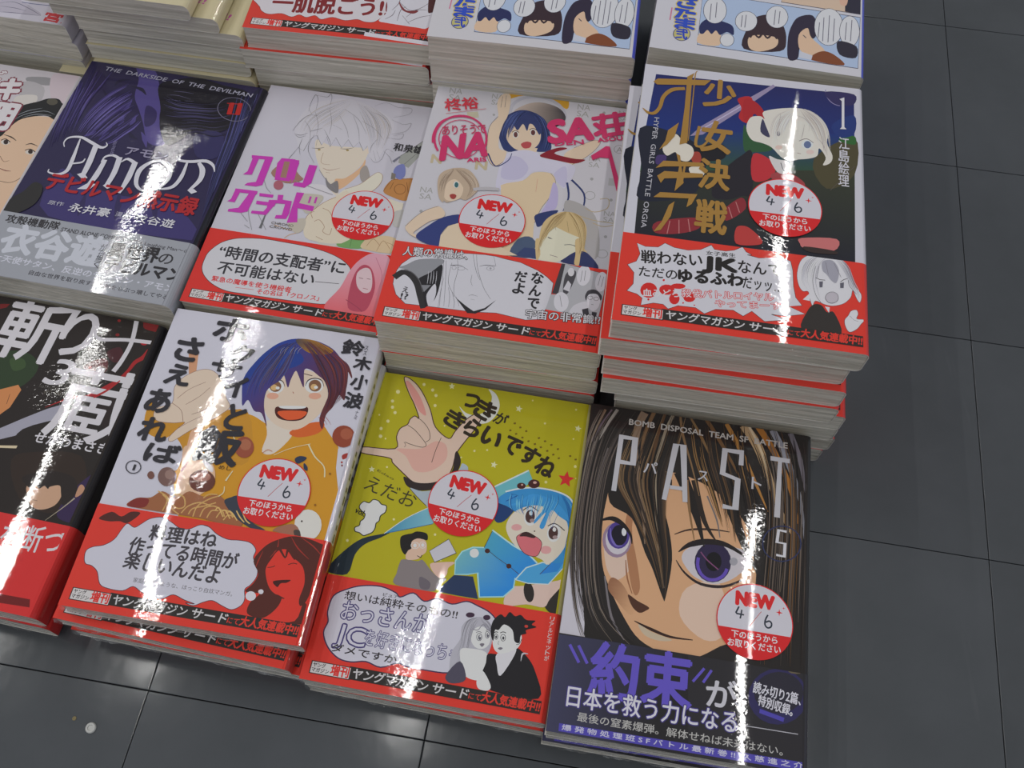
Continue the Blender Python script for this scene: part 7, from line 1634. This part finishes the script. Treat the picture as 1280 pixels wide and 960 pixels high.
# ------------------------------------------------------------------ the stacks
BOOKS = [
('A4',[[0.99019,0.13971,-0.00101,0.02098],[-0.13971,0.99019,-0.00359,0.06777],[0.0005,0.0037,0.99999,0.03043],[0.0,0.0,0.0,1.0]],'dark comic with a huge purple eyed face and navy paper band, front right','books in the front stack under the big purple eyed face',(98.5, 70.4, 0)),
('A4',[[0.99143,0.13067,-0.00097,0.02212],[-0.13067,0.99142,-0.0036,0.0685],[0.0005,0.0037,0.99999,0.01613],[0.0,0.0,0.0,1.0]],'second book down in the front stack under the big purple eyed face','books in the front stack under the big purple eyed face',None),
('A4',[[0.9903,0.13896,-0.00101,0.02037],[-0.13897,0.99029,-0.00359,0.0671],[0.0005,0.0037,0.99999,0.00183],[0.0,0.0,0.0,1.0]],'third book down in the front stack under the big purple eyed face','books in the front stack under the big purple eyed face',None),
('A3',[[0.98892,0.14844,0.00102,-0.10449],[-0.14843,0.98892,-0.00063,0.09135],[-0.0011,0.00047,1.0,0.01831],[0.0,0.0,0.0,1.0]],'bright yellow-green comic with a pointing hand and a blue haired girl','books in the front stack under the yellow-green cover',(63.6, 107.9, -5)),
('A3',[[0.98708,0.16026,0.00101,-0.10451],[-0.16025,0.98708,-0.00064,0.09141],[-0.0011,0.00047,1.0,0.00231],[0.0,0.0,0.0,1.0]],'second book down in the front stack under the yellow-green cover','books in the front stack under the yellow-green cover',None),
('A2',[[0.99028,0.13904,0.00469,-0.22724],[-0.13904,0.99029,0.001,0.12095],[-0.00451,-0.00164,0.99999,0.0404],[0.0,0.0,0.0,1.0]],'white comic with a laughing dark haired youth in a yellow hoodie and spaghetti','books in the front stack under the yellow hoodie cover',(90.3, 77.4, 1)),
('A2',[[0.98293,0.18394,0.00473,-0.23426],[-0.18395,0.98294,0.00078,0.11739],[-0.00451,-0.00164,0.99999,0.0279],[0.0,0.0,0.0,1.0]],'second book down in the front stack under the yellow hoodie cover','books in the front stack under the yellow hoodie cover',None),
('A2',[[0.98628,0.16504,0.00472,-0.22916],[-0.16505,0.98629,0.00087,0.11459],[-0.00451,-0.00164,0.99999,0.0154],[0.0,0.0,0.0,1.0]],'third book down in the front stack under the yellow hoodie cover','books in the front stack under the yellow hoodie cover',None),
('A2',[[0.99072,0.1358,0.00469,-0.22682],[-0.13581,0.99073,0.00101,0.12096],[-0.00451,-0.00164,0.99999,0.0029],[0.0,0.0,0.0,1.0]],'fourth book down in the front stack under the yellow hoodie cover','books in the front stack under the yellow hoodie cover',None),
('A1',[[0.98448,0.17549,1e-05,-0.36914],[-0.17549,0.98448,1e-05,0.13923],[-1e-05,-2e-05,1.0,0.0212],[0.0,0.0,0.0,1.0]],'black comic with white brush lettering, red splatter and red band, front left','books in the front left stack under the black brush lettered cover',None),
('A1',[[0.98308,0.18318,1e-05,-0.3703],[-0.18318,0.98308,1e-05,0.13922],[-1e-05,-2e-05,1.0,0.0027],[0.0,0.0,0.0,1.0]],'second book down in the front left stack under the black brush lettered cover','books in the front left stack under the black brush lettered cover',None),
('B4',[[0.99042,0.13784,-0.00806,0.04911],[-0.13781,0.99045,0.00405,0.25003],[0.00854,-0.0029,0.99996,0.11569],[0.0,0.0,0.0,1.0]],'white framed navy comic with gold lettering and a pale haired girl holding a sword','books in the tall right stack under the gold lettered cover',(83.7, 85.8, 0)),
('B4',[[0.99272,0.12016,-0.00813,0.04513],[-0.12013,0.99275,0.0039,0.24924],[0.00854,-0.0029,0.99996,0.09909],[0.0,0.0,0.0,1.0]],'second book down in the tall right stack under the gold lettered cover','books in the tall right stack under the gold lettered cover',None),
('B4',[[0.99023,0.1392,-0.00806,0.04843],[-0.13917,0.99026,0.00406,0.24713],[0.00854,-0.0029,0.99996,0.08249],[0.0,0.0,0.0,1.0]],'third book down in the tall right stack under the gold lettered cover','books in the tall right stack under the gold lettered cover',None),
('B4',[[0.99141,0.13055,-0.00809,0.04953],[-0.13052,0.99144,0.00399,0.24464],[0.00854,-0.0029,0.99996,0.06589],[0.0,0.0,0.0,1.0]],'fourth book down in the tall right stack under the gold lettered cover','books in the tall right stack under the gold lettered cover',None),
('B4',[[0.99141,0.13055,-0.00809,0.05913],[-0.13052,0.99144,0.00399,0.24844],[0.00854,-0.0029,0.99996,0.04929],[0.0,0.0,0.0,1.0]],'fifth book down in the tall right stack under the gold lettered cover','books in the tall right stack under the gold lettered cover',None),
('B4',[[0.99118,0.13228,-0.00808,0.06063],[-0.13225,0.99121,0.004,0.24994],[0.00854,-0.0029,0.99996,0.03269],[0.0,0.0,0.0,1.0]],'sixth book down in the tall right stack under the gold lettered cover','books in the tall right stack under the gold lettered cover',None),
('B4',[[0.99095,0.13401,-0.00808,0.06413],[-0.13398,0.99098,0.00402,0.25194],[0.00854,-0.0029,0.99996,0.01609],[0.0,0.0,0.0,1.0]],'seventh book down in the tall right stack under the gold lettered cover','books in the tall right stack under the gold lettered cover',None),
('B4',[[0.99095,0.13401,-0.00808,0.06213],[-0.13398,0.99098,0.00402,0.25194],[0.00854,-0.0029,0.99996,-0.00051],[0.0,0.0,0.0,1.0]],'eighth book down in the tall right stack under the gold lettered cover','books in the tall right stack under the gold lettered cover',None),
('B3',[[0.99027,0.13917,-0.00141,-0.07761],[-0.13918,0.99025,-0.0057,0.27447],[0.00061,0.00584,0.99998,0.07001],[0.0,0.0,0.0,1.0]],'white comic with pink lettering, a waving dark blue haired girl and a manga panel band','books in the middle row stack under the pink lettered cover',(52.9, 78.9, -1)),
('B3',[[0.99119,0.13245,-0.00138,-0.07822],[-0.13246,0.99117,-0.00571,0.27517],[0.00061,0.00584,0.99998,0.05301],[0.0,0.0,0.0,1.0]],'second book down in the middle row stack under the pink lettered cover','books in the middle row stack under the pink lettered cover',None),
('B3',[[0.99179,0.12789,-0.00135,-0.07643],[-0.1279,0.99177,-0.00572,0.27463],[0.00061,0.00584,0.99998,0.03601],[0.0,0.0,0.0,1.0]],'third book down in the middle row stack under the pink lettered cover','books in the middle row stack under the pink lettered cover',None),
('B3',[[0.99063,0.13653,-0.0014,-0.07688],[-0.13654,0.99062,-0.00571,0.27505],[0.00061,0.00584,0.99998,0.01901],[0.0,0.0,0.0,1.0]],'fourth book down in the middle row stack under the pink lettered cover','books in the middle row stack under the pink lettered cover',None),
('B3',[[0.99101,0.1338,-0.00138,-0.07863],[-0.1338,0.99099,-0.00571,0.27456],[0.00061,0.00584,0.99998,0.00201],[0.0,0.0,0.0,1.0]],'fifth book down in the middle row stack under the pink lettered cover','books in the middle row stack under the pink lettered cover',None),
('B2',[[0.98782,0.15557,0.0,-0.20033],[-0.15557,0.98782,-1e-05,0.30474],[-0.0,1e-05,1.0,0.04189],[0.0,0.0,0.0,1.0]],'white comic with magenta lettering and a line drawn man with wild white hair','books in the middle row stack under the magenta lettered cover',(91.1, 83.2, 0)),
('B2',[[0.98788,0.15524,0.0,-0.19968],[-0.15524,0.98788,-1e-05,0.30542],[-0.0,1e-05,1.0,0.02839],[0.0,0.0,0.0,1.0]],'second book down in the middle row stack under the magenta lettered cover','books in the middle row stack under the magenta lettered cover',None),
('B2',[[0.98588,0.16744,0.0,-0.20079],[-0.16744,0.98588,-1e-05,0.30556],[-0.0,1e-05,1.0,0.01489],[0.0,0.0,0.0,1.0]],'third book down in the middle row stack under the magenta lettered cover','books in the middle row stack under the magenta lettered cover',None),
('B2',[[0.98787,0.15526,0.0,-0.20077],[-0.15526,0.98787,-1e-05,0.30485],[-0.0,1e-05,1.0,0.00139],[0.0,0.0,0.0,1.0]],'fourth book down in the middle row stack under the magenta lettered cover','books in the middle row stack under the magenta lettered cover',None),
('B1',[[0.9851,0.17189,0.00476,-0.32906],[-0.17192,0.9851,0.0046,0.31898],[-0.0039,-0.00535,0.99998,0.04114],[0.0,0.0,0.0,1.0]],'dark violet comic with white blackletter title, red lettering and a silver paper band','books in the middle row stack under the dark violet cover',None),
('B1',[[0.98653,0.16349,0.00472,-0.32992],[-0.16351,0.98653,0.00464,0.31818],[-0.0039,-0.00535,0.99998,0.02154],[0.0,0.0,0.0,1.0]],'second book down in the middle row stack under the dark violet cover','books in the middle row stack under the dark violet cover',None),
('B1',[[0.98452,0.17523,0.00477,-0.32979],[-0.17525,0.98451,0.00458,0.3189],[-0.0039,-0.00535,0.99998,0.00194],[0.0,0.0,0.0,1.0]],'third book down in the middle row stack under the dark violet cover','books in the middle row stack under the dark violet cover',None),
('B0',[[0.98629,0.16505,-0.0,-0.463],[-0.16505,0.98629,0.0,0.3367],[0.0,0.0,1.0,0.03295],[0.0,0.0,0.0,1.0]],'pale comic with a woman in pulled back black hair, at the left edge','books in the left edge stack under the woman portrait cover',None),
('B0',[[0.98515,0.17171,-0.0,-0.46294],[-0.17171,0.98515,0.0,0.33684],[0.0,0.0,1.0,0.01795],[0.0,0.0,0.0,1.0]],'second book down in the left edge stack under the woman portrait cover','books in the left edge stack under the woman portrait cover',None),
('B0',[[0.98439,0.17599,-0.0,-0.46333],[-0.17599,0.98439,0.0,0.33628],[0.0,0.0,1.0,0.00295],[0.0,0.0,0.0,1.0]],'third book down in the left edge stack under the woman portrait cover','books in the left edge stack under the woman portrait cover',None),
('C4',[[0.98629,0.16505,-0.0,0.0764],[-0.16505,0.98629,0.0,0.442],[0.0,0.0,1.0,0.11775],[0.0,0.0,0.0,1.0]],'white comic with colour comic strip panels and a blue spine, top right of the display','books in the back right stack of blue spined comic strip books',None),
('C4',[[0.98545,0.16999,-0.0,0.07647],[-0.16999,0.98545,0.0,0.44153],[0.0,0.0,1.0,0.10135],[0.0,0.0,0.0,1.0]],'second book down in the back right stack of blue spined comic strip books','books in the back right stack of blue spined comic strip books',None),
('C4',[[0.98449,0.17545,-0.0,0.07709],[-0.17545,0.98449,0.0,0.44232],[0.0,0.0,1.0,0.08495],[0.0,0.0,0.0,1.0]],'third book down in the back right stack of blue spined comic strip books','books in the back right stack of blue spined comic strip books',None),
('C4',[[0.98683,0.16173,-0.0,0.07658],[-0.16173,0.98683,0.0,0.44127],[0.0,0.0,1.0,0.06855],[0.0,0.0,0.0,1.0]],'fourth book down in the back right stack of blue spined comic strip books','books in the back right stack of blue spined comic strip books',None),
('C4',[[0.98571,0.16847,-0.0,0.07747],[-0.16847,0.98571,0.0,0.4413],[0.0,0.0,1.0,0.05215],[0.0,0.0,0.0,1.0]],'fifth book down in the back right stack of blue spined comic strip books','books in the back right stack of blue spined comic strip books',None),
('C4',[[0.98771,0.15627,-0.0,0.07731],[-0.15627,0.98771,0.0,0.44129],[0.0,0.0,1.0,0.03575],[0.0,0.0,0.0,1.0]],'sixth book down in the back right stack of blue spined comic strip books','books in the back right stack of blue spined comic strip books',None),
('C4',[[0.98689,0.16137,-0.0,0.07652],[-0.16137,0.98689,0.0,0.44222],[0.0,0.0,1.0,0.01935],[0.0,0.0,0.0,1.0]],'seventh book down in the back right stack of blue spined comic strip books','books in the back right stack of blue spined comic strip books',None),
('C4',[[0.98622,0.16544,-0.0,0.07588],[-0.16544,0.98622,0.0,0.44171],[0.0,0.0,1.0,0.00295],[0.0,0.0,0.0,1.0]],'eighth book down in the back right stack of blue spined comic strip books','books in the back right stack of blue spined comic strip books',None),
('C3',[[0.99377,0.11147,-0.0,-0.0573],[-0.11147,0.99377,0.0,0.4533],[0.0,0.0,1.0,0.11025],[0.0,0.0,0.0,1.0]],'white comic with colour comic strip panels, lying left of its twin at the back','books in the back middle stack of blue spined comic strip books',None),
('C3',[[0.99397,0.10964,-0.0,-0.05729],[-0.10964,0.99397,0.0,0.45365],[0.0,0.0,1.0,0.09225],[0.0,0.0,0.0,1.0]],'second book down in the back middle stack of blue spined comic strip books','books in the back middle stack of blue spined comic strip books',None),
('C3',[[0.99333,0.11533,-0.0,-0.05688],[-0.11533,0.99333,0.0,0.45354],[0.0,0.0,1.0,0.07425],[0.0,0.0,0.0,1.0]],'third book down in the back middle stack of blue spined comic strip books','books in the back middle stack of blue spined comic strip books',None),
('C3',[[0.99399,0.10945,-0.0,-0.05671],[-0.10945,0.99399,0.0,0.45312],[0.0,0.0,1.0,0.05625],[0.0,0.0,0.0,1.0]],'fourth book down in the back middle stack of blue spined comic strip books','books in the back middle stack of blue spined comic strip books',None),
('C3',[[0.99311,0.11719,-0.0,-0.05714],[-0.11719,0.99311,0.0,0.45362],[0.0,0.0,1.0,0.03825],[0.0,0.0,0.0,1.0]],'fifth book down in the back middle stack of blue spined comic strip books','books in the back middle stack of blue spined comic strip books',None),
('C3',[[0.99409,0.1086,-0.0,-0.05788],[-0.1086,0.99409,0.0,0.45299],[0.0,0.0,1.0,0.02025],[0.0,0.0,0.0,1.0]],'sixth book down in the back middle stack of blue spined comic strip books','books in the back middle stack of blue spined comic strip books',None),
('C3',[[0.99349,0.11392,-0.0,-0.05708],[-0.11392,0.99349,0.0,0.45363],[0.0,0.0,1.0,0.00225],[0.0,0.0,0.0,1.0]],'seventh book down in the back middle stack of blue spined comic strip books','books in the back middle stack of blue spined comic strip books',None),
('C2',[[0.99452,0.10453,-0.0,-0.1815],[-0.10453,0.99452,0.0,0.4881],[0.0,0.0,1.0,0.08455],[0.0,0.0,0.0,1.0]],'red banded comic with maroon lettering in a white cloud, back row','books in the back stack under the red band with maroon lettering',None),
('C2',[[0.99452,0.10453,-0.0,-0.187],[-0.10453,0.99452,0.0,0.4867],[0.0,0.0,1.0,0.06815],[0.0,0.0,0.0,1.0]],'second book down in the back stack under the red band with maroon lettering','books in the back stack under the red band with maroon lettering',None),
('C2',[[0.99517,0.09818,-0.0,-0.18211],[-0.09818,0.99517,0.0,0.48753],[0.0,0.0,1.0,0.05175],[0.0,0.0,0.0,1.0]],'third book down in the back stack under the red band with maroon lettering','books in the back stack under the red band with maroon lettering',None),
('C2',[[0.99408,0.10862,-0.0,-0.1825],[-0.10862,0.99408,0.0,0.48844],[0.0,0.0,1.0,0.03535],[0.0,0.0,0.0,1.0]],'fourth book down in the back stack under the red band with maroon lettering','books in the back stack under the red band with maroon lettering',None),
('C2',[[0.99528,0.09708,-0.0,-0.18034],[-0.09708,0.99528,0.0,0.48838],[0.0,0.0,1.0,0.01895],[0.0,0.0,0.0,1.0]],'fifth book down in the back stack under the red band with maroon lettering','books in the back stack under the red band with maroon lettering',None),
('C2',[[0.99377,0.11143,-0.0,-0.18138],[-0.11143,0.99377,0.0,0.48823],[0.0,0.0,1.0,0.00255],[0.0,0.0,0.0,1.0]],'sixth book down in the back stack under the red band with maroon lettering','books in the back stack under the red band with maroon lettering',None),
('C1',[[0.98714,0.15988,-0.0,-0.434],[-0.15988,0.98714,0.0,0.525],[0.0,0.0,1.0,0.06795],[0.0,0.0,0.0,1.0]],'white comic with red lettering at the top left corner','books in the back left corner stack of white comics',None),
('C1',[[0.98748,0.15776,-0.0,-0.43305],[-0.15776,0.98748,0.0,0.52572],[0.0,0.0,1.0,0.05195],[0.0,0.0,0.0,1.0]],'second book down in the back left corner stack of white comics','books in the back left corner stack of white comics',None),
('C1',[[0.98834,0.15226,-0.0,-0.43511],[-0.15226,0.98834,0.0,0.52538],[0.0,0.0,1.0,0.03595],[0.0,0.0,0.0,1.0]],'third book down in the back left corner stack of white comics','books in the back left corner stack of white comics',None),
('C1',[[0.98666,0.16281,-0.0,-0.43396],[-0.16281,0.98666,0.0,0.52532],[0.0,0.0,1.0,0.01995],[0.0,0.0,0.0,1.0]],'fourth book down in the back left corner stack of white comics','books in the back left corner stack of white comics',None),
('C1',[[0.98591,0.16726,-0.0,-0.43455],[-0.16726,0.98591,0.0,0.52542],[0.0,0.0,1.0,0.00395],[0.0,0.0,0.0,1.0]],'fifth book down in the back left corner stack of white comics','books in the back left corner stack of white comics',None),
('CB',[[0.99027,0.13917,-0.0,-0.327],[-0.13917,0.99027,0.0,0.502],[0.0,0.0,1.0,0.10595],[0.0,0.0,0.0,1.0]],'cream backed small book on top of the cream stack at the back','books in the back stack of small cream books',None),
('CB',[[0.99027,0.13917,-0.0,-0.312],[-0.13917,0.99027,0.0,0.5045],[0.0,0.0,1.0,0.09395],[0.0,0.0,0.0,1.0]],'second book down in the back stack of small cream books','books in the back stack of small cream books',None),
('CB',[[0.99027,0.13917,-0.0,-0.299],[-0.13917,0.99027,0.0,0.504],[0.0,0.0,1.0,0.08195],[0.0,0.0,0.0,1.0]],'third book down in the back stack of small cream books','books in the back stack of small cream books',None),
('CB',[[0.99027,0.13917,-0.0,-0.298],[-0.13917,0.99027,0.0,0.505],[0.0,0.0,1.0,0.06995],[0.0,0.0,0.0,1.0]],'fourth book down in the back stack of small cream books','books in the back stack of small cream books',None),
('CB',[[0.99027,0.13917,-0.0,-0.2995],[-0.13917,0.99027,0.0,0.5037],[0.0,0.0,1.0,0.05795],[0.0,0.0,0.0,1.0]],'fifth book down in the back stack of small cream books','books in the back stack of small cream books',None),
('CB',[[0.99027,0.13917,-0.0,-0.298],[-0.13917,0.99027,0.0,0.5005],[0.0,0.0,1.0,0.04595],[0.0,0.0,0.0,1.0]],'sixth book down in the back stack of small cream books','books in the back stack of small cream books',None),
('CB',[[0.98868,0.15003,-0.0,-0.32747],[-0.15003,0.98868,0.0,0.50233],[0.0,0.0,1.0,0.03395],[0.0,0.0,0.0,1.0]],'seventh book down in the back stack of small cream books','books in the back stack of small cream books',None),
('CB',[[0.9896,0.14381,-0.0,-0.3268],[-0.14381,0.9896,0.0,0.50132],[0.0,0.0,1.0,0.02195],[0.0,0.0,0.0,1.0]],'eighth book down in the back stack of small cream books','books in the back stack of small cream books',None),
('CB',[[0.99148,0.13028,-0.0,-0.32788],[-0.13028,0.99148,0.0,0.5015],[0.0,0.0,1.0,0.00995],[0.0,0.0,0.0,1.0]],'ninth book down in the back stack of small cream books','books in the back stack of small cream books',None)]
for key, M, label, group, st in BOOKS:
    book(key, M, label, group, st)

# ------------------------------------------------------------------ small things on the floor
def disc(name, r, h_, x, y, mtl, label, cat):
    prof = [(0, 0), (r, 0), (r, h_ * .55), (r * .86, h_), (r * .55, h_), (r * .48, h_ * .6), (0, h_ * .6)]
    vs, fs, n = [], [], 28
    for i in range(n):
        a = 2 * math.pi * i / n
        for q, z in prof: vs.append((q * math.cos(a), q * math.sin(a), z))
    m_ = len(prof)
    for i in range(n):
        for k_ in range(m_ - 1):
            a, b = i * m_ + k_, ((i + 1) % n) * m_ + k_
            fs.append((a, b, b + 1, a + 1))
    me = bpy.data.meshes.new(name); me.from_pydata(vs, [], fs); me.update()
    o = link(name, me, None, mtl); o.location = (x, y, 0.0001); tag(o, label, cat)
    return o
M_WH = plain('pale_plastic', (0.62, 0.62, 0.6), 0.35)
M_RUST = plain('dull_yellow_paper', (0.3, 0.24, 0.12), 0.8)
disc('stud', 0.0028, 0.0013, -0.2185, 0.0694, M_WH, 'tiny round white disc with a raised rim lying on the grey floor, bottom left', 'disc')
disc('paper_dot', 0.0009, 0.0004, 0.2025, 0.2827, M_WH, 'tiny white speck on the grey floor right of the tall stack', 'speck')
disc('paper_dot', 0.0011, 0.0004, -0.2285, 0.0740, M_RUST, 'tiny yellowish speck on the floor beside the round white disc', 'speck')
